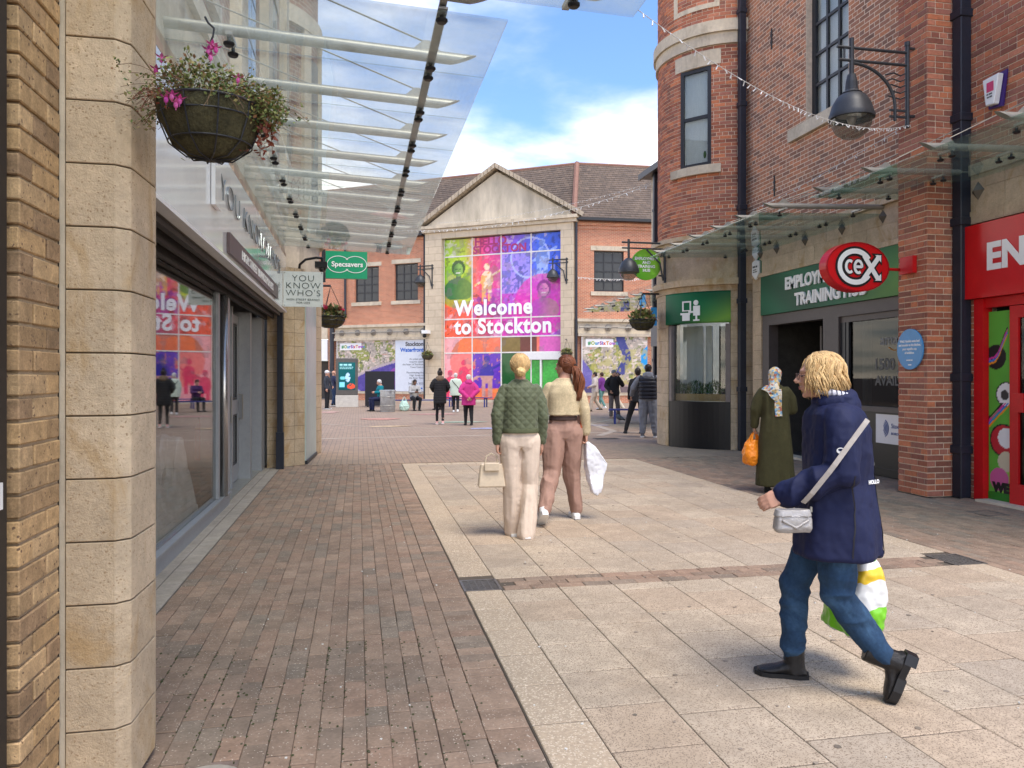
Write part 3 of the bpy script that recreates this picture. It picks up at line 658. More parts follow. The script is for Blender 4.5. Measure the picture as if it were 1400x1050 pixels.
m = MB(); m.lathe([(0, 0), (.075, .01), (.08, .04), (.08, .40), (.05, .46), (.025, .48), (.025, .52), (0, .52)], (-1.95, 10.3, .45), 16); m.build('cylinder', mat('red_enamel', (.5, .02, .02), .3), fe, smooth=True)
m = MB(); m.box(-1.97, -1.93, 10.2, 10.42, .97, 1.0); m.tube([(-1.95, 10.36, .98), (-1.95, 10.45, .85), (-1.95, 10.40, .62)], .012, 6); m.build('hose', M['black_plastic'], fe)
# hanging signs on the left
B = Basis((0, 12.4), (1, 0))
hs = thing('hanging_sign', 'frosted projecting sign reading YOU KNOW WHO\'S beside the glass canopy', 'sign', (-.85, 12.4, 2.9))
m = MB(); m.bbox(B, -1.145, -.545, 2.60, 3.15, -.03, 0); m.build('board', mat('frosted_sign', (.60, .64, .62), .2, coat=.3, var=.03), hs)
m = MB()
for i, t in enumerate(('YOU', 'KNOW', "WHO'S")): text_on(m, B, -.845, 3.00-i*.115, .002, t, .135, depth=.003, bold=-.002, sx=1.15, space=1.1)
text_on(m, B, -.845, 2.70, .002, 'HIGH STREET BRANDS', .040, depth=.003, sx=1.1, space=1.15); text_on(m, B, -.845, 2.652, .002, 'FOR LESS', .040, depth=.003, sx=1.1, space=1.15)
m.build('lettering', mat('sign_green_grey_ink', (.06, .09, .075), .5), hs)
m = MB(); 
for a, b in ((-1.125, 3.13), (-.565, 3.13), (-1.125, 2.62), (-.565, 2.62)): m.tube([B.p(a, b, 0), B.p(a, b, .006)], .009, 8)
m.build('fixing', M['steel'], hs)
B = Basis((0, 16.2), (1, 0))
sv = thing('hanging_sign', 'bright green projecting opticians sign reading Specsavers with overlapping ovals', 'sign', (-.2, 16.2, 4.0))
m = MB(); m.bbox(B, -.66, .18, 3.53, 4.09, -.12, 0); m.build('board', mat('sign_green', (.0, .28, .12), .35, var=.03), sv)
m = MB(); m.bbox(B, -.74, -.665, 3.45, 4.12, -.1, -.02); m.build('bracket', M['dark_metal'], sv)
def ring(mb, B, cs, cz, rs, rz, t, d, a0=0, a1=2*math.pi, n=30, th=.004):
    P = []; 
    for i in range(n): 
        a, b = a0+(a1-a0)*i/n, a0+(a1-a0)*(i+1)/n
        mb.face(B, [(cs+rs*math.cos(a), cz+rz*math.sin(a)), (cs+rs*math.cos(b), cz+rz*math.sin(b)), (cs+(rs-t)*math.cos(b), cz+(rz-t)*math.sin(b)), (cs+(rs-t)*math.cos(a), cz+(rz-t)*math.sin(a))], d, d+th)
m = MB(); ring(m, B, -.40, 3.82, .235, .175, .012, .002, .6, 2*math.pi-.6); ring(m, B, -.06, 3.82, .235, .175, .012, .002, math.pi+.6-2*math.pi, math.pi-.6)
text_on(m, B, -.225, 3.775, .003, 'Specsavers', .145, depth=.004, bold=.003); m.build('lettering', M['white_ink'], sv)
# CCTV dome on a swan-neck bracket
cc = thing('cctv_camera', 'dark dome cctv camera on a curved bracket above the frosted sign', 'camera', (-.75, 13.6, 3.4))
m = MB(); m.tube([(-1.0, 13.6, 3.30), (-.98, 13.55, 3.42), (-.88, 13.5, 3.50), (-.70, 13.45, 3.53), (-.60, 13.42, 3.52)], .022, 8); m.build('bracket', M['dark_metal'], cc, smooth=True)
m = MB(); m.tube([(-.60, 13.45, 3.52), (-.60, 13.42, 3.44)], .03, 8); m.box(-.72, -.52, 13.32, 13.5, 3.35, 3.45); m.build('housing', M['black_plastic'], cc)
m = MB(); m.ell((-.60, 13.41, 3.34), (.065, .065, .07), 14, 10); m.build('dome', mat('smoked_dome', (.02, .02, .022), .05, coat=1), cc, smooth=True)
# ---------------------------------------------------------------- glass canopies
def canopy(name, label, xe, xw, y0, y1, zg, slope, mod, gmat, first=0, tips=True, label_loc=None):
    """xe: street edge, xw: wall side; glass hung under tubes"""
    sg = 1 if xw > xe else -1
    t = thing(name, label, 'canopy', ((xe+xw)/2, (y0+y1)/2, zg))
    zat = lambda x: zg+slope*abs(x-xe)
    n = max(1, int(round((y1-y0)/mod))); md = (y1-y0)/n
    for i in range(n):
        a, b = y0+i*md+.006, y0+(i+1)*md-.006
        m = MB(); m.hexa([(xe, a, zat(xe)), (xw, a, zat(xw)), (xw, b, zat(xw)), (xe, b, zat(xe)), (xe, a, zat(xe)+.014), (xw, a, zat(xw)+.014), (xw, b, zat(xw)+.014), (xe, b, zat(xe)+.014)])
        m.build('glass_panel', gmat, t)
    bolt = MB(); bolt.lathe([(0, -.028), (.026, -.026), (.036, -.014), (.036, -.004), (.012, -.002), (.012, .045), (0, .045)], n=10); bolt = bolt.mesh('bolt', M['black_plastic'], smooth='angle')
    for i in range(n+1):
        y = y0+i*md
        x0 = xe+sg*.05 if tips else xe+sg*.1; zt = .115
        # tube with an obliquely cut tip
        m = MB(); R = .037; N_ = 14; vs = []
        for x, cut in ((x0, 1), (xw, 0)):
            for j in range(N_):
                w = 2*math.pi*j/N_; dz = R*math.sin(w); vs.append((x+(sg*(-dz+R)*2.6 if cut else 0), y+R*math.cos(w), zat(x)+zt+dz))
        m.add(vs, [(j, (j+1) % N_, N_+(j+1) % N_, N_+j) for j in range(N_)]+[tuple(range(N_))[::-1], tuple(range(N_, 2*N_))])
        a = m.build('support_tube', M['steel'], t, smooth='angle')
        m = MB(); xb = xe+sg*.40
        m.tube([(xb-sg*.06, y, zat(xb)+zt+.045), (xb, y, zat(xb)+zt+.085), (xw, y, zat(xw)+zt+.62)], .006, 6); m.build('tie_rod', M['steel'], t)
        m = MB(); m.face(Basis((xb, y), (1, 0)), [(-.10, zat(xb)+zt+.03), (.10, zat(xb)+zt+.03), (.02, zat(xb)+zt+.10), (-.02, zat(xb)+zt+.10)], -.006, .006); m.build('lug', M['steel'], t)
        for xb in (xe+sg*.38, xw-sg*.45):
            m = MB(); m.box(xb-.02, xb+.02, y-.10, y+.10, zat(xb)+.045, zat(xb)+.07); m.build('bolt_arm', M['steel'], t)
            for dy in (-.085, .085):
                if (i == 0 and dy < 0) or (i == n and dy > 0): continue
                link('bolt', bolt, t, (xb, y+dy, zat(xb)))
    if name == 'glass_canopy' and sg < 0:
        m = MB(); x = xe+sg*.38; m.box(x-.028, x+.028, y0, y1, zat(x)+.022, zat(x)+.034); m.build('rail', mat('canopy_rail', (.36, .37, .37), .5, .2), t)
    return t
canopy('glass_canopy', 'long weathered glass canopy on steel tubes over the white fascia on the left', .86, -1.27, 4.42, 13.3, 3.60, .045, .93, M['canopy_glass'])
canopy('glass_canopy', 'short wide glass canopy overhead at the top of the frame', 1.57, -1.27, 1.4, 4.26, 3.61, .03, 1.43, M['canopy_glass'])
# ================================================================ right building
BR = thing('red_brick_building', 'red brick shop building with round corner turret and green and red shopfronts on the right', 'building', (8, 11, 0))
nind = [300]; RB = Basis((7.8, 0), (0, -1)); stuff_r = MB()
st_m, stp = M['stone'], M['stone_pale']
# upper wall, brick window opening Y 11.15..12.36
m = MB()
m.bbox(RB, -14.6, -12.36, 4.1, 10.5, -.4, 0); m.bbox(RB, -11.15, -8.9, 4.1, 10.5, -.4, 0); m.bbox(RB, -12.36, -11.15, 4.1, 6.02, -.4, 0); m.bbox(RB, -12.36, -11.15, 8.9, 10.5, -.4, 0)
wall = m.build('upper_wall', M['mortar'], BR)
A_ = Basis((7.0, 0), (0, -1)); Bf = Basis((0, 8.43), (1, 0)); CX = Basis((7.5, 0), (0, -1))
m = MB(); m.box(7.006, 7.49, 8.436, 8.95, 0, 10.5); m.box(7.49, 7.79, 8.5, 8.95, 0, 10.5); pierb = m.build('brick_pier', M['mortar'], BR)
m = MB(); m.bbox(CX, -8.46, -4.0, 4.12, 10, -.5, -.006); m.bbox(CX, -8.46, -8.2, 0, 2.46, -.3, -.006); cexw = m.build('upper_wall', M['mortar'], BR)
def jobs():
    ba = wall_bricks(Basis((0, 0), (0, -1)), -8.96, -8.43, 0, 8.0); bb = wall_bricks(Bf, 7.0, 7.5, 0, 8.0)
    lay(A_, [b for b in ba if b[1] < 5.2], M['red_brick'], pierb, stuff_r, nind); lay(Bf, [b for b in bb if b[1] < 5.2], M['red_brick'], pierb, stuff_r, nind)
    lay(CX, [b for b in wall_bricks(CX, -8.43, -6.2, 4.14, 5.4)], M['red_brick'], cexw, stuff_r, nind)
    lay(A_, [b for b in ba if b[1] >= 5.2], M['red_brick'], pierb, stuff_r, [0]); lay(Bf, [b for b in bb if b[1] >= 5.2], M['red_brick'], pierb, stuff_r, [0])
    lay(CX, wall_bricks(CX, -8.43, -4.2, 5.4, 8.0)+wall_bricks(CX, -6.2, -4.2, 4.14, 5.4)+wall_bricks(CX, -8.43, -8.2, 0, 2.46), M['red_brick'], cexw, stuff_r, [0])
jobs()
stuff_r.build('brickwork', M['red_brick'], BR, kind='stuff')
stuff_w = MB()
lay(RB, wall_bricks(RB, -14.55, -8.9, 4.2, 9.8, holes=[(-12.36, -11.15, 6.02, 8.9)]), M['dark_brick'], wall, stuff_w, [0])
stuff_w.build('brickwork', M['dark_brick'], BR, kind='stuff')
m = MB()   # flat arch of the big window, its stone sill
m.bbox(RB, -12.85, -10.95, 5.80, 6.02, -.1, .07); m.bbox(RB, -12.7, -10.8, 8.9, 9.3, -.1, .03); m.build('stone_sill', stp, BR)
def window(B, s0, s1, z0, z1, d, nx, nz, par, fr=.06, mull=.028, pane=None, back=None, arms=None):
    m = MB(); D = (d-.05, d)
    m.bbox(B, s0, s0+fr, z0, z1, *D); m.bbox(B, s1-fr, s1, z0, z1, *D); m.bbox(B, s0+fr, s1-fr, z0, z0+fr, *D); m.bbox(B, s0+fr, s1-fr, z1-fr, z1, *D)
    W_, H_ = s1-s0-2*fr, z1-z0-2*fr
    for i in range(1, nx): x = s0+fr+W_*i/nx; m.bbox(B, x-mull/2, x+mull/2, z0+fr, z1-fr, d-.045, d-.004)
    for j in range(1, nz): z = z0+fr+H_*j/nz; m.bbox(B, s0+fr, s1-fr, z-mull/2, z+mull/2, d-.043, d-.007)
    f = m.build('window', M['dark_metal'], par)
    for i in range(nx):
        for j in range(nz):
            p = MB(); p.bbox(B, s0+fr+W_*i/nx+.004, s0+fr+W_*(i+1)/nx-.004, z0+fr+H_*j/nz+.004, z0+fr+H_*(j+1)/nz-.004, d-.035, d-.029); p.build('pane', pane or M['clear'], f)
    if back is not None: p = MB(); p.bbox(B, s0+.01, s1-.01, z0+.01, z1-.01, d-.10, d-.08); p.build('curtain', back, f)
    return f
window(RB, -12.36, -11.15, 6.02, 8.9, -.12, 3, 5, BR, .10, .05, M['clear'], M['net'])
# sandstone ground floor of the training hub
sw = MB(); sw.bbox(RB, -14.2, -8.9, 3.47, 4.1, -.5, -.01); sw.bbox(RB, -14.2, -8.9, 4.1, 4.195, -.3, .08); sw.bbox(RB, -14.2, -8.9, 3.46, 3.54, -.1, .05)
so_ = sw.build('stone_band', st_m, BR)
s = -14.19; 
while s < -8.9:
    for z0, z1, o in ((3.545, 3.80, 0), (3.803, 4.095, .35)):
        a = s-o; b_ = min(a+.70, -8.9)
        if b_-a > .08: b = MB(); b.bbox(RB, max(a, -14.2)+.003, b_-.003, z0, z1, -.05, .012); b.build('stone_block', st_m, so_)
    s += .703
def stud(B, s, z, par, r=.085):
    m = MB(); c = [B.p(s-r, z), B.p(s, z-r*1.15), B.p(s+r, z), B.p(s, z+r*1.15), B.p(s, z, .075)]; m.add(c, [(0, 1, 4), (1, 2, 4), (2, 3, 4), (3, 0, 4), (3, 2, 1, 0)]); m.build('stud', mat('weathered_stud', (.13, .115, .09), .7, bump=.3), par)
Bst = Basis((7.785, 0), (0, -1))
for y in (13.9, 13.3, 12.36, 11.3, 10.3): stud(Bst, -y, 3.93, BR, .09)
m = MB(); m.bbox(RB, -14.2, -13.86, 0, 3.46, -.4, -.01); p = m.build('stone_pier', M['gap'], BR)
for k in range(12):
    b = MB(); b.bbox(RB, -14.2, -13.87, k*.29+.003, min(3.458, (k+1)*.29-.003), -.3, .02); b.build('stone_block', st_m, p)
hub = mat('dark_taupe_frame', (.095, .08, .075), .5, var=.08)
m = MB(); m.bbox(RB, -13.855, -8.96, 2.50, 2.70, -.2, .0); m.bbox(RB, -13.855, -13.62, 0, 2.5, -.2, 0); m.bbox(RB, -11.85, -11.42, 0, 2.5, -.2, 0)
m.bbox(RB, -11.42, -8.96, 2.40, 2.5, -.2, -.04); m.bbox(RB, -11.42, -8.96, .97, 1.05, -.2, .03); m.build('shop_frame', hub, BR)
m = MB(); m.bbox(RB, -11.42, -8.96, 0.12, .97, -.2, -.02); m.bbox(RB, -11.42, -8.96, 0, .12, -.2, .01); m.build('stall_riser', mat('black_granite', (.012, .012, .013), .35, var=.3, scale=80, spec=.3), BR)
m = MB(); m.bbox(RB, -11.30, -11.22, 1.05, 2.4, -.15, -.05); m.bbox(RB, -11.42, -11.30, 1.05, 2.4, -.2, -.04); m.build('window_post', M['dark_metal'], BR)
m = MB(); m.bbox(RB, -11.22, -8.96, 1.05, 2.40, -.10, -.09); m.build('window_pane', M['dark_glass'], BR)
# inside the hub
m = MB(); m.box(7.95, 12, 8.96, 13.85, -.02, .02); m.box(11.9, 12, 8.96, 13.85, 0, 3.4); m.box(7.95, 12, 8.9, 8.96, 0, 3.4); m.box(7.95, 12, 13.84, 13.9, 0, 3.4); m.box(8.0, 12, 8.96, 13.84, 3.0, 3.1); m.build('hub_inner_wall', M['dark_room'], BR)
m = MB(); m.bbox(RB, -11.15, -10.35, 1.0, 2.38, -.36, -.34); m.build('window_poster', mat('grey_poster', (.07, .075, .075), .6), BR)
m = MB(); m.bbox(RB, -11.10, -10.98, 1.05, 2.38, -.33, -.30); m.bbox(RB, -11.02, -10.95, 1.0, 2.4, -.2, -.16); m.build('inner_post', mat('pale_post', (.55, .56, .54), .5), BR)
m = MB(); m.bbox(RB, -10.82, -9.4, 1.05, 2.36, -.20, -.18); m.build('display_screen', mat('smoked_screen', (.03, .032, .034), .2), BR)
m = MB(); text_on(m, RB, -10.12, 2.0, -.088, 'amazon', .22, depth=.003, bold=.004, sx=1.1); m.build('window_lettering', mat('dim_vinyl', (.17, .18, .18), .5), BR); m = MB(); stroke_ = [RB.p(-10.30+.30*t, 1.955-.05*math.sin(t*3.14), -.085) for t in np.linspace(0, 1, 9)]; m.tube(stroke_, .009, 5); m.build('orange_smile', mat('orange_vinyl', (.42, .20, .04), .5), BR)
m = MB(); text_on(m, RB, -10.12, 1.62, -.088, '1500 JOBS', .24, depth=.003, bold=.006); text_on(m, RB, -10.12, 1.38, -.088, 'AVAILABLE', .2, depth=.003, bold=.006); m.build('window_lettering', mat('dimmer_vinyl', (.07, .075, .08), .5), BR)
nb = thing('notice_board', 'white council notice with blue arcs below the hub window, beside the brick pier', 'sign', (7.78, 10.2, .7))
m = MB(); m.bbox(RB, -10.48, -9.2, .50, .94, -.015, 0.0); m.build('board', M['white_sign'], nb)
m = MB()
for i in range(4): ring(m, RB, -10.32, .73, .045+.03*i, .055+.03*i, .014, .002, -1.1, 1.1, 10)
text_on(m, RB, -10.13, .74, .002, 'Stockton-on-Tees', .10, depth=.003, align='LEFT'); text_on(m, RB, -10.13, .64, .002, 'BOROUGH COUNCIL', .055, depth=.003, align='LEFT')
m.build('lettering', mat('council_blue', (.05, .09, .28), .5), nb)
m = MB(); m.bbox(RB, -12.55, -12.50, 0.02, 2.42, -1.3, -.4); m.bbox(RB, -13.6, -11.86, 2.3, 2.42, -1.32, -1.26); m.bbox(RB, -13.3, -13.24, .02, 2.3, -1.3, -1.25); m.build('inner_door', hub, BR)
m = MB(); m.bbox(RB, -12.45, -12.3, 1.72, 1.9, -.9, -.89); m.build('door_notice', M['white_plastic'], BR)
m = MB(); m.box(7.82, 8.1, 11.86, 13.6, -.01, .03); m.build('door_step', M['stone_pale'], BR)
def green_print(s, z, c0=(.01, .13, .06), c1=(.22, .42, .05), cx=0, cz=0, w=1.0):
    t = np.clip(1-np.abs((z-cz)-(s-cx)*.35)/w, 0, 1)**2; k = np.clip((s-cx+w)/(2*w), 0, 1); t = (t*k)[:, None]
    a = np.array(c0)*(1+.25*np.sin(6*(z+s*.5)))[:, None]; return a*(1-t)+np.array(c1)*t
print_panel('hub_fascia', RB, -13.84, -8.96, 2.705, 3.452, .05, lambda s, z: green_print(s, z, (.006, .10, .045), (.16, .38, .04), -10.2, 2.8, 1.3), BR, .08, thick=.1)
m = MB(); text_on(m, RB, -12.93, 3.12, .052, 'EMPLOYMENT AND', .30, depth=.025, bold=.012, align='LEFT', sx=.93); text_on(m, RB, -12.6, 2.80, .052, 'TRAINING HUB', .30, depth=.025, bold=.012, align='LEFT', sx=.95); m.build('fascia_lettering', M['white_ink'], BR)
# ---- turret
tc_, tr = (8.03, 15.95), 1.45
def turret_angle(u):
    a = (u-700)/1050; dx, dy = .196+a*.98, .98-a*.196; dx, dy = dx/math.hypot(dx, dy), dy/math.hypot(dx, dy)
    b = dx*tc_[0]+dy*tc_[1]; q = b*b-(tc_[0]**2+tc_[1]**2-tr*tr); t = b-math.sqrt(max(q, 0)); return math.atan2(dy*t-tc_[1], dx*t-tc_[0]) % (2*math.pi)
A0, A1 = 2.55, 4.85     # visible arc, going round from the back to the flat wall
def tarc(r, a0, a1, n=24): return arc_pts(tc_, r, a0, a1, n)
def ringseg(m, a0, a1, r0, r1, z0, z1, n=24): m.plan(tarc(r1, a0, a1, n)+tarc(r0, a1, a0, n), z0, z1)
m = MB(); wl0, wl1 = turret_angle(931), turret_angle(972)
for a, b, z0, z1 in ((A0, wl0, 4.2, 10.5), (wl1, A1, 4.2, 10.5), (wl0, wl1, 4.2, 5.9), (wl0, wl1, 7.96, 10.5)): ringseg(m, a, b, tr-.3, tr-.004, z0, z1, 20)
turret = m.build('turret', M['mortar'], BR)
nl = [0]; ts = MB(); row = 0; z = 4.45; dth = .2375/tr
while z < 10.2:
    th = dth if row % 5 != 2 else dth/2; a = A0-(row % 2)*th/2
    while a < A1:
        p, q = max(a, A0), min(a+th, A1); a += th
        if 8.36 < z+.04 < 8.84: continue
        if 5.9 < z+.037 < 7.96:
            if p >= wl0 and q <= wl1: continue
            if p < wl0 < q: q = wl0
            if p < wl1 < q: p = wl1
        if q-p < .02: continue
        md = (p+q)/2; B = Basis((tc_[0]+(tr)*math.cos(md), tc_[1]+(tr)*math.sin(md)), (-math.sin(md), math.cos(md)))
        w = (q-p)*tr; ts.bbox(B, -w/2+.0068, w/2-.0068, z+.0065, z+.0685, -.05, random.uniform(.0, .0025))
    z += .075; row += 1
ts.build('brickwork', M['red_brick'], BR, kind='stuff')
m = MB(); ringseg(m, A0, A1, tr-.2, tr+.05, 8.36, 8.60); ringseg(m, A0, A1, tr-.2, tr+.10, 8.60, 8.84); m.build('stone_band', stp, BR)
m = MB(); ringseg(m, A0, A1, tr-.2, tr+.16, 4.36, 4.45); ringseg(m, A0, A1, tr-.2, tr+.10, 4.26, 4.36); ringseg(m, A0, A1, tr-.2, tr+.17, 4.18, 4.26); ringseg(m, A0, A1, tr-.2, tr+.03, 3.53, 4.18); ringseg(m, A0, A1+.02, tr-.2, tr+.12, 3.40, 3.53); ringseg(m, A0, A1, tr-.2, tr+.04, 3.28, 3.40); m.build('stone_band', st_m, BR)
m = MB(); ringseg(m, wl0-.10, wl1+.14, tr-.1, tr+.02, 7.965, 8.28, 6); ringseg(m, wl0-.16, wl1+.14, tr-.1, tr+.08, 5.72, 5.895, 6)
ringseg(m, wl0-.13, wl1+.12, tr-.1, tr+.02, 9.15, 9.25, 6); ringseg(m, wl0-.13, wl0-.06, tr-.1, tr+.02, 9.25, 10.4, 3); ringseg(m, wl1+.05, wl1+.12, tr-.1, tr+.02, 9.25, 10.4, 3); m.build('window_surround', stp, BR)
md = (wl0+wl1)/2; B = Basis((tc_[0]+(tr-.05)*math.cos(md), tc_[1]+(tr-.05)*math.sin(md)), (-math.sin(md), math.cos(md))); hw = (wl1-wl0)*tr/2
window(B, -hw, hw, 5.90, 7.955, 0.02, 1, 2, BR, .075, .07, M['clear'], M['net'])
m = MB(); m.ell(B.p(.2, 6.15, -.12), (.09, .05, .14)); m.build('window_plant', mat('houseplant', (.04, .12, .03), .7, var=.4, scale=30), BR)
# turret ground floor: shop window
g0, g1, g2, g3 = turret_angle(905), turret_angle(914), turret_angle(999), turret_angle(1017)
m = MB(); ringseg(m, A0, g1, tr-.3, tr-.01, 0, 3.28, 6); ringseg(m, g2, A1, tr-.3, tr-.01, 0, 3.28, 6); sp2 = m.build('stone_pier', M['gap'], BR)
for k in range(12):
    z0, z1 = k*.285+.003, min(3.28, (k+1)*.285)-.003
    if z1 <= z0: continue
    for a, b in ((A0, g0-.12), (g0-.115, g1), (g2, g3-.004), (g3+.003, A1)):
        b_ = MB(); ringseg(b_, a, b, tr-.1, tr+.02, z0, z1, 5); b_.build('stone_block', st_m, sp2)
gm, gw = (g1+g2)/2, 0
P1 = Vector((tc_[0]+tr*math.cos(g1), tc_[1]+tr*math.sin(g1))); P2 = Vector((tc_[0]+tr*math.cos(g2), tc_[1]+tr*math.sin(g2))); TB = Basis((P1.x, P1.y), (P2.x-P1.x, P2.y-P1.y)); TL = (P2-P1).length
fx = mat('taupe_window_frame', (.20, .165, .15), .5)
sagz = lambda k: 0
m = MB(); ringseg(m, g1+.003, g2-.003, tr-.25, tr+.0, 0, .98, 14); m.build('stall_riser', MATS['black_granite'], BR)
m = MB(); ringseg(m, g1+.003, g1+.07, tr-.12, tr-.0, .985, 2.6, 3); ringseg(m, g2-.07, g2-.003, tr-.12, tr-.0, .985, 2.6, 3); m.build('window_frame', fx, BR)
m = MB(); ringseg(m, g1+.072, g2-.072, tr-.08, tr-.07, .985, 2.62, 14); m.build('window_pane', M['clear'], BR)
n_ = 40; zs = np.linspace(2.6, 3.27, 12); an = np.linspace(g1+.0, g2-.002, n_)
def curved_panel(name, a0, a1, z0, z1, r, fn, par, nx=50, nz=16, thick=.05):
    A, Z = np.meshgrid(np.linspace(a0, a1, nx), np.linspace(z0, z1, nz)); A = A.ravel(); Z = Z.ravel()
    vs = [(tc_[0]+r*math.cos(a), tc_[1]+r*math.sin(a), b) for a, b in zip(A, Z)]; fs = [(j*nx+i, j*nx+i+1, (j+1)*nx+i+1, (j+1)*nx+i) for j in range(nz-1) for i in range(nx-1)]
    K = len(vs); vs += [(tc_[0]+(r-thick)*math.cos(a), tc_[1]+(r-thick)*math.sin(a), b) for a, b in zip(A, Z)]; fs += [tuple(i+K for i in f[::-1]) for f in fs]
    ed = [list(range(nx)), list(range(nx*(nz-1), nx*nz))[::-1]]
    for e in ed:
        for p, q in zip(e, e[1:]): fs.append((q, p, p+K, q+K))
    me = bpy.data.meshes.new(name); me.from_pydata(vs, [], fs); me.materials.append(printed()); a = me.color_attributes.new('Col', 'FLOAT_COLOR', 'POINT')
    cc = np.ones((len(vs), 4)); c = np.clip(fn((A-a0)*r, Z), 0, 1); cc[:K, :3] = c; cc[K:, :3] = c; a.data.foreach_set('color', cc.ravel()); me.polygons.foreach_set('use_smooth', [True]*len(me.polygons))
    return link(name, me, par)
curved_panel('turret_fascia', g1-.03, g2-.002, 2.62, 3.275, tr+.045, lambda s, z: green_print(s, z, (.006, .12, .05), (.22, .42, .04), 1.1, 2.6, .65), BR)
im = MB(); iB = Basis((tc_[0]+(tr+.05)*math.cos(gm), tc_[1]+(tr+.05)*math.sin(gm)), (-math.sin(gm), math.cos(gm)))
def rrect(mb, B, s0, s1, z0, z1, d0, d1): mb.bbox(B, s0, s1, z0, z1, d0, d1)
c0 = -.06
for (a, b, z0, z1) in ((-.20, .0, 3.06, 3.09), (-.20, -.17, 2.90, 3.06), (-.03, .0, 2.90, 3.06), (-.20, .0, 2.88, 2.90), (-.24, -.02, 2.80, 2.845), (-.20, -.03, 2.68, 2.80), (.05, .20, 2.78, 2.985), (-.06, .06, 2.84, 2.88), (.10, .14, 2.70, 2.78), (.05, .19, 2.67, 2.70)): im.bbox(iB, c0+a, c0+b, z0, z1, .0, .012)
im.face(iB, [(c0+.11+.055*math.cos(t), 3.05+.055*math.sin(t)) for t in np.linspace(0, 2*math.pi, 16, endpoint=False)], .0, .012)
im.build('desk_symbol', M['white_ink'], BR)
# inside the turret window
m = MB(); m.box(7.0, 9.0, 16.2, 16.3, 0.9, 3.3); m.build('inner_wall', mat('cream_inner', (.55, .56, .53), .9), BR)
m = MB(); m.bbox(TB, .15, .62, .99, 2.6, -.42, -.38); m.bbox(TB, .66, .80, .99, 2.6, -.5, -.45); m.build('vertical_blind', mat('blind', (.68, .70, .68), .8, stretch=(30, 30, 1), var=.1), BR)
m = MB(); m.bbox(TB, .85, 1.5, .99, 2.6, -.75, -.7); m.build('inner_screen', M['dark_room'], BR)
m = MB(); m.bbox(TB, 1.12, TL-.06, 2.28, 2.45, -.55, -.5); m.bbox(TB, 1.1, TL-.1, 1.4, 1.75, -.6, -.56); m.build('window_poster', mat('blue_poster', (.02, .10, .25), .4), BR)
pl = thing('planter', 'wooden trough of green plants inside the round turret window', 'planter', (6.95, 15.1, 1.0))
m = MB(); m.bbox(TB, .10, TL-.12, .99, 1.14, -.20, -.06)
m.build('trough', M['wood'], pl)
lf = MB()
for _ in range(1500):
    s = random.uniform(.12, TL-.14); cl = math.sin(s*14)*.04; h = random.uniform(0, .24+cl); c = TB.p(s, 1.13+h, random.uniform(-.19, -.07)); d = Vector((random.uniform(-.5, .5), random.uniform(-.5, .5), 1)).normalized()*.05; w = Vector((random.uniform(-1, 1), random.uniform(-1, 1), 0)).normalized()*.006
    lf.add([c-w, c+w, c+d+w*.3, c+d-w*.3], [(0, 1, 2, 3)])
M['leaf'] = mat('leaf_green', [(.035, .10, .022), (.05, .13, .03), (.03, .075, .02), (.09, .15, .035)], .6, rnd=True)
lf.build('foliage', M['leaf'], pl, kind='stuff', recalc=False)
# ---- downpipes
def pipe(label, x, y, z1, w, brackets, shoe=True):
    t = thing('downpipe', label, 'pipe', (x, y, 0)); m = MB(); m.box(x-w/2, x+w/2, y-w/2, y+w/2, 0.0, z1); m.build('pipe', M['black_pipe'], t, bevel=.008)
    for z in brackets:
        m = MB(); m.box(x-w*.62, x+w*.62, y-w*.62, y+w*.62, z, z+.10); m.build('collar', M['black_pipe'], t, bevel=.006)
    return t
pipe('slim square black downpipe between the round turret and the flat brick wall', 7.66, 14.42, 10.4, .13, (1.2, 3.0, 4.9, 7.0, 8.9))
pipe('thick square black downpipe between the brick pier and the red shopfront', 7.42, 8.34, 10, .15, (.55, 1.45, 3.4, 4.7, 6.0))
# hopper at the top of the slim pipe
# ---- red shop
m = MB(); m.bbox(CX, -8.44, -4, 3.42, 4.12, -.4, -.004); rb = m.build('stone_band', M['gap'], BR)
for i, (a, b) in enumerate(((-8.43, -7.75), (-7.75, -7.05), (-7.05, -6.3), (-6.3, -5.4))):
    for z0, z1, d in ((3.40, 3.56, .03), (3.56, 3.83, .015), (3.83, 4.0, .015), (4.0, 4.14, .05)):
        q = MB(); q.bbox(CX, a+.003, b-.003, z0+.002, z1-.002, -.1, d); q.build('stone_block', st_m, rb)
Bs2 = Basis((7.485, 0), (0, -1))
stud(Bs2, -8.15, 3.80, BR, .1); stud(Bs2, -7.0, 3.80, BR, .1)
red = mat('gloss_red', (.60, .006, .010), .35, coat=.08, var=.04, stain=.12); redm = mat('red_frame', (.55, .007, .010), .45, var=.08, stain=.15)
m = MB(); m.bbox(CX, -8.40, -4.6, 2.47, 3.37, -.1, .10); m.build('red_fascia', red, BR)
m = MB(); text_on(m, CX, -7.93, 2.80, .102, 'ENTERTAINMENT', .44, depth=.01, bold=.016, align='LEFT', sx=1.0); m.build('fascia_lettering', M['white_ink'], BR)
m = MB(); m.bbox(CX, -8.20, -8.06, 0, 2.465, -.1, .03); m.bbox(CX, -8.06, -5, 2.35, 2.465, -.1, .0); m.build('red_frame', redm, BR)
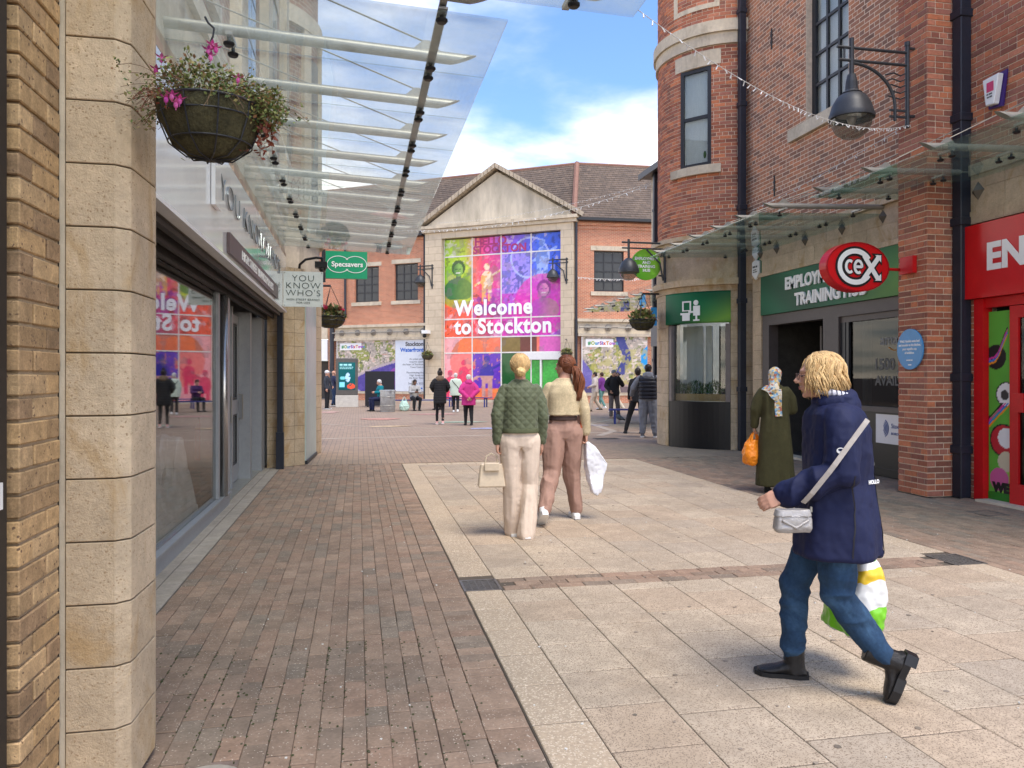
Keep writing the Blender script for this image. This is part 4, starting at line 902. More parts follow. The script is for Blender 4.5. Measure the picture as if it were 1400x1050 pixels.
def mural(s, z):
    n = vn2(s, z, 3, 3, 3); base = np.array((.12, .42, .05))*(.7+.6*n)[:, None]
    base = np.where((n > .62)[:, None], np.array((.3, .6, .08)), base)
    def circ(cs, cz, r): return ((s-cs)**2+(z-cz)**2) < r*r
    for cs, cz, r, c in ((-7.80, 1.30, .15, (.02, .02, .02)), (-7.80, 1.30, .135, (.8, .8, .78)), (-7.82, 1.29, .06, (.05, .05, .05)), (-7.84, .75, .20, (.02, .02, .02)), (-7.84, .75, .18, (.5, .03, .04)), (-7.8, .78, .12, (.8, .8, .78)), (-7.8, .5, .12, (.62, .55, .38)), (-7.9, .28, .14, (.6, .12, .3)), (-7.95, 1.75, .15, (.02, .02, .02))):
        base = np.where(circ(cs, cz, r)[:, None], np.array(c), base)
    for k, c in enumerate(((.8, .3, .02), (.05, .2, .6), (.6, .05, .3), (.02, .02, .02))):
        q = np.abs((z-1.75-.03*k)-(s+7.95)*1.2-.05*np.sin(20*s)) < .013; base = np.where((q & (s < -7.78) & (z > 1.6))[:, None], np.array(c), base)
        q = np.abs((z-1.0-.035*k)-(s+7.95)*.9) < .014; base = np.where((q & (z > .85) & (z < 1.2))[:, None], np.array(c), base)
    return base
print_panel('shop_mural', CX, -8.055, -7.72, .12, 2.30, -.05, mural, BR, .012)
m = MB(); m.bbox(CX, -8.055, -7.72, .02, .118, -.06, -.04); m.build('mural_foot', mat('green_foot', (.03, .2, .02), .5), BR)
m = MB(); text_on(m, CX, -7.87, .13, -.048, 'WE', .15, depth=.004, bold=.012); m.build('mural_lettering', M['black_plastic'], BR)
rd = MB()
for a, b, z0, z1 in ((-7.70, -7.58, .02, 2.34), (-6.7, -6.58, .02, 2.34)): rd.bbox(CX, a, b, z0, z1, -.06, .0)
for z0, z1 in ((.02, .26), (2.2, 2.34)): rd.bbox(CX, -7.58, -6.7, z0, z1, -.06, .0)
dr = rd.build('red_door', redm, BR)
q = MB(); q.bbox(CX, -7.575, -6.705, .265, 2.195, -.035, -.025); q.build('pane', M['dark_glass'], dr)
q = MB(); q.bbox(CX, -7.62, -7.46, 1.10, 1.32, .0, .05); q.build('door_plate', redm, dr)
def mural2(s, z):
    n = vn2(s, z, 4, 9, 3); base = np.array((.14, .45, .06))*(.7+.6*n)[:, None]
    def circ(cs, cz, rx, rz): return ((s-cs)**2/rx**2+(z-cz)**2/rz**2) < 1
    for cs, cz, rx, rz, c in ((-7.40, 2.0, .23, .26, (.02, .02, .02)), (-7.40, 2.0, .21, .24, (.75, .68, .5)), (-7.42, 1.97, .1, .08, (.6, .03, .02)), (-7.35, .78, .22, .16, (.45, .42, .4)), (-7.3, .55, .2, .2, (.5, .05, .05))): base = np.where(circ(cs, cz, rx, rz)[:, None], np.array(c), base)
    for z0, z1, c in ((1.56, 1.74, (.30, .02, .02)), (1.33, 1.53, (.02, .02, .02)), (1.36, 1.50, (.6, .5, .02)), (1.12, 1.28, (.03, .2, .02))): base = np.where(((z > z0) & (z < z1))[:, None], np.array(c), base)
    return base
print_panel('door_mural', CX, -7.57, -6.71, .27, 2.19, -.06, mural2, BR, .02)
m = MB(); text_on(m, CX, -7.56, 1.585, -.058, 'BUY', .18, depth=.004, bold=.01, align='LEFT'); text_on(m, CX, -7.56, 1.125, -.058, 'EXCHANGE', .15, depth=.004, bold=.01, align='LEFT'); m.build('mural_lettering', M['white_ink'], BR)
m = MB(); text_on(m, CX, -7.56, 1.365, -.057, 'SELL', .17, depth=.004, bold=.01, align='LEFT'); m.build('mural_lettering', M['black_plastic'], BR)
m = MB(); m.box(7.35, 7.7, 5, 8.05, -.01, .025); m.build('door_step', M['stone_pale'], BR)
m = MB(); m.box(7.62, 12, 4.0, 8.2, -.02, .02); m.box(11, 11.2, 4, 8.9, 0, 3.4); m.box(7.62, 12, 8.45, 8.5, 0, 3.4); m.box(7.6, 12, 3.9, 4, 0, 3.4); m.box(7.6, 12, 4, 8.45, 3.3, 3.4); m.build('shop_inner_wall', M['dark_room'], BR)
# ---- canopies
canopy('glass_canopy', 'clear glass canopy with pointed steel tubes above the red shopfront', 5.92, 7.5, 4.3, 9.3, 3.90, .03, .93, M['canopy_glass_r'])
canopy('glass_canopy', 'greenish glass canopy with pointed steel tubes above the training hub and turret', 5.74, 7.79, 10.3, 14.6, 3.90, .03, .93, M['canopy_glass_r'])
# ---- red oval sign
sB = Basis((6.09, 8.78), (1, .07))
cs = thing('projecting_sign', 'glossy red oval projecting sign reading CEX in white on a red arm', 'sign', (6.2, 8.7, 2.9))
sx_, sz_ = .20, 2.92
def oval(rx, rz, n=48, c=(0, 0)): return [(sx_+c[0]+rx*math.cos(t), sz_+c[1]+rz*math.sin(t)) for t in np.linspace(0, 2*math.pi, n, endpoint=False)]
m = MB(); m.face(sB, oval(.475, .318), -.16, 0); m.build('case', red, cs, bevel=.012)
blk = M['black_plastic']; wht = M['white_ink']
m = MB(); ring(m, sB, sx_, sz_, .477, .32, .018, .0005, th=.004); m.build('rim', mat('dark_red_rim', (.33, .006, .01), .3), cs)
def stroke(mb, B, pts, w, d, th, closed=False):
    """a thick polyline laid flat on a sign"""
    P = [Vector(p) for p in pts]; L_, R_ = [], []
    for i, p in enumerate(P):
        a = P[i-1] if (i or closed) else p; b = P[(i+1) % len(P)] if (i < len(P)-1 or closed) else p
        t = (b-a).normalized(); n = Vector((-t.y, t.x))*w/2; L_.append(p+n); R_.append(p-n)
    for i in range(len(P)-(0 if closed else 1)):
        j = (i+1) % len(P); mb.face(B, [tuple(R_[i]), tuple(R_[j]), tuple(L_[j]), tuple(L_[i])], d, d+th)
def el(cx, cz, rx, rz, a0, a1, n=20): return [(sx_+cx+rx*math.cos(a), sz_+cz+rz*math.sin(a)) for a in np.linspace(a0, a1, n)]
big = el(-.05, 0, .235, .20, -.55, -5.75, 34)
xs1 = [(sx_+.08, sz_+.15), (sx_+.30, sz_-.155)]; xs2 = [(sx_+.06, sz_-.17), (sx_+.315, sz_+.145)]
cc_ = el(-.135, .0, .055, .075, .9, 5.4, 14); ee = [(sx_-.06, sz_), (sx_+.045, sz_)]+el(-.005, 0, .055, .078, 0, 5.3, 16)
m = MB()
for p, w in ((big, .125), (xs1, .115), (xs2, .115)): stroke(m, sB, p, w, .003, .004)
stroke(m, sB, cc_, .07, .0031, .004); stroke(m, sB, ee, .07, .0032, .004); m.face(sB, [(sx_+.20, sz_+.18), (sx_+.36, sz_+.18), (sx_+.36, sz_+.03)], .003, .0071); m.face(sB, [(sx_+.22, sz_-.19), (sx_+.36, sz_-.04), (sx_+.36, sz_-.19)], .0032, .0073); m.build('black_outline', blk, cs)
m = MB(); stroke(m, sB, big, .065, .0085, .004); stroke(m, sB, xs1, .062, .009, .004); stroke(m, sB, xs2, .062, .0095, .004); stroke(m, sB, cc_, .036, .0088, .004); stroke(m, sB, ee, .036, .0092, .004)
m.face(sB, [(sx_+.25, sz_+.16), (sx_+.34, sz_+.16), (sx_+.34, sz_+.07)], .0097, .0137); m.face(sB, [(sx_+.25, sz_-.17), (sx_+.34, sz_-.08), (sx_+.34, sz_-.17)], .0099, .0139); m.build('white_logo', wht, cs)
m = MB(); m.tube([sB.p(sx_+.47, sz_, -.08), sB.p(.93, sz_, -.08)], .02, 8); m.build('arm', redm, cs); m = MB(); m.box(6.93, 6.99, 8.60, 8.84, 2.84, 3.06); m.build('wall_plate', redm, cs)
# ---- blue oval plaque on the pier
bp_ = thing('wall_plaque', 'blue oval plaque with white lines of text on the brick pier', 'plaque', (6.98, 8.68, 1.88))
AB = Basis((6.985, 0), (0, -1))
m = MB(); m.face(AB, [(-8.70+.235*math.cos(t), 1.865+.262*math.sin(t)) for t in np.linspace(0, 2*math.pi, 40, endpoint=False)], .0, .02); m.build('plate', mat('plaque_blue', (.06, .26, .52), .35, var=.12, scale=14), bp_)
m = MB()
for i, t in enumerate(('Well, I fumble outta bed', 'and stumble to the kitchen,', 'pour myself a cup', 'of ambition.')): text_on(m, AB, -8.70, 1.955-i*.05, .021, t, .042, depth=.002, bold=.0012, sx=.86)
dashes(m, AB, -8.755, -8.645, 1.715, .016, .021); m.bbox(AB, -8.725, -8.665, 1.655, 1.672, .021, .023); m.build('lettering', M['white_ink'], bp_)
# ---- big lantern on its wrought bracket
lt = thing('wall_lantern', 'large grey globe lantern on ornate bracket high on the brick pier', 'lamp', (6.9, 8.68, 5.0)); dm = mat('lamp_grey_paint', (.045, .048, .052), .45, .2, bump=.1, bscale=100)
y = 8.66; X0, X1 = 6.90, 6.10
m = MB(); m.tube([(X0, y, 4.70), (X0, y, 5.78)], .028, 10); m.tube([(X0, y, 5.75), (X0, y, 5.80)], .034, 10); m.tube([(X0, y, 5.72), (7.0, y, 5.72)], .02, 6); m.tube([(X0, y, 4.85), (7.0, y, 4.85)], .02, 6); m.build('post', dm, lt)
m = MB(); m.tube([(X0, y, 5.66), (X1-.20, y, 5.66)], .02, 8); m.tube([(X0, y, 5.50), (X1-.18, y, 5.50)], .02, 8); m.tube([(X1-.1, y-.0, 5.66), (X1-.1, y, 5.50)], .014, 6); m.build('arm', dm, lt)
m = MB(); m.tube([(X0-.18, y, 4.78), (X0-.18, y, 4.95)]+[(X0-.18-.62*(1-math.cos(a)), y, 4.95+.52*math.sin(a)) for a in np.linspace(.1, 1.57, 12)], .02, 8); m.build('curved_brace', dm, lt)
m = MB()
for k in range(5): m.tube([(X0-.02, y, 5.40-k*.075+.0), (X0-.10, y, 5.36-k*.075), (X0-.2-.02*k, y, 5.39-k*.075), (X0-.32+.03*k, y, 5.355-k*.07)], .009, 6)
for z in (4.82, 4.90): m.box(X0-.26, X0-.02, y-.012, y+.012, z, z+.025)
m.build('scrollwork', dm, lt)
m = MB(); m.tube([(X1+.0, y, 5.78), (X1, y, 5.20)], .03, 10); m.tube([(X1, y, 5.32), (X1, y, 5.23), (X1, y, 5.12), (X1, y, 5.08)], [.05, .07, .08, .13], 14); m.build('stem', dm, lt)
m = MB(); m.lathe([(.0, .30), (.10, .29), (.18, .23), (.235, .13), (.262, .03), (.275, .0), (.275, -.04), (.25, -.045), (.25, 0), (0, .05)], (X1, y, 4.80), 28); m.build('hood', dm, lt, smooth='angle')
m = MB(); m.lathe([(.245, 0), (.235, -.08), (.19, -.17), (.11, -.23), (0, -.25)], (X1, y, 4.755), 28); m.build('globe', glass('lamp_globe', (.8, .78, .74), .75, dirt=.25), lt, smooth=True)
m = MB(); m.ell((X1, y, 4.78), (.06, .06, .10)); m.lathe([(.20, .02), (.09, -.02), (.05, 0)], (X1, y, 4.80), 20); m.build('bulb', mat('reflector', (.6, .6, .58), .3, .6), lt, smooth=True)
# ---- alarm boxes
def alarm(label, B, s, z, sc, c2, txt):
    t = thing('alarm_box', label, 'alarm box', B.p(s, z, 0))
    m = MB(); m.face(B, [(s-.10*sc, z+.13*sc), (s-.06*sc, z-.15*sc), (s+.05*sc, z-.16*sc), (s+.11*sc, z+.14*sc)], 0, .07*sc); m.build('case', M['white_plastic'], t, bevel=.01)
    m = MB(); m.face(B, [(s-.13*sc, z+.15*sc), (s-.09*sc, z-.17*sc), (s+.09*sc, z-.19*sc), (s+.145*sc, z+.17*sc)], -.02, -.002); m.build('back_plate', mat('alarm_back_%s' % c2[0], c2[1], .4), t)
    m = MB(); m.bbox(B, s-.04*sc, s+.05*sc, z-.02*sc, z+.08*sc, .07*sc+.001, .07*sc+.003); m.build('emblem', mat('alarm_mark_%s' % c2[0], c2[2], .5), t)
    m = MB(); dashes(m, B, s-.04*sc, s+.04*sc, z-.05*sc, .015*sc, .07*sc+.001); dashes(m, B, s-.035*sc, s+.035*sc, z-.08*sc, .015*sc, .07*sc+.001, 3); m.build('lettering', M['ink_grey'], t)
alarm('white tapered alarm box with purple back on the brick wall above the red fascia', Basis((7.46, 0), (0, -1)), -7.86, 4.93, 1.15, ('purple', (.05, .02, .16), (.6, .05, .15)), 'ADT')
def shield(label, s, z):
    t = thing('alarm_box', label, 'alarm box', RB.p(s, z, 0))
    P = [(-.13, .17), (0, .21), (.13, .17), (.13, -.08), (.0, -.20), (-.13, -.08)]
    m = MB(); m.face(RB, [(s+a, z+b) for a, b in P], .02, .07); m.build('case', M['white_plastic'], t, bevel=.01)
    m = MB(); m.face(RB, [(s+a*1.1+.01, z+b*1.12-.02) for a, b in P], .0, .018); m.build('back_plate', mat('alarm_green', (.01, .15, .07), .4), t)
    m = MB(); dashes(m, RB, s-.09, s+.09, z+.05, .035, .071, 2); dashes(m, RB, s-.08, s+.08, z-.005, .022, .071, 4); dashes(m, RB, s-.08, s+.08, z-.045, .022, .071, 5); m.build('lettering', M['ink_grey'], t)
shield('upper white shield alarm box on the stone pier by the slim downpipe', -14.02, 4.02); shield('lower white shield alarm box on the stone pier by the slim downpipe', -14.02, 3.62)
# ---- wall ties on the brick
for i, (y, z) in enumerate(((13.5, 8.0), (13.4, 5.15))):
    m = MB(); m.bbox(RB, -y-.015, -y+.015, z-.2, z+.2, .005, .02); m.bbox(RB, -y-.03, -y+.03, z+.05, z+.09, .005, .025); m.bbox(RB, -y-.03, -y+.03, z-.09, z-.05, .005, .025)
    m.build('wall_tie', M['dark_metal'], BR)
# ---- round green sign, lantern and basket arm on the turret
rs_ = thing('projecting_sign', 'round lime green sign reading EMPLOYMENT AND TRAINING HUB at the turret edge', 'sign', (6.2, 15.9, 4))
B = Basis((0, 15.9), (1, 0)); cx_, cz_ = 6.16, 3.95; nn = 28
def disc_print(s, z):
    r = np.array((.10, .36, .02)); t = np.clip((s-cx_+.3)+(z-cz_)*.6, 0, 1)[:, None]; c = r*(1-t)+np.array((.33, .62, .06))*t
    q = np.abs((s-cx_)*.5+(z-cz_)+.12*np.sin((s-cx_)*6)) < .03; return np.where(q[:, None], c*1.35, c)
rr = np.linspace(0, 1, 9)[1:]; vs = [(0, 0)]+[(r*math.cos(a), r*math.sin(a)) for r in rr for a in np.linspace(0, 2*math.pi, nn, endpoint=False)]
V2 = np.array(vs)*.34; fs = [(0, 1+i, 1+(i+1) % nn) for i in range(nn)]+[(1+k*nn+i, 1+(k+1)*nn+i, 1+(k+1)*nn+(i+1) % nn, 1+k*nn+(i+1) % nn) for k in range(7) for i in range(nn)]
K = len(V2); V3 = [B.p(cx_+a, cz_+b, .05) for a, b in V2]+[B.p(cx_+a, cz_+b, 0) for a, b in V2[-nn:]]
fs += [(K-nn+i, K+i, K+(i+1) % nn, K-nn+(i+1) % nn) for i in range(nn)]+[tuple(range(K, K+nn))]
me = bpy.data.meshes.new('disc'); me.from_pydata(V3, [], fs); me.materials.append(printed()); a_ = me.color_attributes.new('Col', 'FLOAT_COLOR', 'POINT'); c4 = np.ones((len(V3), 4)); c4[:K, :3] = disc_print(V2[:, 0]+cx_, V2[:, 1]+cz_); c4[K:, :3] = (.05, .2, .02); a_.data.foreach_set('color', np.clip(c4, 0, 1).ravel()); link('disc', me, rs_)
m = MB()
for i, t in enumerate(('EMPLOYMENT', 'AND', 'TRAINING', 'HUB')): text_on(m, B, cx_, cz_+.10-i*.085, .052, t, .085, depth=.003, bold=.003)
m.build('lettering', M['white_ink'], rs_); m = MB(); m.box(6.45, 6.66, 15.86, 15.90, 3.7, 3.73); m.box(6.45, 6.66, 15.86, 15.90, 4.15, 4.18); m.build('bracket', M['dark_metal'], rs_)
def lantern(name, label, base, dirx, size, group=None, reach=.62):
    """small bell lantern hung from a square bracket; base: point on the wall, dirx: unit vector along the arm"""
    t = thing(name, label, 'lamp', base, group=group); b = Vector(base); d = Vector((dirx[0], dirx[1], 0)).normalized(); s = size; u = Vector((0, 0, 1))
    m = MB(); m.tube([b+d*.06*s, b+d*.06*s+u*1.0*s], .03*s, 6); m.tube([b+u*.15*s, b+d*.06*s+u*.15*s], .03*s, 5); m.tube([b+u*.85*s, b+d*.06*s+u*.85*s], .03*s, 5); m.build('post', dm, t)
    m = MB(); m.tube([b+u*.95*s, b+d*(reach+.16)*s+u*.95*s], .022*s, 6); m.tube([b+u*.82*s, b+d*(reach+.16)*s+u*.82*s], .018*s, 6); m.tube([b+d*.1*s+u*.1*s, b+d*.18*s+u*.5*s, b+d*.5*s+u*.8*s], .02*s, 6); m.build('arm', dm, t)
    c = b+d*reach*s+u*.30*s
    m = MB(); m.tube([c+u*.72*s, c+u*.30*s], .03*s, 8); m.lathe([(.0, .30*s), (.06*s, .29*s), (.16*s, .20*s), (.22*s, .08*s), (.24*s, 0), (.24*s, -.04*s), (.0, -.03*s)], c, 18); m.build('hood', dm, t, smooth='angle')
    m = MB(); m.lathe([(.20*s, -.041*s), (.18*s, -.12*s), (.10*s, -.2*s), (0, -.22*s)], c, 16); m.build('globe', MATS['lamp_globe'], t, smooth=True); return t
lantern('wall_lantern', 'grey bell lantern hanging on a long arm beside the round green sign', (6.60, 15.75, 3.50), (-1, 0), .95, reach=.93)
# ================================================================ brick block further up on the right
B2 = thing('brick_block', 'far red brick block with stone corner and dark eaves just behind the turret', 'building', (10, 21, 0))
BB = Basis((9.85, 0), (0, -1))
m = MB(); m.box(9.85, 16, 17.6, 24.75, 0, 8.3); m.build('wall', brick_tex('far_red_brick', (.42, .16, .09), (.34, .125, .075), (.50, .36, .25), .225, .075, .011, .12), B2, uv=lambda c: np.stack([c[:, 0]+c[:, 1], c[:, 2]], 1))
m = MB(); m.box(9.5, 16.3, 17.3, 25.1, 8.3, 8.45); m.box(9.45, 9.55, 17.3, 25.1, 8.25, 8.45); m.build('eaves', M['dark_metal'], B2)
m = MB(); m.prism([(9.5, 8.46), (16.3, 8.46), (16.3, 11.5)], 17.3, 25.1, lambda a, b, t: (a, t, b)); m.build('roof', mat('brown_tiles_b', (.13, .085, .07), .9, var=.3, scale=8), B2)
for k in range(28):
    m = MB(); m.box(9.82, 10.1, 24.5 if k % 2 else 24.35, 24.80, k*.3, k*.3+.29); m.build('quoin', M['stone_pale'], B2)
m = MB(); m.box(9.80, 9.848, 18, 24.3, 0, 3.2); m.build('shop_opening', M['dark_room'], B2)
m = MB(); m.box(9.6, 9.79, 18, 24.3, 2.5, 3.3); m.build('fascia', mat('grey_fascia', (.16, .165, .17), .5), B2)
pipe('black downpipe on the stone corner of the brick block behind the turret', 9.72, 24.2, 8.3, .14, (2, 5, 7))
canopy('glass_canopy', 'distant glass canopy on the brick block behind the lantern', 8.0, 9.8, 19.6, 27.0, 3.85, .03, 1.2, M['canopy_glass_r'])
m = MB(); m.box(8.7, 9.6, 22.0, 22.05, 3.05, 3.60); tag(m.build('shop_sign', mat('sky_blue_sign', (.03, .25, .58), .4)), 'small sky blue shop sign under the distant glass canopy', 'sign')
# ================================================================ far building
FE = Vector((.832, -.555, 0)); FB = Basis((5.03, 45.91), (.832, -.555))
BFAR = thing('market_hall', 'red brick centre with pale gabled bay and brown tiled roof closing the street', 'building', (8, 44, 0))
fbk = brick_tex('far_orange_brick', (.56, .20, .105), (.42, .145, .082), (.58, .42, .28), .225, .075, .010, .12)
def stone_tex(nm, bw, bh): return brick_tex(nm, (.60, .50, .36), (.55, .455, .325), (.36, .28, .19), bw, bh, .012, .10, .85, .4, .15)
fst = stone_tex('far_stone', .9, .42)
uvf = lambda B: B
# left wing wall with openings
def far_wall(B, s0, s1, z0, z1, holes, name='wall', d=0):
    ss = sorted({s0, s1, *[h[0] for h in holes], *[h[1] for h in holes]}); m = MB()
    for a, b in zip(ss, ss[1:]):
        hs = [h for h in holes if h[0] <= a+.001 and h[1] >= b-.001]; z = z0
        for h in sorted(hs, key=lambda h: h[2]):
            if h[2] > z: m.bbox(B, a, b, z, h[2], -.4, d)
            z = h[3]
        if z < z1: m.bbox(B, a, b, z, z1, -.4, d)
    return m.build(name, fbk, BFAR, uv=B)
LW = [(-6.32, -4.55, 6.15, 8.35), (-3.42, -1.78, 6.15, 8.4)]
far_wall(FB, -16, -1.1, 4.72, 10.1, LW)
def far_window(B, s0, s1, z0, z1, nx=3, nz=4):
    window(B, s0, s1, z0, z1, -.15, nx, nz, BFAR, .09, .07, mat('far_pane', (.035, .04, .045), .15), None)
    m = MB(); m.bbox(B, s0-.2, s1+.2, z0-.24, z0-.02, -.1, .09); m.bbox(B, s0-.2, s1+.2, z1+.02, z1+.27, -.1, .03); m.build('window_surround', M['stone_pale'], BFAR)
for h in LW: far_window(FB, *h)
WB = Basis((11.9, 41.37), (9.99, -.37))
WBh = [(1.06, 2.80, 6.27, 8.55)]
far_wall(WB, .05, 14, 4.72, 10.25, WBh); far_window(WB, *WBh[0])
# stone centre bay
m = MB(); m.bbox(FB, -1.12, -.02, 0, 10.08, -.5, .30); m.bbox(FB, 7.46, 8.2, 0, 10.08, -.5, .30); m.bbox(FB, -.02, 7.46, 9.70, 10.08, -.5, .30); m.build('stone_bay', fst, BFAR, uv=FB)
m = MB(); m.bbox(FB, -1.3, 8.4, 10.08, 10.28, -.5, .42); m.bbox(FB, -1.4, 8.5, 10.28, 10.46, -.5, .55); m.build('cornice', M['stone_pale'], BFAR)
m = MB(); m.face(FB, [(-1.2, 10.46), (8.3, 10.46), (3.55, 13.35)], -.3, .2); m.build('gable', mat('render_cream', (.60, .53, .41), .9, stain=.35, var=.08, scale=.8, stretch=(1, 1, .25)), BFAR)
m = MB()
for sg in (-1, 1):
    a0, z0, a1, z1 = (-1.55, 10.40, 3.55, 13.52) if sg < 0 else (8.65, 10.40, 3.55, 13.52); n = 22
    for i in range(n):
        t0, t1 = i/n+.003, (i+1)/n-.003; p0 = (a0+(a1-a0)*t0, z0+(z1-z0)*t0); p1 = (a0+(a1-a0)*t1, z0+(z1-z0)*t1)
        m.face(FB, [p0, p1, (p1[0], p1[1]+.28), (p0[0], p0[1]+.28)], -.4, .55)
m.build('coping', mat('lichened_coping', (.40, .335, .25), .9, var=.3, scale=4), BFAR); m = MB(); m.face(FB, [(-1.45, 10.46), (8.55, 10.46), (3.55, 13.52)], -.42, -.32); m.build('gable_back', M['stone_pale'], BFAR)
# roofs: overlapping tile courses
rt = brick_tex('far_roof_tiles', (.165, .12, .088), (.115, .086, .066), (.06, .046, .038), .30, .30, .012, .3, .9, .5, .2)
def roof(B, s0, s1, z0, z1, d0, d1, n, s0t=None, s1t=None):
    m = MB(); s0t = s0 if s0t is None else s0t; s1t = s1 if s1t is None else s1t
    for k in range(n):
        t0, t1 = k/n, (k+1)/n; a0 = s0+(s0t-s0)*t0; a1 = s1+(s1t-s1)*t0; b0 = s0+(s0t-s0)*t1; b1 = s1+(s1t-s1)*t1
        za, zb = z0+(z1-z0)*t0, z0+(z1-z0)*t1; da, db = d0+(d1-d0)*t0, d0+(d1-d0)*t1; k_ = len(m.v)
        m.add([B.p(a0, za+.05, da), B.p(a1, za+.05, da), B.p(b1, zb, db), B.p(b0, zb, db), B.p(a0, za-.03, da), B.p(a1, za-.03, da)], [(0, 1, 2, 3), (4, 5, 1, 0)])
    sl_ = math.hypot(z1-z0, d1-d0); f = sl_/(z1-z0)
    o = m.build('roof', rt, BFAR, uv=lambda c: np.stack([(c-np.array(B.o))@np.array(B.e), (c[:, 2])*f], 1), recalc=False); return o
roof(FB, -16.5, 8.3, 10.12, 14.6, .35, -4.4, 26, s1t=6.93); roof(WB, -.1, 15, 10.32, 14.6, .35, -4.4, 26, s0t=1.17)
m = MB(); m.bbox(FB, -16.5, -1.3, 9.98, 10.12, .12, .42); m.bbox(WB, -.05, 14.5, 10.18, 10.33, .12, .42); m.build('gutter', M['dark_metal'], BFAR)
m = MB(); m.tube([FB.p(-16, 14.6, -4.4), FB.p(6.93, 14.6, -4.4)], .12, 6); m.tube([WB.p(1.17, 14.6, -4.4), WB.p(15, 14.6, -4.4)], .12, 6); m.tube([FB.p(8.25, 10.35, .3), FB.p(6.93, 14.65, -4.4)], .16, 6); m.build('ridge', mat('ridge_tile', (.24, .13, .095), .9), BFAR)
m = MB(); m.bbox(WB, .1, 14, 9.75, 9.86, 0, .05); m.bbox(WB, .1, 14, 9.95, 10.1, 0, .08); m.bbox(FB, -16, -1.15, 9.8, 9.95, 0, .06); m.build('brick_cornice', fbk, BFAR, uv=WB)
# shop surrounds : stone lintels, scroll studs, brick plinth
for B, s0, s1 in ((FB, -7.75, -1.12), (WB, .1, 4.45)):
    m = MB(); m.bbox(B, s0, s1, 3.82, 4.55, -.4, .10); m.bbox(B, s0-.05, s1, 4.55, 4.72, -.4, .25); m.bbox(B, s0, s1, 3.74, 3.90, -.3, .20); m.build('shop_lintel', M['stone_pale'], BFAR)
    m = MB(); m.bbox(B, s0, s1, 0, .42, -.4, .08); m.build('plinth', fbk, BFAR, uv=B); m = MB(); m.bbox(B, s0, s1, .42, .56, -.4, .14); m.build('plinth_cap', M['stone_pale'], BFAR)
    n = 6 if B is FB else 4; m = MB(); m.tube([B.p(s0, 4.22, .38), B.p(s1, 4.22, .38)], .035, 6); m.build('rail', M['steel'], BFAR)
    for i in range(n):
        s = s0+.55+(s1-s0-.8)*i/(n-1 if n > 1 else 1)
        if s > s1-.1: s = s1-.15
        q = MB(); q.lathe([(0, .0), (.19, .02), (.19, .05), (.05, .09), (.03, .30), (0, .30)], n=12)
        q.v = [tuple(B.p(s+a, 4.22+b, .1+c)) for a, b, c in q.v]; q.tube([B.p(s, 4.22, .35), B.p(s+.45, 4.22, .52)], .03, 5); q.build('scroll_bracket', mat('bracket_grey', (.22, .20, .17), .6), BFAR)
# outer parts of the left wing: next shop
m = MB(); m.bbox(FB, -8.3, -7.76, 0, 4.72, -.4, .02); m.build('wall', fbk, BFAR, uv=FB)
m = MB(); m.bbox(FB, -16, -8.3, 3.9, 4.75, -.4, .15); m.build('shop_lintel', M['stone_pale'], BFAR)
m = MB(); m.bbox(FB, -16, -8.31, 2.5, 3.85, -.1, .12); m.build('white_fascia', M['white_sign'], BFAR); m = MB(); m.bbox(FB, -16, -8.31, 0.05, 2.5, -1.0, -.6); m.build('shop_opening', M['dark_room'], BFAR)
# right of the right wing
m = MB(); m.bbox(WB, 4.46, 14, 0, 4.72, -.4, .05); m.build('wall', fst, BFAR, uv=WB)
# ---- the big printed window
R_ = lambda *c: np.array(c)
def hsv(h, s, v):
    h = np.asarray(h) % 1*6; i = np.floor(h).astype(int) % 6; f = h-np.floor(h); p, q, t = v*(1-s), v*(1-s*f), v*(1-s*(1-f))
    return np.stack([np.choose(i, [v+0*h, q, p+0*h, p+0*h, t, v+0*h]), np.choose(i, [t, v+0*h, v+0*h, q, p+0*h, p+0*h]), np.choose(i, [p+0*h, p+0*h, t, v+0*h, v+0*h, q])], 1)
def figure(s, z, cx, cz, h):
    """mask of a plain head and shoulders, head radius h"""
    head = ((s-cx)**2/(h*.8)**2+(z-cz)**2/h**2) < 1; neck = (np.abs(s-cx) < h*.4) & (z < cz) & (z > cz-1.6*h)
    sh = ((s-cx)**2/(h*2.3)**2+(z-(cz-2.9*h))**2/(h*1.7)**2 < 1) & (z > cz-4.2*h); return head, neck | sh
def body_fig(s, z, cx, cz, h):
    a = ((s-cx)**2/(h*.09)**2+(z-cz)**2/(h*.1)**2) < 1; b = ((s-cx)**2/(h*.2)**2+(z-(cz-.38*h))**2/(h*.27)**2) < 1; c = (np.abs(np.abs(s-cx)-h*.09) < h*.06) & (z < cz-.4*h) & (z > cz-1.0*h)
    d = (np.abs((z-(cz-.33*h))-(s-cx)*.5) < .035*h) & (np.abs(s-cx) < h*.42); return a | b | c | d
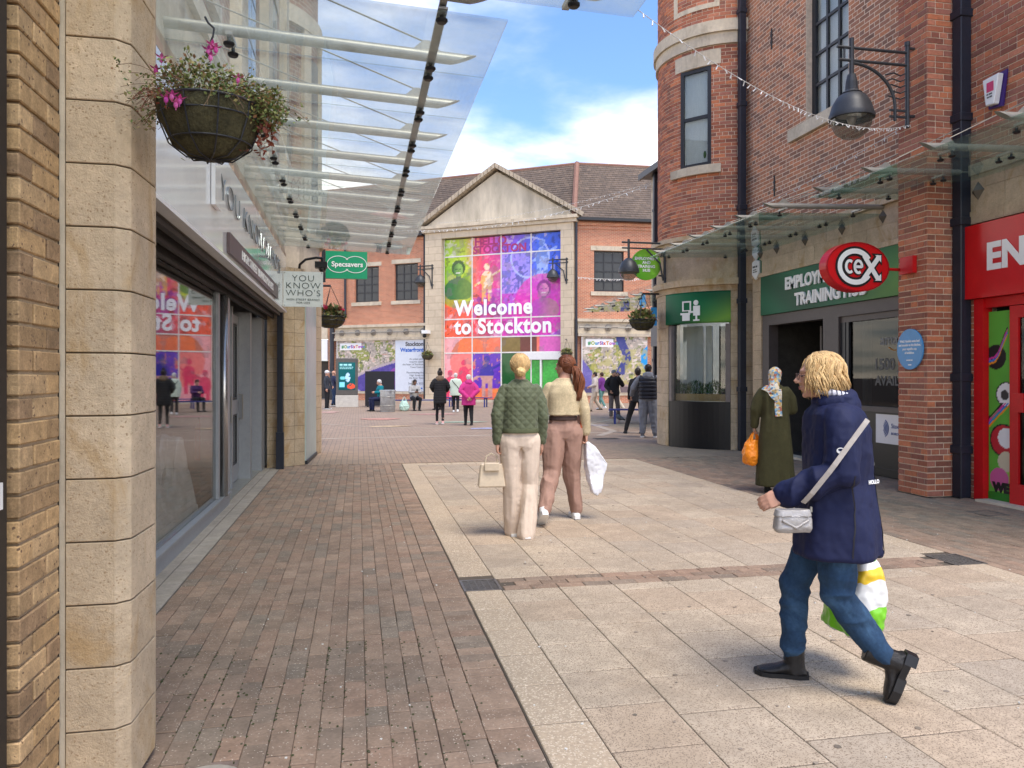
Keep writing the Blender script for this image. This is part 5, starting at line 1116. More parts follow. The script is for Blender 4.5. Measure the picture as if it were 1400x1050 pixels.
def art(s, z):
    W_, x = 7.44, s/7.44; n = vn2(s, z, 1.4, 5, 4); n2 = vn2(s, z, 4.5, 8, 3)
    # hue drifts from lime at the left through red and magenta to blue at the right
    keys = [0, .18, .34, .5, .62, .8, 1.0]
    top = [(.30, .62, .02), (.42, .62, .04), (.78, .06, .22), (.35, .12, .70), (.20, .10, .72), (.05, .16, .80), (.03, .12, .75)]
    low = [(.88, .12, .04), (.86, .10, .05), (.80, .05, .12), (.62, .04, .40), (.62, .03, .45), (.48, .04, .55), (.38, .05, .68)]
    def grad(tab): return np.stack([np.interp(x, keys, [c[k] for c in tab]) for k in range(3)], 1)
    t = np.clip((z-5.6)/1.6, 0, 1)[:, None]; c = grad(low)*(1-t)+grad(top)*t
    c = c*(.55+.95*n)[:, None]; c = np.where((n2 > .62)[:, None], c*.55+.32, c); c = np.where((n2 < .36)[:, None], c*.5, c)
    # text fragment, pink band
    def put(c, mk, col, k=1.0): return np.where(mk[:, None], c*(1-k)+np.array(col)*k, c)
    # green portrait, left column
    c = put(c, ((s-.9)**2+(z-6.9)**2 < 1.35**2) & (s < 1.86), (.18, .50, .02), .6); c = put(c, ((s-.9)**2+(z-6.9)**2 < 1.35**2) & (s < 1.86) & (n > .55), (.55, .75, .05), .7)
    def portrait(c, cx, cz, r, lo, hi, dark, lim):
        g = np.clip((s-cx)/r*.5+.5+.5*(n2-.5), 0, 1)[:, None]; lo, hi = np.array(lo), np.array(hi); hd, bd = figure(s, z, cx, cz, r)
        c = put(c, (((s-cx)/(r*1.05))**2+((z-cz-.18*r)/(r*1.15))**2 < 1) & lim, dark, .9)
        c = np.where((bd & lim)[:, None], lo*(1-g)*1.1+hi*g*.45, c); face = (((s-cx)/(r*.74))**2+((z-cz+.1*r)/(r*.95))**2 < 1) & lim
        c = np.where(face[:, None], lo*(1-g)+hi*g, c)
        for q in (-1, 1): c = put(c, (((s-cx-q*r*.3)/(r*.17))**2+((z-cz-.05*r)/(r*.08))**2 < 1), dark, .85)
        c = put(c, (np.abs(s-cx-.02*r) < r*.07) & (z < cz) & (z > cz-.3*r), dark, .3); c = put(c, (((s-cx)/(r*.33))**2+((z-cz+.5*r)/(r*.1))**2 < 1), (.92, .95, .85), .85)
        return put(c, (np.abs(z-cz+1.15*r) < .12*r) & (np.abs(s-cx) < .35*r), dark, .5)
    c = portrait(c, .95, 7.85, .42, (.02, .16, .03), (.30, .62, .10), (.01, .07, .02), (s < 1.86) & (z > 5.7))
    # arms raised, second column
    c = put(c, (z < 8.6) & (z > 6.6) & (s > 1.86) & (s < 3.72), (.85, .05, .10), .55); bf = body_fig(s, z, 2.8, 7.9, 2.0) & (s > 1.86) & (s < 3.72); c = put(c, bf, (.80, .55, .12), .8); c = put(c, bf & (n2 > .5), (.9, .8, .55), .8)
    c = put(c, (z > 4.9) & (z < 6.4) & (s > 1.86) & (s < 4.4) & (n2 > .48), (.42, .05, .36), .7)
    for q, sx1 in enumerate((2.3, 2.75, 3.2, 4.0, 4.35)): h, b = figure(s, z, sx1, 6.0-.1*(q % 2), .17); c = put(c, (h | b) & (z > 4.95), (.22, .03, .30) if q < 3 else (.36, .10, .60), .75)
    # cyclist print and blue dancers
    g = (s > 3.72) & (s < 5.58) & (z > 6.3) & (z < 8.6); c = put(c, g, (.42, .40, .85), .6); c = put(c, g & (n2 > .56), (.10, .12, .50), .8); c = put(c, body_fig(s, z, 4.9, 7.7, 1.2) & g, (.06, .08, .35), .8)
    rgd = np.abs(np.hypot(s-5.5, z-8.3)-1.15); c = put(c, (rgd < .05) & (z > 6.9), (.45, .6, .95), .8)
    bf = body_fig(s, z, 6.25, 9.1, 2.2) & (s > 5.58); c = put(c, bf, (.35, .55, .92), .75); c = put(c, bf & (n2 > .52), (.05, .15, .5), .7)
    # magenta circle with a portrait
    mk = (np.hypot(s-6.3, z-5.6) < 1.75) & (z > 3.8) ; c = put(c, mk, (.72, .02, .38), .72); c = portrait(c, 6.35, 6.45, .40, (.40, .04, .38), (.90, .36, .60), (.22, .02, .24), (s > 5.58) & (z > 4.95))
    # lower tier
    m_ = z < 3.8; c = put(c, m_, (.86, .22, .06), .85); c = put(c, m_ & (s < 1.86) & (z < 2.9), (.90, .24, .22), .85); c = put(c, m_ & (np.hypot(s-1.9, z-2.4) > 1.5) & (s < 1.86), (.92, .50, .50), .8)
    c = put(c, m_ & (s > 1.86) & (s < 3.72) & (z < 2.88) & (z > .6+.4*n), (.05, .03, .50), .9); c = put(c, m_ & (s > 1.86) & (s < 3.72) & (z < 2.88) & (n2 > .6), (.85, .30, .05), .7)
    bf = body_fig(s, z, 2.8, 2.5, 2.2) & m_ & (s > 1.86) & (s < 3.72); c = put(c, bf, (.03, .03, .32), .9); c = put(c, bf & (z < 1.5), (.65, .40, .25), .8)
    for cx in (.4, 1.3): c = put(c, body_fig(s, z, cx, 2.3 if cx > 1 else 1.7, 1.8) & (z < 2.88), (.72, .03, .12), .9)
    c = put(c, m_ & (s > 3.72) & (z > 2.88) & (s < 4.9), (.10, .16, .03), .85); c = put(c, m_ & (s > 4.9) & (s < 5.9) & (z > 2.88), (.03, .02, .02), .85); c = put(c, m_ & (s > 6.1) & (z > 2.88), (.60, .10, .60), .7)
    c = put(c, m_ & (s > 3.72) & (z < 2.88), (.04, .12, .03), .9); c = put(c, m_ & (s > 3.8) & (z < 2.88) & (n2 > .55), (.02, .45, .08), .7)
    c = c*(.72+.5*vn2(s, z, 9, 61, 2))[:, None]; d_ = vn2(s, z, 2.6, 71, 4); c = np.where((d_ > .60)[:, None], c*.6+.10*c.mean(1)[:, None]+.04, c); return np.clip(c*np.array((1.05, .9, 1.0)), 0, 1)
zc = [.12, 2.88, 3.80, 4.89, 8.62, 9.68]; sc4 = [0, 1.86, 3.72, 5.58, 7.44]
bw = MB()
for s in sc4: bw.bbox(FB, s-.035+(0.035 if s == 0 else 0), s+.035-(.035 if s == 7.44 else 0), .1, 9.69, -.06, .0)
for z in zc[1:-1]: bw.bbox(FB, .0, 7.44, z-.035, z+.035, -.055, -.003)
bw.bbox(FB, 0, 7.44, 0.0, .12, -.1, .02)
bwin = bw.build('billboard_window', mat('white_mullion', (.72, .70, .66), .4), BFAR)
for i in range(4):
    for j in range(5):
        if i >= 2 and j == 0: continue
        print_panel('pane', FB, sc4[i]+.036, sc4[i+1]-.036, zc[j]+.036, zc[j+1]-.036, -.02, art, bwin, .055, mat_=printed('print_on_glass', .12))
m = MB(); m.bbox(FB, 0, 7.44, 0, 9.7, -.8, -.7); m.build('bay_back', M['dark_room'], BFAR)
m = MB(); m.bbox(FB, -1.1, 8.15, 0, .14, .30, .75); m.build('entrance_step', M['stone_pale'], BFAR)
# entrance with sliding doors under white frame on the right half
m = MB(); m.bbox(FB, 3.78, 4.95, .12, 2.84, -.04, -.02); m.build('green_pane', mat('dark_green_glass', (.02, .10, .03), .1), BFAR)
m = MB(); m.bbox(FB, 5.0, 7.4, 2.45, 2.86, -.1, .12); m.bbox(FB, 5.0, 5.12, .1, 2.45, -.1, .1); m.bbox(FB, 6.15, 6.25, .1, 2.45, -.1, .1); m.bbox(FB, 7.3, 7.4, .1, 2.45, -.1, .1); m.build('entrance_frame', M['white_plastic'], BFAR)
m = MB(); m.bbox(FB, 5.14, 6.13, .14, 2.43, -.05, -.03); m.bbox(FB, 6.27, 7.28, .14, 2.43, -.05, -.03); m.build('entrance_door', mat('bright_green_vinyl', (.05, .42, .06), .2, var=.3, scale=1), BFAR)
# lettering in slab style: plain bold letters plus slab feet
def slab_text(mb, B, s, z, d, body, size):
    v, f = text_geo(body, size, depth=.02, bold=.042, align='LEFT', sx=.93, space=1.10); mb.add([B.p(s+a, z+b, d+c) for a, b, c in v], f); return max(a for a, b, c in v)
tm = MB(); w1 = slab_text(tm, FB, .72, 5.12, -.0, 'Welcome', 1.24); w2 = slab_text(tm, FB, .72, 4.02, -.0, 'to Stockton', 1.24)
print('TEXTW', w1, w2)
tm.build('welcome_lettering', mat('white_vinyl', (.86, .86, .86), .5, var=0), bwin)
hm = MB(); v_, f_ = text_geo('HELLO', .62, depth=.01, bold=.02, align='LEFT', sx=1.1); hm.add([FB.p(2.0+a, 9.20+b, -.015+c) for a, b, c in v_], f_); v_, f_ = text_geo('STOCKTON', .62, depth=.01, bold=.02, align='LEFT', sx=1.0); hm.add([FB.p(1.92+a, 8.72+b, -.015+c) for a, b, c in v_], f_)
hm.build('small_print', mat('magenta_ink', (.42, .03, .16), .4), bwin)
# ---- aerial photograph panels
def aerial(s, z, s0, s1, river):
    n = vn2(s, z, 5.5, 21, 2); n2 = vn2(s, z, 2.2, 31, 3); n3 = vn2(s, z, 12, 41, 1); n4 = vn2(s*.5, z*2, 7, 51, 2)
    c = np.stack([.30+.2*n, .26+.18*n, .22+.15*n], 1)
    def put(c, mk, col, k=1.0): return np.where(mk[:, None], c*(1-k)+np.array(col)*k, c)
    c = put(c, n2 > .52, (.16, .20, .06), .85); c = put(c, (n2 > .60), (.30, .32, .08), .8); c = put(c, (n3 > .66), (.62, .50, .42), .9); c = put(c, (n3 < .26), (.06, .05, .07), .8)
    c = put(c, (n4 > .68), (.70, .62, .56), .85); c = put(c, (n4 < .27) & (z > 2.4), (.55, .24, .18), .8)
    return river(c, s, z, put, n, n2)
def riv1(c, s, z, put, n, n2):
    x = (s+7.6)/(5.0); edge = .75+1.75*np.sqrt(np.clip((x-.18)/.82, 0, 1)); mk = (z < edge) & (x > .15)
    c = put(c, mk, (.06, .04, .26), .95); c = put(c, mk & (n > .55), (.12, .08, .36), .6); c = put(c, np.abs(z-edge-.06) < .07, (.42, .34, .38), .9)
    c = put(c, np.abs(np.hypot(s+3.2, z-1.5)-.42) < .12, (.30, .07, .34), .8); c = put(c, (np.abs(np.hypot(s+2.7, z-2.35)-.4) < .1), (.30, .08, .34), .7)
    c = put(c, (np.abs((z-1.15)+(s+7)*.52) < .045) & (x < .5), (.5, .5, .58)); c = put(c, (s < -6.8) & (z < 1.25), (.03, .02, .05), .8); return c
def riv2(c, s, z, put, n, n2):
    c = put(c, (s < .75+.5*np.sin(z*1.6)) & (z < 3.0), (.12, .10, .38), .9); c = put(c, (np.abs(s-2.75-.18*np.sin(z*3)) < .26) & (z > 1.6), (.04, .05, .22), .95); c = put(c, np.hypot(s-4.6, z-2.5) < .85, (.02, .28, .62), 1)
    c = put(c, (z < 1.25) & (s > 1.9) & (s < 4), (.36, .24, .22), .7); c = put(c, (z < .9), (.05, .04, .06), .7); c = put(c, (z > 1.0) & (z < 3.0) & (n > .5) & (s > .9), (.42, .38, .10), .6); return c
m = MB(); m.bbox(FB, -7.75, -1.1, 0, 4.7, -.4, -.05); m.build('wall', fbk, BFAR, uv=FB); m = MB(); m.bbox(WB, .05, 4.46, 0, 4.7, -.4, -.05); m.build('wall', fbk, BFAR, uv=WB)
P1_ = thing('printed_hoarding', 'printed hoarding of a town and purple river left of the gabled bay', 'hoarding', FB.p(-5, .56, .1))
print_panel('picture', FB, -7.55, -3.32, .58, 3.72, .1, lambda s, z: aerial(s, z, 0, 0, riv1), P1_, .045)
m = MB(); m.bbox(FB, -3.31, -1.15, .58, 3.72, .07, .101); m.build('white_panel', mat('pale_board', (.62, .66, .72), .4, var=.05), P1_)
m = MB(); m.bbox(FB, -7.6, -7.555, .58, 3.74, .03, .12); m.bbox(FB, -7.6, -1.12, 3.722, 3.75, .03, .12); m.build('edge_trim', M['white_plastic'], P1_)
m = MB(); m.bbox(FB, -7.35, -5.75, 3.15, 3.58, .102, .106); m.bbox(FB, -6.75, -6.45, .72, 1.1, .102, .106); m.build('label_patch', M['white_ink'], P1_)
rain = [(.03, .25, .08), (.3, .4, .02), (.02, .3, .5), (.05, .1, .5), (.3, .05, .3), (.05, .1, .5), (.6, .05, .05), (.6, .25, .03), (.5, .05, .3), (.3, .1, .5), (.1, .3, .4)]
def hashtag(B, s, z, d, par, size=.30):
    x = s
    for ch, c in zip('#OurSixTowns', rain):
        v, f = text_geo(ch, size, depth=.004, bold=.012, align='LEFT', sx=.95); m = MB(); m.add([B.p(x+a, z+b, d+q) for a, b, q in v], f); m.build('lettering', mat('ink_%d_%d' % (int(c[0]*50), int(c[2]*50)), c, .5, var=0), par); x += max(a for a, b, q in v)+size*.06
hashtag(FB, -7.22, 3.27, .107, P1_, .27)
def right_text(mb, B, s, z, d, body, size, bold=0, **k): text_on(mb, B, s, z, d, body, size, depth=.004, bold=bold, align='RIGHT', **k)
m = MB(); right_text(m, FB, -1.35, 3.35, .103, 'Stockton', .34, .012); m.build('lettering', M['ink_grey'], P1_)
m = MB(); right_text(m, FB, -1.35, 3.0, .103, 'Waterfront', .34, .012); dashes(m, FB, -2.3, -1.35, .72, .09, .103); m.build('lettering', mat('bright_blue_ink', (.02, .12, .5), .5), P1_)
m = MB()
for i, t in enumerate(('An urban park', 'requires space', 'the heart of Stockton', 'Town Centre', '', 'Reconnecting the', 'High Street to', 'the River Tees', '', 'Starting in 2022')): 
    if t: right_text(m, FB, -1.35, 2.50-i*.165, .103, t, .165)
m.build('lettering', mat('slate_ink', (.12, .13, .15), .5), P1_)
P2_ = thing('printed_hoarding', 'printed hoarding of green fields and a blue river right of the gabled bay', 'hoarding', WB.p(2, .56, .1))
print_panel('picture', WB, .36, 4.15, .58, 3.72, .1, lambda s, z: aerial(s, z, 0, 0, riv2), P2_, .045)
m = MB(); m.bbox(WB, .31, .355, .58, 3.74, .03, .12); m.bbox(WB, .31, 4.2, 3.722, 3.75, .03, .12); m.build('edge_trim', M['white_plastic'], P2_)
m = MB(); m.bbox(WB, .55, 2.15, 3.15, 3.58, .102, .106); m.build('label_patch', M['white_ink'], P2_); hashtag(WB, .68, 3.27, .107, P2_, .27)
m = MB(); m.bbox(WB, .355, 4.4, .56, .579, -.1, .16); m.build('ledge', M['stone_pale'], BFAR)
# pipes on the far wall
for i, (B, s, z0, z1, lb) in enumerate(((FB, -6.95, 5.2, 10, 'thin downpipe on the far brick wall left of the small paned windows'), (FB, -7.9, 0, 4.6, 'thick black pipe on the far wall behind the advertising kiosk'), (FB, -1.25, 0, 10, 'black downpipe at the left edge of the gabled bay'), (FB, 8.32, 0, 10.1, 'black downpipe at the right edge of the gabled bay'))):
    p = B.p(s, z0, .12 if i != 1 else .2); t = thing('downpipe', lb, 'pipe', p); m = MB(); m.tube([p, B.p(s, z1, .12 if i != 1 else .2)], .075 if i != 1 else .14, 8); m.build('pipe', M['black_pipe'], t)
lantern('wall_lantern', 'small bell lantern on the far pilaster left of the colourful window', FB.p(-.55, 6.75, .31), -FE, 1.45, 'lanterns on the gabled bay')
lantern('wall_lantern', 'small bell lantern on the far pilaster right of the colourful window', FB.p(7.9, 6.65, .31), -FE, 1.45, 'lanterns on the gabled bay')
t = thing('cctv_camera', 'small white cctv camera on the gabled bay above the wall basket', 'camera', FB.p(-.98, 4.0, .3)); m = MB(); m.bbox(FB, -1.15, -.75, 4.05, 4.25, .3, .7); m.build('housing', M['white_plastic'], t)
m = MB(); m.ell(FB.p(-1.05, 3.92, .5), (.12, .12, .12)); m.build('dome', M['black_plastic'], t, smooth=True)
# ================================================================ street things
def leaves(mb, c, n, size, rad, squash=.7, seed=1, droop=0):
    r = random.Random(seed); c = Vector(c)
    for _ in range(n):
        v = Vector((r.gauss(0, 1), r.gauss(0, 1), r.gauss(0, 1))); v.normalize(); v *= rad*r.random()**.45; v.z = v.z*squash
        if droop: v.z -= droop*max(0, math.hypot(v.x, v.y)/rad-.5)
        p = c+v; d = Vector((r.uniform(-1, 1), r.uniform(-1, 1), r.uniform(-.3, 1))).normalized(); w = d.orthogonal().normalized(); w = (Matrix.Rotation(r.random()*6.28, 3, d) @ w)
        s = size*r.uniform(.6, 1.4); mb.add([p, p+d*s*.5+w*s*.3, p+d*s, p+d*s*.5-w*s*.3], [(0, 1, 2, 3)])
def stems(mb, c, n, length, rad, seed=2, droop=.6, up=.7, th=.0018):
    r = random.Random(seed); c = Vector(c); ends = []
    for _ in range(n):
        a = r.random()*6.28; p = c+Vector((math.cos(a), math.sin(a), 0))*rad*r.random()*.8; d = Vector((math.cos(a)*.7, math.sin(a)*.7, up*r.uniform(.5, 1.4))).normalized(); L = length*r.uniform(.5, 1.25); pts = [p]
        for k in range(6):
            d = (d+Vector((r.uniform(-.25, .25), r.uniform(-.25, .25), -droop*L*1.2/length*.28))).normalized(); p = p+d*L/6; pts.append(p)
        mb.tube(pts, [th*1.3]*3+[th]*4, 4, caps=False); ends.append(pts)
    return ends
M['moss_liner'] = mat('moss_liner', [(.085, .075, .035), (.07, .065, .03)], .95, 0, .4, 14, bump=1, bscale=60)
M['stem'] = mat('stem_brown', [(.12, .07, .035), (.16, .09, .05)], .8)
M['leaf_mix'] = mat('leaf_mixed', [(.12, .16, .04), (.20, .22, .06), (.07, .11, .03), (.26, .22, .08), (.16, .19, .05), (.24, .13, .06)], .6, rnd=True)
M['leaf_red'] = mat('leaf_red', [(.22, .05, .03), (.30, .09, .05), (.14, .04, .03)], .6, rnd=True)
M['petal'] = mat('petal_pink', [(.62, .06, .30), (.70, .18, .42), (.5, .03, .35)], .6, rnd=True)
def basket(label, loc, r, near=False, chain=0, flowers=(), group=None, arm=None):
    t = thing('hanging_basket', label, 'flower basket', loc, group=group); L = lambda *p: Vector(p)+Vector(loc)
    m = MB(); k_ = 1.35 if near else 1; prof = [(0, -.66*r*k_), (.42*r, -.63*r*k_), (.76*r, -.45*r*k_), (.95*r, -.14*r), (1.0*r, .12*r), (.93*r, .14*r), (0, .05*r)]
    m.lathe(prof, loc, 28 if near else 14)
    if near: m.v = [tuple(Vector(v)+Vector((1, 1, .6))*.012*mnoise.noise(Vector(v)*22)) for v in m.v]
    m.build('liner', M['moss_liner'], t, smooth=True)
    m = MB(); w = .003 if near else .006; nn = 10 if near else 6
    for z, q in ((.13, 1.015), (-.14, .97), (-.45*k_, .79)):
        m.tube([L(r*q*math.cos(a), r*q*math.sin(a), z*r) for a in np.linspace(0, 2*math.pi, 25)], w*(1.6 if z > 0 else 1), 5)
    for k in range(nn):
        a = 2*math.pi*k/nn; m.tube([L(1.012*q*r*math.cos(a), 1.012*q*r*math.sin(a), z*r) for q, z in ((1, .13), (.965, -.14), (.78, -.45*k_), (.45, -.64*k_), (0, -.67*k_))], w, 5)
    m.build('wire_frame', M['dark_metal'], t)
    if chain:
        for k in range(3):
            a = 2*math.pi*k/3+.4; m = MB(); a0 = L(r*math.cos(a), r*math.sin(a), .13*r); a1 = L(0, 0, chain); n = 26
            for i in range(n):
                p = a0.lerp(a1, i/n); q = a0.lerp(a1, (i+1.15)/n); o = (q-p).orthogonal().normalized()*.004
                if i % 2: o = Matrix.Rotation(1.57, 3, (q-p).normalized()) @ o
                m.tube([p+o, p.lerp(q, .5)+o*1.2, q+o], .0011, 4); m.tube([p-o, p.lerp(q, .5)-o*1.2, q-o], .0011, 4)
            m.build('chain', M['steel'], t)
        m = MB(); m.tube([L(0, 0, chain), L(.008, 0, chain+.02), L(.012, 0, chain+.05), L(-.01, 0, chain+.07), L(-.02, 0, chain+.09)], .004, 6); m.build('hook', M['dark_metal'], t)
    elif arm is not None:
        m = MB()
        for k in range(3): a = 2*math.pi*k/3; m.tube([L(r*math.cos(a), r*math.sin(a), .1*r), L(0, 0, arm[2])], .008, 4)
        m.tube([L(0, 0, arm[2]), L(arm[0], arm[1], arm[2])], .022, 6); m.build('bracket', M['dark_metal'], t)
    if near:
        m = MB(); e = stems(m, L(0, 0, .1*r), 190, 1.25*r, r*.9, 5, .7, .75, .0010); m.build('stem', M['stem'], t, kind='stuff')
        m = MB(); q = random.Random(11)
        for pts in e:
            for k in range(3):
                if q.random() < .6: leaves(m, pts[q.randint(2, 6)], 5, .014, .018, 1, q.randint(0, 9999))
        for k in range(26): leaves(m, L(q.uniform(-.8, .8)*r, q.uniform(-.9, .9)*r, q.uniform(.22, .85)*r), 55, .016, .055, .8, 30+k)
        leaves(m, L(1.05*r, -.2*r, .1*r), 1300, .014, .46*r, 1.0, 77); leaves(m, L(-1.0*r, .0, -.1*r), 90, .013, .2*r, 1.5, 78)
        m.build('foliage', M['leaf_mix'], t, kind='stuff', recalc=False)
        m = MB(); e = stems(m, L(.95*r, -.15*r, -.1*r), 9, .6*r, .15*r, 9, 2.2, .1, .0013); m2 = MB()
        for pts in e:
            for p in pts[2:]: leaves(m2, p, 3, .022, .016, 1, q.randint(0, 9999))
        e = stems(m, L(.2*r, -.1*r, -.62*r), 3, .22*r, .05*r, 19, 2, -.4, .001)
        for pts in e: leaves(m2, pts[-1], 5, .02, .012, 1, 5)
        e = stems(m, L(-.8*r, -.2*r, .25*r), 12, .75*r, .2*r, 29, 1.2, .4, .0012)
        for pts in e: [leaves(m2, p, 3, .010, .010, 1, q.randint(0, 9999)) for p in pts[2:]]
        m.build('trailing_stem', M['stem'], t, kind='stuff'); m2.build('red_leaf', M['leaf_red'], t, kind='stuff', recalc=False)
        for (fx_, fy_, fz_) in flowers:
            m = MB(); c = L(fx_*r, fy_*r, fz_*r)
            for k in range(5):
                a = k*1.256; d = Vector((math.cos(a), math.sin(a), .25)).normalized(); w = Vector((-math.sin(a), math.cos(a), 0))*.007; m.add([c, c+d*.012+w, c+d*.026+Vector((0, 0, .004)), c+d*.012-w], [(0, 1, 2, 3)])
            m.ell(c-Vector((0, 0, .008)), (.008, .008, .011), 8, 6); m.tube([c, c-Vector((0, 0, .026))], .0012, 4); m.build('flower', M['petal'], t, recalc=False)
    else:
        m = MB(); leaves(m, L(0, 0, .35*r), 520, .09*r/.3, 1.05*r, .55, 3, droop=.5*r); m.build('foliage', M['leaf_mix'], t, kind='stuff', recalc=False)
        m = MB(); stems(m, L(0, 0, .2*r), 22, 1.1*r, r*.7, 4, .8, .8, .006); m.build('stem', M['stem'], t, kind='stuff')
        for k in range(flowers if isinstance(flowers, int) else 0):
            q = random.Random(k); m = MB(); m.ell(L(q.uniform(-.7, .9)*r, q.uniform(-.8, .2)*r, q.uniform(.6, .95)*r), (.05, .05, .05), 6, 4); m.build('flower', mat('petal_red', (.45, .02, .05), .6), t)
    return t
basket('mossy wire hanging basket with pink fuchsias on chains in the foreground', (-.535, 3.0, 2.485), .185, True, chain=.27,
       flowers=[(.12, -.55, 1.18), (.06, -.6, 1.05), (.2, -.6, 1.1), (.1, -.58, .95), (-.85, -.3, .95), (-.95, -.3, .72), (-.50, -1.02, -.0), (-.36, -1.04, -.08), (-.60, -1.02, -.06), (-.42, -1.06, -.16), (.6, -.6, .55)])
basket('hanging basket with red flowers on a bracket beyond the frosted sign', (-.58, 16.8, 2.74), .30, arm=(-.4, .1, .70), flowers=5)
basket('hanging basket of green plants on a bracket under the round green sign', (6.16, 16.1, 2.72), .29, arm=(.5, .0, .62))
p = FB.p(-.75, 2.7, .70); basket('small dry wall basket left of the colourful window', tuple(p), .33, arm=(0, .3, .8)); p = FB.p(7.95, 2.75, .70); basket('small dry wall basket right of the colourful window', tuple(p), .31, arm=(0, .3, .8))
# ---- advertising kiosk
kx, ky = -.55, 38.2; K = Basis((kx, ky), (1, -.05)); kt = thing('advertising_kiosk', 'grey advertising kiosk with dark lit screen and white base on the plaza', 'kiosk', (kx, ky, 0))
m = MB(); m.bbox(K, -.52, .52, .58, 2.38, -.25, 0); m.build('cabinet', mat('kiosk_grey', (.10, .09, .08), .5), kt, bevel=.02)
m = MB(); m.bbox(K, -.54, .54, 0, .575, -.27, .03); m.build('base', mat('kiosk_base', (.55, .52, .46), .4, .3), kt, bevel=.01)
def scr(s, z):
    c = np.stack([.004+.0*s, .035+.02*z, .04+.02*z], 1)
    def put(c, mk, col): return np.where(mk[:, None], np.array(col), c)
    c = put(c, ((s-.20)**2/.19**2+(z-1.02)**2/.13**2 < 1) & (vn2(s, z, 14, 3) > .35), (.55, .06, .03)); c = put(c, ((s-.05)**2/.12**2+(z-1.45)**2/.22**2 < 1) & (vn2(s, z, 12, 5) > .4), (.30, .45, .62)); c = put(c, (np.abs(s+.22) < .12) & (np.abs(z-1.1) < .13), (.15, .45, .60)); c = put(c, ((s+.2)**2/.13**2+(z-1.42)**2/.08**2 < 1), (.12, .40, .42)); return c
print_panel('screen', K, -.40, .40, .84, 2.18, .008, scr, kt, .03, mat_=printed('screen_glow', .2, .35))
m = MB(); dashes(m, K, -.34, .34, 2.02, .085, .012, 3); dashes(m, K, -.34, .30, 1.93, .035, .012, 4); dashes(m, K, -.34, .26, 1.86, .03, .012, 5); m.build('lettering', mat('screen_ink', (.4, .8, .8), .5), kt)
# ---- steel litter bin
bt = thing('litter_bin', 'dented silver steel litter bin standing beside the seated woman in teal', 'bin', (1.22, 33.0, 0)); m = MB()
m.lathe([(.0, .01), (.30, .01), (.30, .05), (.315, .07), (.32, .86), (.35, .87), (.35, .92), (.30, .93), (.29, .8), (0, .9)], (1.22, 33.0, 0), 28); m.build('body', mat('galvanised', (.42, .44, .45), .38, .7, .25, 5), bt, smooth='angle')
m = MB(); m.lathe([(.325, .62), (.33, .63), (.33, .65), (.325, .66)], (1.22, 33, 0), 28); m.lathe([(.325, .25), (.33, .26), (.33, .28), (.325, .29)], (1.22, 33, 0), 28); m.build('hoop', M['steel'], bt)
# ---- blue benches
def bench(label, x, y, rz, L_=3.0, group=None):
    t = thing('bench', label, 'bench', (x, y, 0), rz, group); bm_ = mat('bench_blue', (.035, .05, .22), .4, .3)
    for k in range(4): m = MB(); m.box(-L_/2, L_/2, -.22+k*.115, -.12+k*.115, .43, .47); m.build('slat', bm_, t, local=True)
    for s in (-1, 1):
        for yy in (-.18, .16): m = MB(); m.box(s*L_*.38-.03, s*L_*.38+.03, yy-.02, yy+.02, 0, .43); m.build('leg', bm_, t, local=True)
        m = MB(); m.box(s*L_*.38-.03, s*L_*.38+.03, -.2, .2, .395, .428); m.build('bearer', bm_, t, local=True)
bench('long blue slatted bench where the man in grey sits', 3.3, 34.2, -.06, 3.7)
bench('low blue bench end showing behind the man in the padded gilet', 8.6, 23.2, -.3, 1.6)
bench('blue slatted bench under the colourful window behind the woman in the pale coat', 5.3, 37.5, -.5, 2.4)
m = MB(); m.box(.32, 1.75, 38.2, 38.5, .05, 1.75); m.box(.4, .5, 38.1, 38.6, 0, .05); m.box(1.5, 1.6, 38.1, 38.6, 0, .05); tag(m.build('dark_screen_panel', mat('screen_black', (.015, .015, .02), .4)), 'black freestanding screen behind the woman in teal', 'screen')
t = thing('easel', 'pale folding frame leaning beside the black screen', 'easel', (2.5, 36.5, 0)); 
for a, b in (((2.35, 36.4, 0), (2.5, 36.5, 1.3)), ((2.75, 36.4, 0), (2.55, 36.5, 1.3)), ((2.55, 36.9, 0), (2.53, 36.5, 1.3))): m = MB(); m.tube([a, b], .025, 6); m.build('leg', M['steel'], t)
# ---- string lights
def string_lights(label, pts, sag, n, bl=.07, th=.004, group=None):
    t = thing('string_lights', label, 'string lights', pts[0], group=group); P = []
    for a, b, s in zip(pts, pts[1:], sag):
        a, b = Vector(a), Vector(b); k = 24
        for i in range(k): u = i/k; P.append(a.lerp(b, u)-Vector((0, 0, 4*s*u*(1-u))))
    P.append(Vector(pts[-1])); m = MB(); m.tube(P, th, 5); m.build('cable', mat('pale_cable', (.55, .54, .50), .5), t)
    r = random.Random(3); bm = MB(); bm.tube([(0, 0, 0), (0, 0, -bl)], [bl*.10, bl*.14], 6); bmesh_ = bm.mesh('bulb', M['white_plastic'])
    tot = sum((q-p).length for p, q in zip(P, P[1:])); step = tot/n; acc = 0; nxt = step/2
    for p, q in zip(P, P[1:]):
        d = (q-p).length
        while acc+d >= nxt:
            link('bulb', bmesh_, t, p.lerp(q, (nxt-acc)/d), rot=(r.uniform(-.9, .9), r.uniform(-.9, .9), 0)); nxt += step
        acc += d
    return t
string_lights('near festoon of white icicle lights swooping from the canopy to the lantern bracket', [(1.62, 4.3, 3.68), (6.9, 8.6, 4.72)], [.28], 60, .034, .0028)
string_lights('middle festoon of white lights crossing the brick wall above the training hub', [(7.0, 8.9, 4.78), (7.9, 14.9, 4.9), (9.8, 24.0, 8.0), (4.0, 40, 9.5)], [.05, .1, .3], 120, .05, .0045)
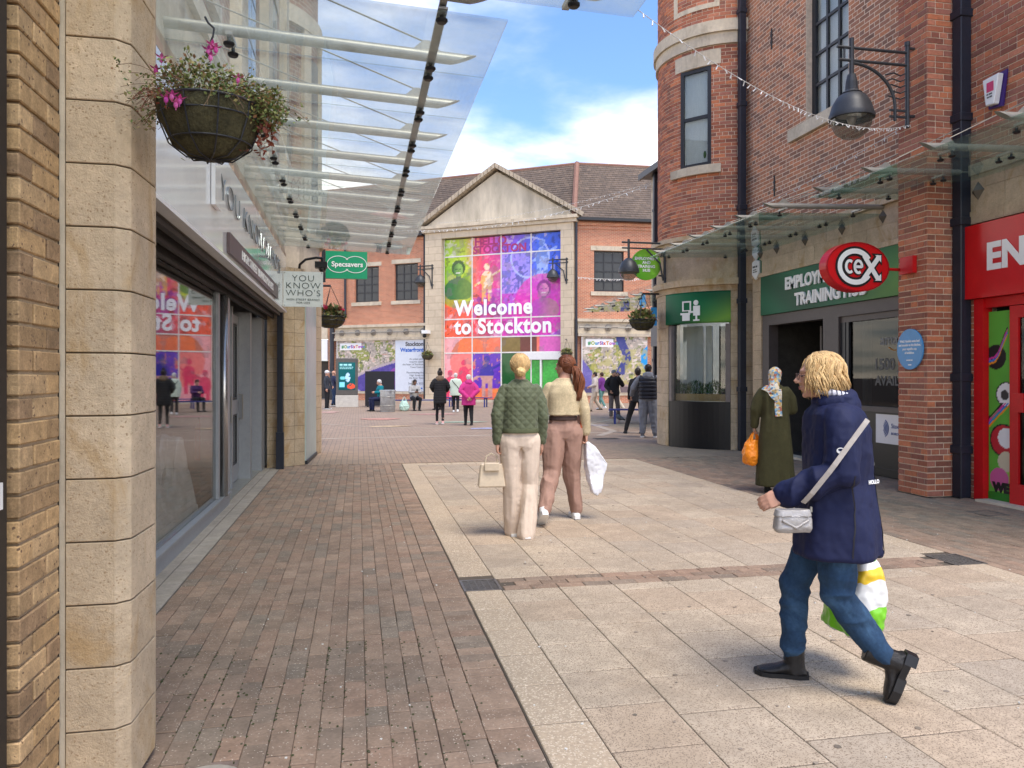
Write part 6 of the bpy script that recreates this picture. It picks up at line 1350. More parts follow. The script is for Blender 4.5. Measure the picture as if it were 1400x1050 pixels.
string_lights('far festoon of white lights hanging in front of the gable', [(9.8, 24.3, 8.0), (-2, 38, 9.2)], [1.1], 70, .1, .008)
string_lights('faint white cable lights across the far brick wing beside the round sign', [(11.9, 41.0, 7.0), (16, 40.6, 7.0)], [.1], 30, .12, .012)
# ---- pigeon
pg = thing('pigeon', 'dark grey pigeon standing on the plaza paving', 'pigeon', (8.35, 23.9, 0), .6, scale=1.15)
m = MB(); m.ell((0, 0, .15), (.065, .13, .07), 12, 8, R=Matrix.Rotation(.35, 3, 'X')); m.tube([(0, .08, .17), (0, .125, .23), (0, .135, .27)], [.05, .032, .028], 8); m.ell((0, .14, .285), (.028, .034, .028), 10, 6); m.tube([(0, -.08, .13), (0, -.20, .08)], [.045, .02], 8); m.build('body', mat('pigeon_grey', (.06, .065, .075), .7), pg, local=True, smooth=True)
m = MB(); m.tube([(0, .165, .283), (0, .195, .275)], [.008, .002], 5); m.build('beak', M['black_plastic'], pg, local=True)
for s in (-1, 1): m = MB(); m.tube([(s*.02, .0, .09), (s*.025, .01, 0)], .005, 5); m.tube([(s*.025, .01, .004), (s*.025, .045, .004)], .004, 4); m.build('leg', mat('pigeon_leg', (.3, .06, .06), .7), pg, local=True)
# ================================================================ people
TMP = bpy.data.scenes.new('sculpt')
def remesh(mb, voxel, it=4, fac=.5, disp=None):
    """melt the overlapping shapes of mb into one surface"""
    me = bpy.data.meshes.new('t'); me.from_pydata(mb.v, [], mb.f); bm = bmesh.new(); bm.from_mesh(me); bmesh.ops.recalc_face_normals(bm, faces=bm.faces); bm.to_mesh(me); bm.free()
    o = bpy.data.objects.new('t', me); TMP.collection.objects.link(o)
    r = o.modifiers.new('r', 'REMESH'); r.mode = 'VOXEL'; r.voxel_size = voxel
    if it: s = o.modifiers.new('s', 'SMOOTH'); s.iterations = it; s.factor = fac
    vl = TMP.view_layers[0]; vl.update(); dg = vl.depsgraph; dg.update()
    out = bpy.data.meshes.new_from_object(o.evaluated_get(dg)); bpy.data.objects.remove(o); bpy.data.meshes.remove(me)
    if disp and len(out.vertices):
        n = len(out.vertices); co = np.empty(n*3); out.vertices.foreach_get('co', co); co = co.reshape(-1, 3); no = np.empty(n*3); out.vertex_normals.foreach_get('vector', no); no = no.reshape(-1, 3)
        co = co+no*disp(co, no)[:, None]; out.vertices.foreach_set('co', co.ravel())
    out.polygons.foreach_set('use_smooth', [True]*len(out.polygons)); out.update(); return out
def sect(mb, secs, n=20, pw=2.3):
    """closed loft; each section (centre, half width, half depth, tilt axis or None)"""
    vs = []; k = len(secs)
    for (c, a, b) in secs:
        c = Vector(c)
        for j in range(n):
            w = 2*math.pi*j/n; cx, cy = math.cos(w), math.sin(w); vs.append(c+Vector((math.copysign(abs(cx)**(2/pw), cx)*a, math.copysign(abs(cy)**(2/pw), cy)*b, 0)))
    fs = [(i*n+j, i*n+(j+1) % n, (i+1)*n+(j+1) % n, (i+1)*n+j) for i in range(k-1) for j in range(n)]
    fs += [tuple(range(n))[::-1], tuple(range((k-1)*n, k*n))]; mb.add(vs, fs)
def limb(mb, pts, rs, n=14):
    pts = [Vector(p) for p in pts]; P = []; R = []
    for i in range(len(pts)-1):
        for t in (0, .33, .66): P.append(pts[i].lerp(pts[i+1], t)); R.append(rs[i]+(rs[i+1]-rs[i])*t)
    P.append(pts[-1]); R.append(rs[-1]); mb.tube(P, R, n)
    for p, r in zip(pts, rs): mb.ell(p, (r, r, r), 12, 8)
def fold(amp, sc=(14, 14, 5), seed=0, amp2=None, extra=None):
    amp2 = amp*.10 if amp2 is None else amp2
    def f(co, no):
        q = co*np.array(sc)+seed*7.7; a = 1-2*np.abs(vn3(q+.35*vn3(co*9, seed)[:, None], seed)*2-1); b = vn3(co*38, seed+3)-.5
        d = amp*(a-.3)*.8+amp2*b*2
        if extra: d = d+extra(co, no)
        return d
    return f
SKIN = {'fair': mat('skin_fair', (.50, .27, .185), .55, var=.06, scale=20, spec=.35), 'brown': mat('skin_brown', (.17, .085, .05), .55, var=.06, scale=20), 'tan': mat('skin_tan', (.36, .20, .13), .55, var=.06, scale=20)}
def head_mesh(mb, c, yaw=0, pitch=0, sc=1.0, detail=True, roll=0):
    c = Vector(c); R = (Matrix.Rotation(yaw, 3, 'Z') @ Matrix.Rotation(pitch, 3, 'X') @ Matrix.Rotation(roll, 3, 'Y')); h = MB(); q = lambda x, y, z: (x, y, z)
    h.ell((0, -.018, .030), (.074, .093, .086), 20, 14); h.ell((0, .018, -.018), (.061, .066, .078), 18, 12); h.ell((0, .028, -.072), (.045, .045, .034), 14, 10); h.ell((0, .062, -.092), (.019, .016, .015), 10, 8)
    h.ell((0, .070, .030), (.046, .018, .016), 14, 8); h.tube([(0, .078, .022), (0, .092, .002), (0, .108, -.020), (0, .100, -.030)], [.008, .0085, .0125, .009], 10); h.ell((-.012, .093, -.026), (.008, .009, .007), 8, 6); h.ell((.012, .093, -.026), (.008, .009, .007), 8, 6)
    h.ell((0, .083, -.050), (.022, .010, .0055), 12, 6); h.ell((0, .080, -.060), (.020, .011, .0065), 12, 6)
    for s in (-1, 1): h.ell((s*.034, .058, -.018), (.024, .022, .022), 10, 8); h.ell((s*.076, -.008, -.008), (.008, .018, .030), 10, 8, R=Matrix.Rotation(s*.3, 3, 'Z')); h.ell((s*.030, .074, .006), (.012, .009, .008), 10, 8)
    h.tube([(0, -.03, -.04), (0, -.035, -.10), (0, -.045, -.17)], [.052, .05, .058], 14)
    mb.add([c+R @ (Vector(v)*sc) for v in h.v], h.f); return lambda v: c+R @ (Vector(v)*sc)
def hand(mb, wrist, d, palm, sc=1.0, curl=.5, mirror=1):
    """wrist position, direction of the fingers, normal of the palm"""
    d = Vector(d).normalized(); p = Vector(palm); p = (p-d*p.dot(d)).normalized(); x = d.cross(p)*mirror; T = lambda a, b, c: Vector(wrist)+(x*a+d*b+p*c)*sc
    mb.tube([T(0, -.02, 0), T(0, .02, 0)], .024*sc, 10)
    vs = [T(a, b, c) for b, w, t in ((.0, .024, .015), (.03, .034, .014), (.06, .040, .012), (.085, .040, .010)) for a, c in ((-w, -t), (w, -t), (w, t), (-w, t))]; fs = [(i*4+j, i*4+(j+1) % 4, (i+1)*4+(j+1) % 4, (i+1)*4+j) for i in range(3) for j in range(4)]+[(3, 2, 1, 0), (12, 13, 14, 15)]; mb.add(vs, fs)
    for k, (a, L) in enumerate(((-.031, .068), (-.011, .078), (.010, .074), (.030, .058))):
        pts = [T(a*.9, .06, 0)]; th = 0; b, c = .085, 0; pts.append(T(a, b, c))
        for s in (.45, .32, .26): th += curl*(.9 if s > .4 else 1.1); b += math.cos(th)*L*s; c += math.sin(th)*L*s; pts.append(T(a, b, c))
        mb.tube(pts, [.0088*sc, .009*sc, .0082*sc, .0075*sc, .006*sc], 8)
    mb.tube([T(-.026, .012, .004), T(-.042, .036, .012), T(-.044, .064, .022), T(-.036, .085, .03)], [.012*sc, .0105*sc, .009*sc, .007*sc], 8)
def shoe(mb, sole, ankle, yaw=0, pitch=0, L=.265, w=.047, h=.075, boot=0, heel=.0, soleh=.022):
    """ankle: joint; the foot turns about it"""
    A = Vector(ankle); R = Matrix.Rotation(yaw, 3, 'Z') @ Matrix.Rotation(pitch, 3, 'X'); z0 = -h
    f = lambda v: A+R @ Vector(v)
    out = [(-.55*w, -.30*L), (.55*w, -.30*L), (.85*w, -.12*L), (.80*w, .15*L), (1.05*w, .42*L), (.80*w, .62*L), (.25*w, .70*L), (-.4*w, .68*L), (-.9*w, .55*L), (-1.0*w, .38*L), (-.8*w, .15*L), (-.85*w, -.12*L)]
    sole.prism([(a*1.06, b*1.03) for a, b in out], z0, z0+soleh, lambda a, b, t: f((a, b, t)))
    if heel: sole.prism([(a*1.06, b*1.03) for a, b in out if b < -.0], z0-heel, z0, lambda a, b, t: f((a, b, t))); sole.prism([(a*1.04, b*1.02) for a, b in out if b > .1*L], z0-heel*.45, z0, lambda a, b, t: f((a, b, t)))
    secs = [(-.27, .6, .30), (-.12, .85, .85 if not boot else .95), (.02, .85, .95), (.16, .82, .72), (.32, .95, .50), (.48, .95, .40), (.60, .75, .30), (.66, .4, .18)]
    for (y, ww, hh) in secs[1:-1]: pass
    n = 12; vs = []
    for (y, ww, hh) in secs:
        for j in range(n):
            t = math.pi*2*j/n; vs.append(f((ww*w*math.cos(t), y*L, z0+soleh*.6+max(0, (math.sin(t)*.5+.5))*hh*(h))))
    fs = [(i*n+j, i*n+(j+1) % n, (i+1)*n+(j+1) % n, (i+1)*n+j) for i in range(len(secs)-1) for j in range(n)]+[tuple(range(n))[::-1], tuple(range((len(secs)-1)*n, len(secs)*n))]; mb.add(vs, fs)
    mb.tube([f((0, -.06*L, z0+.03)), f((0, -.04*L, .0)), f((0, -.03*L, .02+boot))], [w*.95, w*.92, w*.98], 12)
def locks(mb, C, n, top, length, rad, seed, wave=.012, thick=.009, face_open=.9, back=False, R=None, spread=1.12, flip=0):
    """locks of hair falling from the crown over an ellipsoidal head; C maps head coordinates to body space"""
    r = random.Random(seed)
    for i in range(n):
        a = r.uniform(face_open, 2*math.pi-face_open)+math.pi/2     # angle from the face, y forward
        ph = r.uniform(.05, .5); pts = []; L_ = length*r.uniform(.75, 1.08); st = 9; k1 = r.uniform(0, 6)
        for k in range(st):
            t = k/(st-1); p = ph+t*2.2
            if p < 1.6: z = .035+.094*math.cos(p)*1.0; rr = math.sin(p)
            else: z = .035+.094*math.cos(1.6)-(p-1.6)*L_*.95; rr = 1+.10*math.sin((p-1.6)*3)*spread+flip*(p-1.6)**2
            x = .084*rr*math.cos(a)*spread; y = -.018+.102*rr*math.sin(a)
            x += wave*math.sin(k1+t*7); y += wave*math.cos(k1*1.7+t*6); pts.append(C((x, y, z)))
        mb.tube(pts, [thick*.6]+[thick]*5+[thick*.8, thick*.5, thick*.25], 6)
DEF = dict(shL=(-.175, 0, 1.41), shR=(.175, 0, 1.41), elL=(-.215, -.02, 1.13), elR=(.215, -.02, 1.13), wrL=(-.215, .05, .90), wrR=(.215, .05, .90),
           hpL=(-.09, 0, .90), hpR=(.09, 0, .90), knL=(-.10, .02, .49), knR=(.10, .02, .49), anL=(-.10, 0, .08), anR=(.10, 0, .08), head=(0, .02, 1.585), neck=(0, -.01, 1.44))
def person(label, loc, yaw, height, pose={}, skin='fair', headyaw=0, headpitch=0, fine=False, top=None, legs=None, shoes=None, hair=None, hands=None, fem=False, seated=False, group=None, shoeyaw=(0, 0), shoepitch=(0, 0)):
    sc = height/1.70; P = dict(DEF); P.update(pose); P = {k: Vector(v) for k, v in P.items()}
    t = thing('person', label, 'person', loc, yaw, group, scale=sc); sk = SKIN[skin]; vox = .0065 if fine else .013
    b = MB(); C = head_mesh(b, P['head'], headyaw, headpitch)
    sh, hp = P['shL'].lerp(P['shR'], .5), P['hpL'].lerp(P['hpR'], .5)
    sect(b, [(hp+Vector((0, 0, -.06)), .12, .08), (hp+Vector((0, 0, .05)), .14, .09), (hp.lerp(sh, .35), .11, .08), (hp.lerp(sh, .7), .13, .09), (sh+Vector((0, 0, -.03)), .12, .065), (P['neck']+Vector((0, 0, .03)), .05, .05)])
    limb(b, [P['neck'], P['head']+Vector((0, -.02, -.08))], [.052, .05])
    for s in 'LR':
        limb(b, [P['sh'+s]+Vector((.03 if s == 'L' else -.03, 0, -.05)), P['el'+s], P['wr'+s]], [.038, .032, .024]); limb(b, [P['hp'+s], P['kn'+s], P['an'+s]], [.075, .05, .034])
    hb = MB()
    for i, s in enumerate('LR'):
        hd = (hands or {}).get(s, {}); d = hd.get('dir', P['wr'+s]-P['el'+s]); pal = hd.get('palm', (1 if s == 'L' else -1, 0, 0)); hand(hb if not fine else b, P['wr'+s], d, pal, 1.0, hd.get('curl', .35), 1 if s == 'L' else -1)
    if fine: me = remesh(b, .0058, 2, .4)
    else:
        me = remesh(b, .012, 2, .3); bm = bmesh.new(); bm.from_mesh(me); tmpm = hb.mesh('h', sk, smooth=True); bm.from_mesh(tmpm); bm.to_mesh(me); bm.free(); me.polygons.foreach_set('use_smooth', [True]*len(me.polygons))
    me.materials.clear(); me.materials.append(sk); link('body', me, t, local=True)
    g = lambda name, mb, m, voxel, disp=None, it=4: (lambda me: (me.materials.clear(), me.materials.append(m), link(name, me, t, local=True))[2])(remesh(mb, voxel, it, .5, disp))
    # trousers or skirt
    if legs:
        m = MB(); w = legs.get('w', (.095, .07, .055)); kind = legs.get('kind', 'trousers')
        if kind == 'trousers':
            sect(m, [(hp+Vector((0, 0, -.05)), .15, .105), (hp+Vector((0, 0, .03)), .165+.01*fem, .115), (hp+Vector((0, 0, .10)), .145, .10), (hp+Vector((0, 0, legs.get('waist', .17))), .128, .092)])
            for s in 'LR':
                end = P['an'+s]+(P['kn'+s]-P['an'+s]).normalized()*legs.get('up', .03); limb(m, [P['hp'+s], P['hp'+s].lerp(P['kn'+s], .5), P['kn'+s], P['kn'+s].lerp(end, .5), end], [w[0], (w[0]+w[1])/2+.004, w[1], (w[1]+w[2])/2, w[2]])
            if fem and not seated: m.ell(hp+Vector((-.068, -.045, -.02)), (.085, .066, .10)); m.ell(hp+Vector((.068, -.045, -.02)), (.085, .066, .10))
        elif kind == 'skirt':
            sect(m, [((hp.x, hp.y, legs['hem']), *legs['hw']), ((hp.x, hp.y, .65), .18, .14), (hp, .17, .13), (hp+Vector((0, 0, .18)), .13, .10)])
        g('trousers' if kind == 'trousers' else 'skirt', m, legs['mat'], vox, fold(legs.get('fold', .006), legs.get('fsc', (16, 16, 13)), 3), 4)
        if legs.get('belt'): m = MB(); sect(m, [(hp+Vector((0, 0, .135)), .152, .118), (hp+Vector((0, 0, .178)), .148, .114)]); g('belt', m, legs['belt'], .008, None, 1)
    if top:
        m = MB(); T = top; hem = T['hem']; k = T.get('bulk', 1.0); lean = sh-hp; at = lambda z: hp+lean*((z-hp.z)/lean.z) if not seated else hp+lean*((z-hp.z)/lean.z)
        wa = T.get('waist', (.145, .105)); hw = T.get('hemw', (.175, .13)); ch = T.get('chest', (.175, .115))
        secs = []
        if hem < .96: secs += [(at(hem) if not seated else hp+Vector((0, .0, hem-hp.z)), hw[0]*k, hw[1]*k), (at((hem+.98)/2), (hw[0]*.55+wa[0]*.5)*k, (hw[1]*.55+wa[1]*.5)*k)]
        else: secs += [(at(hem), hw[0]*k, hw[1]*k)]
        secs += [(at(max(hem+.03, 1.07)), wa[0]*k, wa[1]*k), (at(1.22), (wa[0]+ch[0])/2*k, (wa[1]+ch[1])/2*k), (at(1.32), ch[0]*k, ch[1]*k), (at(1.40), ch[0]*.92*k, ch[1]*.85*k), (at(1.445), ch[0]*.55, ch[1]*.62), (P['neck']+Vector((0, 0, .03)), T.get('neckw', .072), T.get('neckw', .072))]
        sect(m, secs, 24, 2.4)
        sl = T.get('sleeve', (.066, .056, .046))
        for s in 'LR': 
            e = P['wr'+s]+(P['el'+s]-P['wr'+s]).normalized()*T.get('cuff', .02); limb(m, [P['sh'+s]+Vector((.025 if s == 'L' else -.025, 0, -.042)), P['sh'+s].lerp(P['el'+s], .5), P['el'+s], P['el'+s].lerp(e, .5), e], [sl[0], (sl[0]+sl[1])/2, sl[1], (sl[1]+sl[2])/2, sl[2]])
        if T.get('collar'): limb(m, [P['neck']+Vector((0, -.005, -.01)), P['neck']+Vector((0, .0, T['collar']))], [.085, .072])
        jk = g(T.get('name', 'jacket'), m, T['mat'], vox*T.get('vs', 1), fold(T.get('fold', .006), T.get('fsc', (11, 11, 6)), T.get('seed', 1), extra=T.get('extra')), 4)
        if T.get('hood'):
            m = MB(); n_ = P['neck']; m.ell(n_+Vector((0, -.075, -.01)), (.125, .07, .085)); m.ell(n_+Vector((0, -.055, .045)), (.115, .075, .05)); m.ell(n_+Vector((-.085, -.005, .02)), (.045, .08, .05)); m.ell(n_+Vector((.085, -.005, .02)), (.045, .08, .05))
            g('hood', m, T.get('hoodmat', T['mat']), vox, fold(.007, (20, 20, 20), 8), 5)
    else: jk = None
    if shoes:
        for i, s in enumerate('LR'):
            up, so_m = MB(), MB(); shoe_up = MB()
            kw = {k_: v for k_, v in shoes.items() if k_ in ('L', 'w', 'h', 'boot', 'heel', 'soleh')}
            # upper and sole
            A = P['an'+s]; tmp = MB(); shoe(tmp, so_m, A, shoeyaw[i], shoepitch[i], **kw)
            o = g('shoe', tmp, shoes['mat'], .006 if fine else .01, None, 3)
            sl_ = so_m.build('sole', shoes.get('sole', shoes['mat']), o, local=True)
    if hair:
        m = MB(); st = hair['style']; hm = hair['mat']; r = random.Random(5)
        cap = lambda s_=1.0, zz=.0: m.ell(C((0, -.028, .042+zz)), (.083*s_, .095*s_, .088*s_), 16, 12)
        if st in ('short', 'bun', 'ponytail', 'updo'):
            cap(1.02); m.ell(C((0, -.055, -.005)), (.074, .062, .072), 14, 10)
            for s in (-1, 1): m.ell(C((s*.058, -.01, .035)), (.030, .055, .05), 10, 8)
        if st == 'bob' : 
            cap(1.03); m.ell(C((0, -.05, -.02)), (.088, .078, .09), 16, 12)
        if st in ('bun', 'updo'): bc = hair.get('bun', (0, -.125, -.055)); m.ell(C(bc), (hair.get('br', .042),)*3, 14, 10); m.tube([C((bc[0]-.03, bc[1]-.02, bc[2]+.02)), C((bc[0]+.01, bc[1]-.045, bc[2])), C((bc[0]+.035, bc[1]-.01, bc[2]-.01))], .014, 8)
        if st in ('beanie', 'cap'): m.ell(C((0, -.018, .052)), (.089, .104, .09), 16, 12)
        if st == 'cap': m.ell(C((0, .10, .055)), (.06, .06, .010), 12, 6)
        if st == 'scarf': cap(1.10); m.ell(C((0, -.03, -.03)), (.086, .085, .10)); m.tube([C((0, -.04, -.06)), C((0, -.05, -.12)), C((0, -.04, -.19))], [.075, .072, .10], 14)
        ho = g('hair' if st not in ('beanie', 'cap', 'scarf') else {'beanie': 'hat', 'cap': 'hat', 'scarf': 'headscarf'}[st], m, hm, .006 if fine else .010, fold(.004, (60, 60, 16), 4, amp2=.002), 2)
        if fine and st in ('bun', 'bob', 'ponytail'):
            lk = MB()
            if st == 'bob': locks(lk, C, 620, 0, hair.get('len', .115), 0, 3, .018, .0046, .82, spread=1.15, flip=.16)
            else:
                rr = random.Random(9); bc = Vector(hair.get('bun', (0, -.12, .0)))
                for i in range(230):
                    a = rr.uniform(.6, 5.68)+math.pi/2; ph = rr.uniform(.25, 1.7); s0 = Vector((.088*math.sin(ph)*math.cos(a), -.028+.100*math.sin(ph)*math.sin(a), .042+.092*math.cos(ph))); pts = []
                    for k in range(7):
                        u = k/6; p = s0.lerp(bc, u); q = p-Vector((0, -.028, .03)); L_ = max(.001, q.length); rad = .094+.004*math.sin(i)+.02*u*u
                        p = Vector((0, -.028, .03))+q*(max(L_, rad*(1-u*.1))/L_) if u < .85 else p; pts.append(C(p))
                    lk.tube(pts, [.003, .0042, .0042, .0042, .004, .004, .003], 5)
            if st == 'ponytail':
                rr = random.Random(19); pb = Vector(hair['bun'])
                for i in range(120):
                    x, y, z = pb; pts = []; k1 = rr.uniform(-1, 1); k2 = rr.uniform(-1, 1); ph = rr.uniform(0, 6)
                    for k in range(10):
                        u = k/9; wd = .012+.05*math.sin(min(1, u*1.25)*math.pi*.85); pts.append(C((x+hair['sway'][0]*u+k1*wd+.010*math.sin(7*u+ph), y-.055*math.sin(min(1, u*2)*1.57)+k2*wd*.6+.012*u+.010*math.cos(8*u+ph), z+.015*math.sin(u*3.1)-hair['len']*u**1.1)))
                    lk.tube(pts, [.004, .006, .007, .007, .007, .0065, .006, .005, .004, .0015], 5)
            lk.build('lock', hm, ho, local=True, kind='stuff', smooth=True)
    return dict(root=t, C=C, P=P, jacket=jk, sc=sc, fine=fine)
def cloth(name, c, var=.08, rough=.85, **k): return mat('cloth_'+name, c, rough, 0, var, 9, bump=k.pop('bump', .25), bscale=k.pop('bscale', 420), coords='pos', **k)
def hairmat(name, cols): return mat('hair_'+name, cols, .5, var=.35, scale=22, stretch=(5, 5, .8), rnd=isinstance(cols, list), bump=.3, bscale=300)
BLACKC = cloth('black', (.014, .014, .016)); NAVY = cloth('navy', (.006, .010, .046), .10, .7); DENIM = cloth('denim', (.017, .045, .092), .25, .9, patch=((.06, .13, .22), 3.2, .55))
def sub(p, name, mb, m, disp=None, vox=None, it=3, **k):
    if vox: me = remesh(mb, vox, it, .5, disp); me.materials.clear(); me.materials.append(m); return link(name, me, p['root'], local=True)
    return mb.build(name, m, p['root'], local=True, **k)
def toworld(p, v):
    r = p['root']; return Vector(r.location)+Matrix.Rotation(r.rotation_euler.z, 3, 'Z') @ (Vector(v)*p['sc'])
def carrier(name, label, loc, yaw, w, d, h, m, hand_z, seed=1, handles=.22, extra=None, fold_=.02, topw=.7):
    """a crumpled carrier bag hanging from the point loc"""
    t = thing(name, label, 'bag', loc, yaw); b = MB(); z0 = -handles-h
    sect(b, [((0, 0, z0), w*.40, d*.40), ((0, 0, z0+h*.12), w*.50, d*.5), ((0, 0, z0+h*.45), w*.52, d*.55), ((0, 0, z0+h*.8), w*.5*topw*1.1, d*.42), ((0, 0, z0+h), w*.5*topw*.8, d*.25)], 20, 3)
    me = remesh(b, .009, 2, .5, fold(fold_, (11, 11, 8), seed, amp2=fold_*.35)); me.materials.clear(); me.materials.append(m); link('pouch', me, t, local=True)
    for s in (-1, 1):
        hb = MB(); hb.tube([(s*w*.22, s*.02, z0+h*.94), (s*w*.12, s*.015, -handles*.4), (0, s*.006, 0)], [.02, .010, .008], 6); hb.tube([(-s*w*.26, s*.02, z0+h*.92), (-s*w*.12, s*.015, -handles*.4), (0, s*.006, 0)], [.02, .010, .008], 6); hb.build('handle', m, t, local=True)
    return t
# ---------------------------------------------------------------- foreground woman in navy coat
yw = math.atan2(.87, .48)            # faces up the street and to the left
blonde = hairmat('blonde', [(.50, .32, .13), (.62, .43, .20), (.42, .25, .10)])
navp = person('blonde woman in navy hooded coat and blue jeans striding left past the drain', (2.28, 3.36, 0), yw, 1.625, fine=True, fem=True, headyaw=.10, headpitch=-.02,
    pose=dict(shL=(-.185, -.01, 1.40), shR=(.185, .02, 1.40), elL=(-.24, .0, 1.12), wrL=(-.21, .25, 1.0), elR=(.235, -.03, 1.12), wrR=(.25, .02, .87), head=(0, .085, 1.585), neck=(0, .025, 1.44),
              hpL=(-.095, .0, .90), hpR=(.095, .0, .90), knR=(.10, .19, .50), anR=(.095, .205, .085), knL=(-.09, .0, .50), anL=(-.10, -.22, .20)),
    hands={'L': dict(dir=(-.05, .9, -.35), palm=(.9, 0, -.4), curl=.45), 'R': dict(curl=.9, dir=(0, .1, -1))},
    top=dict(mat=NAVY, hem=.70, hemw=(.235, .205), waist=(.205, .165), chest=(.215, .155), sleeve=(.088, .08, .058), fold=.026, fsc=(7, 7, 4), neckw=.085, hood=True, cuff=.01, vs=1.1),
    legs=dict(mat=DENIM, w=(.108, .078, .057), fold=.015, fsc=(8, 8, 16), up=.03), shoes=dict(mat=mat('black_leather', (.014, .013, .013), .38, bump=.3, bscale=90), sole=M['black_plastic'], boot=.085, h=.095, heel=.022, soleh=.032, w=.058, L=.27), shoepitch=(-1.2, 0),
    hair=dict(style='bob', mat=blonde, len=.135))
C = navp['C']
m = MB()
for s in (-1, 1):
    pts = [C((s*(.032+.024*math.cos(a)), .099, .004+.017*math.sin(a))) for a in np.linspace(0, 2*math.pi, 17)]; m.tube(pts, .0018, 5); m.tube([C((s*.056, .098, .008)), C((s*.078, .03, .012)), C((s*.080, -.01, .004))], .0018, 5)
m.tube([C((-.009, .102, .006)), C((.009, .102, .006))], .0016, 5); sub(navp, 'glasses', m, mat('dark_frames', (.05, .03, .025), .3))
for s in (-1, 1): m = MB(); m.ell(C((s*.031, .0815, .006)), (.0095, .0045, .0055), 10, 8); sub(navp, 'eye', m, mat('eye_dark', (.10, .08, .07), .2), smooth=True)
m = MB(); m.ell(C((0, .0905, -.0505)), (.020, .0045, .0035), 12, 6); m.ell(C((0, .0885, -.0595)), (.017, .005, .0042), 12, 6); sub(navp, 'lip', m, mat('lips', (.38, .13, .11), .5), smooth=True)
# striped shirt collar, badge, hem toggles, belt logo
n_ = navp['P']['neck']; m = MB(); m.tube([n_+Vector((.105*math.cos(a), .095*math.sin(a)-.0, .065+.02*math.sin(a))) for a in np.linspace(2.3, 6.6, 16)], [.02]*16, 7); sub(navp, 'collar', m, mat('striped_collar', (.55, .55, .60), .8), smooth=True)
m = MB()
for k in range(22):
    a = 2.3+4.3*k/21; c = n_+Vector((.105*math.cos(a), .095*math.sin(a), .066+.02*math.sin(a))); m.tube([c+Vector((.021*math.cos(q)*math.cos(a), .021*math.cos(q)*math.sin(a), .021*math.sin(q))) for q in np.linspace(-.6, 2.6, 6)], .0022, 4)
sub(navp, 'collar_stripe', m, NAVY, kind='stuff')
def on_jacket(p, pts, off=.006):
    me = p['jacket'].data; bv = BVHTree.FromPolygons([v.co for v in me.vertices], [tuple(q.vertices) for q in me.polygons]); out = []
    for q in pts:
        l, n, i, d = bv.ray_cast(Vector(q), Vector((1, .15, 0)).normalized()) if q[0] < -.8 else bv.find_nearest(Vector(q))
        if l is None: out.append((Vector(q), Vector((0, 0, 1)))); continue
        if n.dot(l-p['P']['hpL'].lerp(p['P']['hpR'], .5)-Vector((0, 0, max(-.2, min(.45, l.z-.9))))) < 0: n = -n
        out.append((l+n*off, n))
    return out
def strap(p, name, pts, w, m, th=.004, off=.007):
    q = on_jacket(p, pts, off); mb = MB(); vs = []
    if pts[0][0] < -.8:
        xs = [max(c.x, -.36) if c.x > -.8 else -.31 for c, n in q]
        for _ in range(60): xs = [xs[0]]+[min(x, (a+b)/2) for a, x, b in zip(xs, xs[1:], xs[2:])]+[xs[-1]]
        q = [(Vector((x-.016, a.y, a.z)), Vector((-1, -.2, 0)).normalized()) for x, a in zip(xs, pts)]
    for i, (c, n) in enumerate(q):
        t = (q[min(i+1, len(q)-1)][0]-q[max(0, i-1)][0]).normalized(); s = t.cross(n).normalized()*w/2; vs += [c-s-n*th, c+s-n*th, c+s, c-s]
    k = len(q); mb.add(vs, [(i*4+j, i*4+(j+1) % 4, (i+1)*4+(j+1) % 4, (i+1)*4+j) for i in range(k-1) for j in range(4)]+[(3, 2, 1, 0), tuple(range(4*k-4, 4*k))]); return sub(p, name, mb, m)
bagm = mat('pewter_leather', (.36, .34, .32), .35, .35, .10, 12, bump=.3, bscale=50)
cb_ = thing('handbag', 'small pewter crossbody bag under the arm of the woman in the navy coat', 'bag', toworld(navp, (-.32, .22, .905)), yw+.35); cb_.scale = (.68,)*3
hbm = MB(); sect(hbm, [((0, 0, -.085), .045, .115), ((0, 0, -.06), .055, .13), ((0, 0, .0), .052, .125), ((0, .0, .06), .035, .105)], 20, 3.2); me = remesh(hbm, .006, 3, .5, fold(.007, (14, 14, 12), 4)); me.materials.clear(); me.materials.append(bagm); link('pouch', me, cb_, local=True)
hbm = MB(); sect(hbm, [((0, 0, .02), .056, .128), ((0, 0, .068), .042, .112)], 20, 3.2); hbm.tube([(-.05, -.09, .0), (-.058, .0, -.05), (-.05, .09, .0)], .012, 6); me = remesh(hbm, .006, 2, .5, fold(.004, (14, 14, 12), 9)); me.materials.clear(); me.materials.append(bagm); link('flap', me, cb_, local=True)
hbm = MB(); hbm.tube([(-.02, -.118, .05), (-.02, -.118, .085)], .008, 8); hbm.build('ring', M['steel'], cb_, local=True)
strap(navp, 'bag_strap', [Vector((-.9, .17, .975)).lerp(Vector((-.9, -.115, 1.385)), t) for t in np.linspace(0, 1, 24)], .024, mat('strap_grey', (.42, .38, .34), .6))
strap(navp, 'seam', [Vector((-.32, -.07, 1.12)).lerp(Vector((-.34, -.06, .72)), t) for t in np.linspace(0, 1, 14)], .006, M['black_plastic'], .002, .002)
strap(navp, 'seam', [Vector((-.04, -.34, 1.36)).lerp(Vector((-.05, -.36, .71)), t) for t in np.linspace(0, 1, 16)], .005, M['black_plastic'], .002, .002)
q = on_jacket(navp, [(-.40, .045, 1.255)], .003)[0]; m = MB(); ax = q[1]; sd = ax.cross(Vector((0, 0, 1))).normalized(); up_ = sd.cross(ax).normalized()
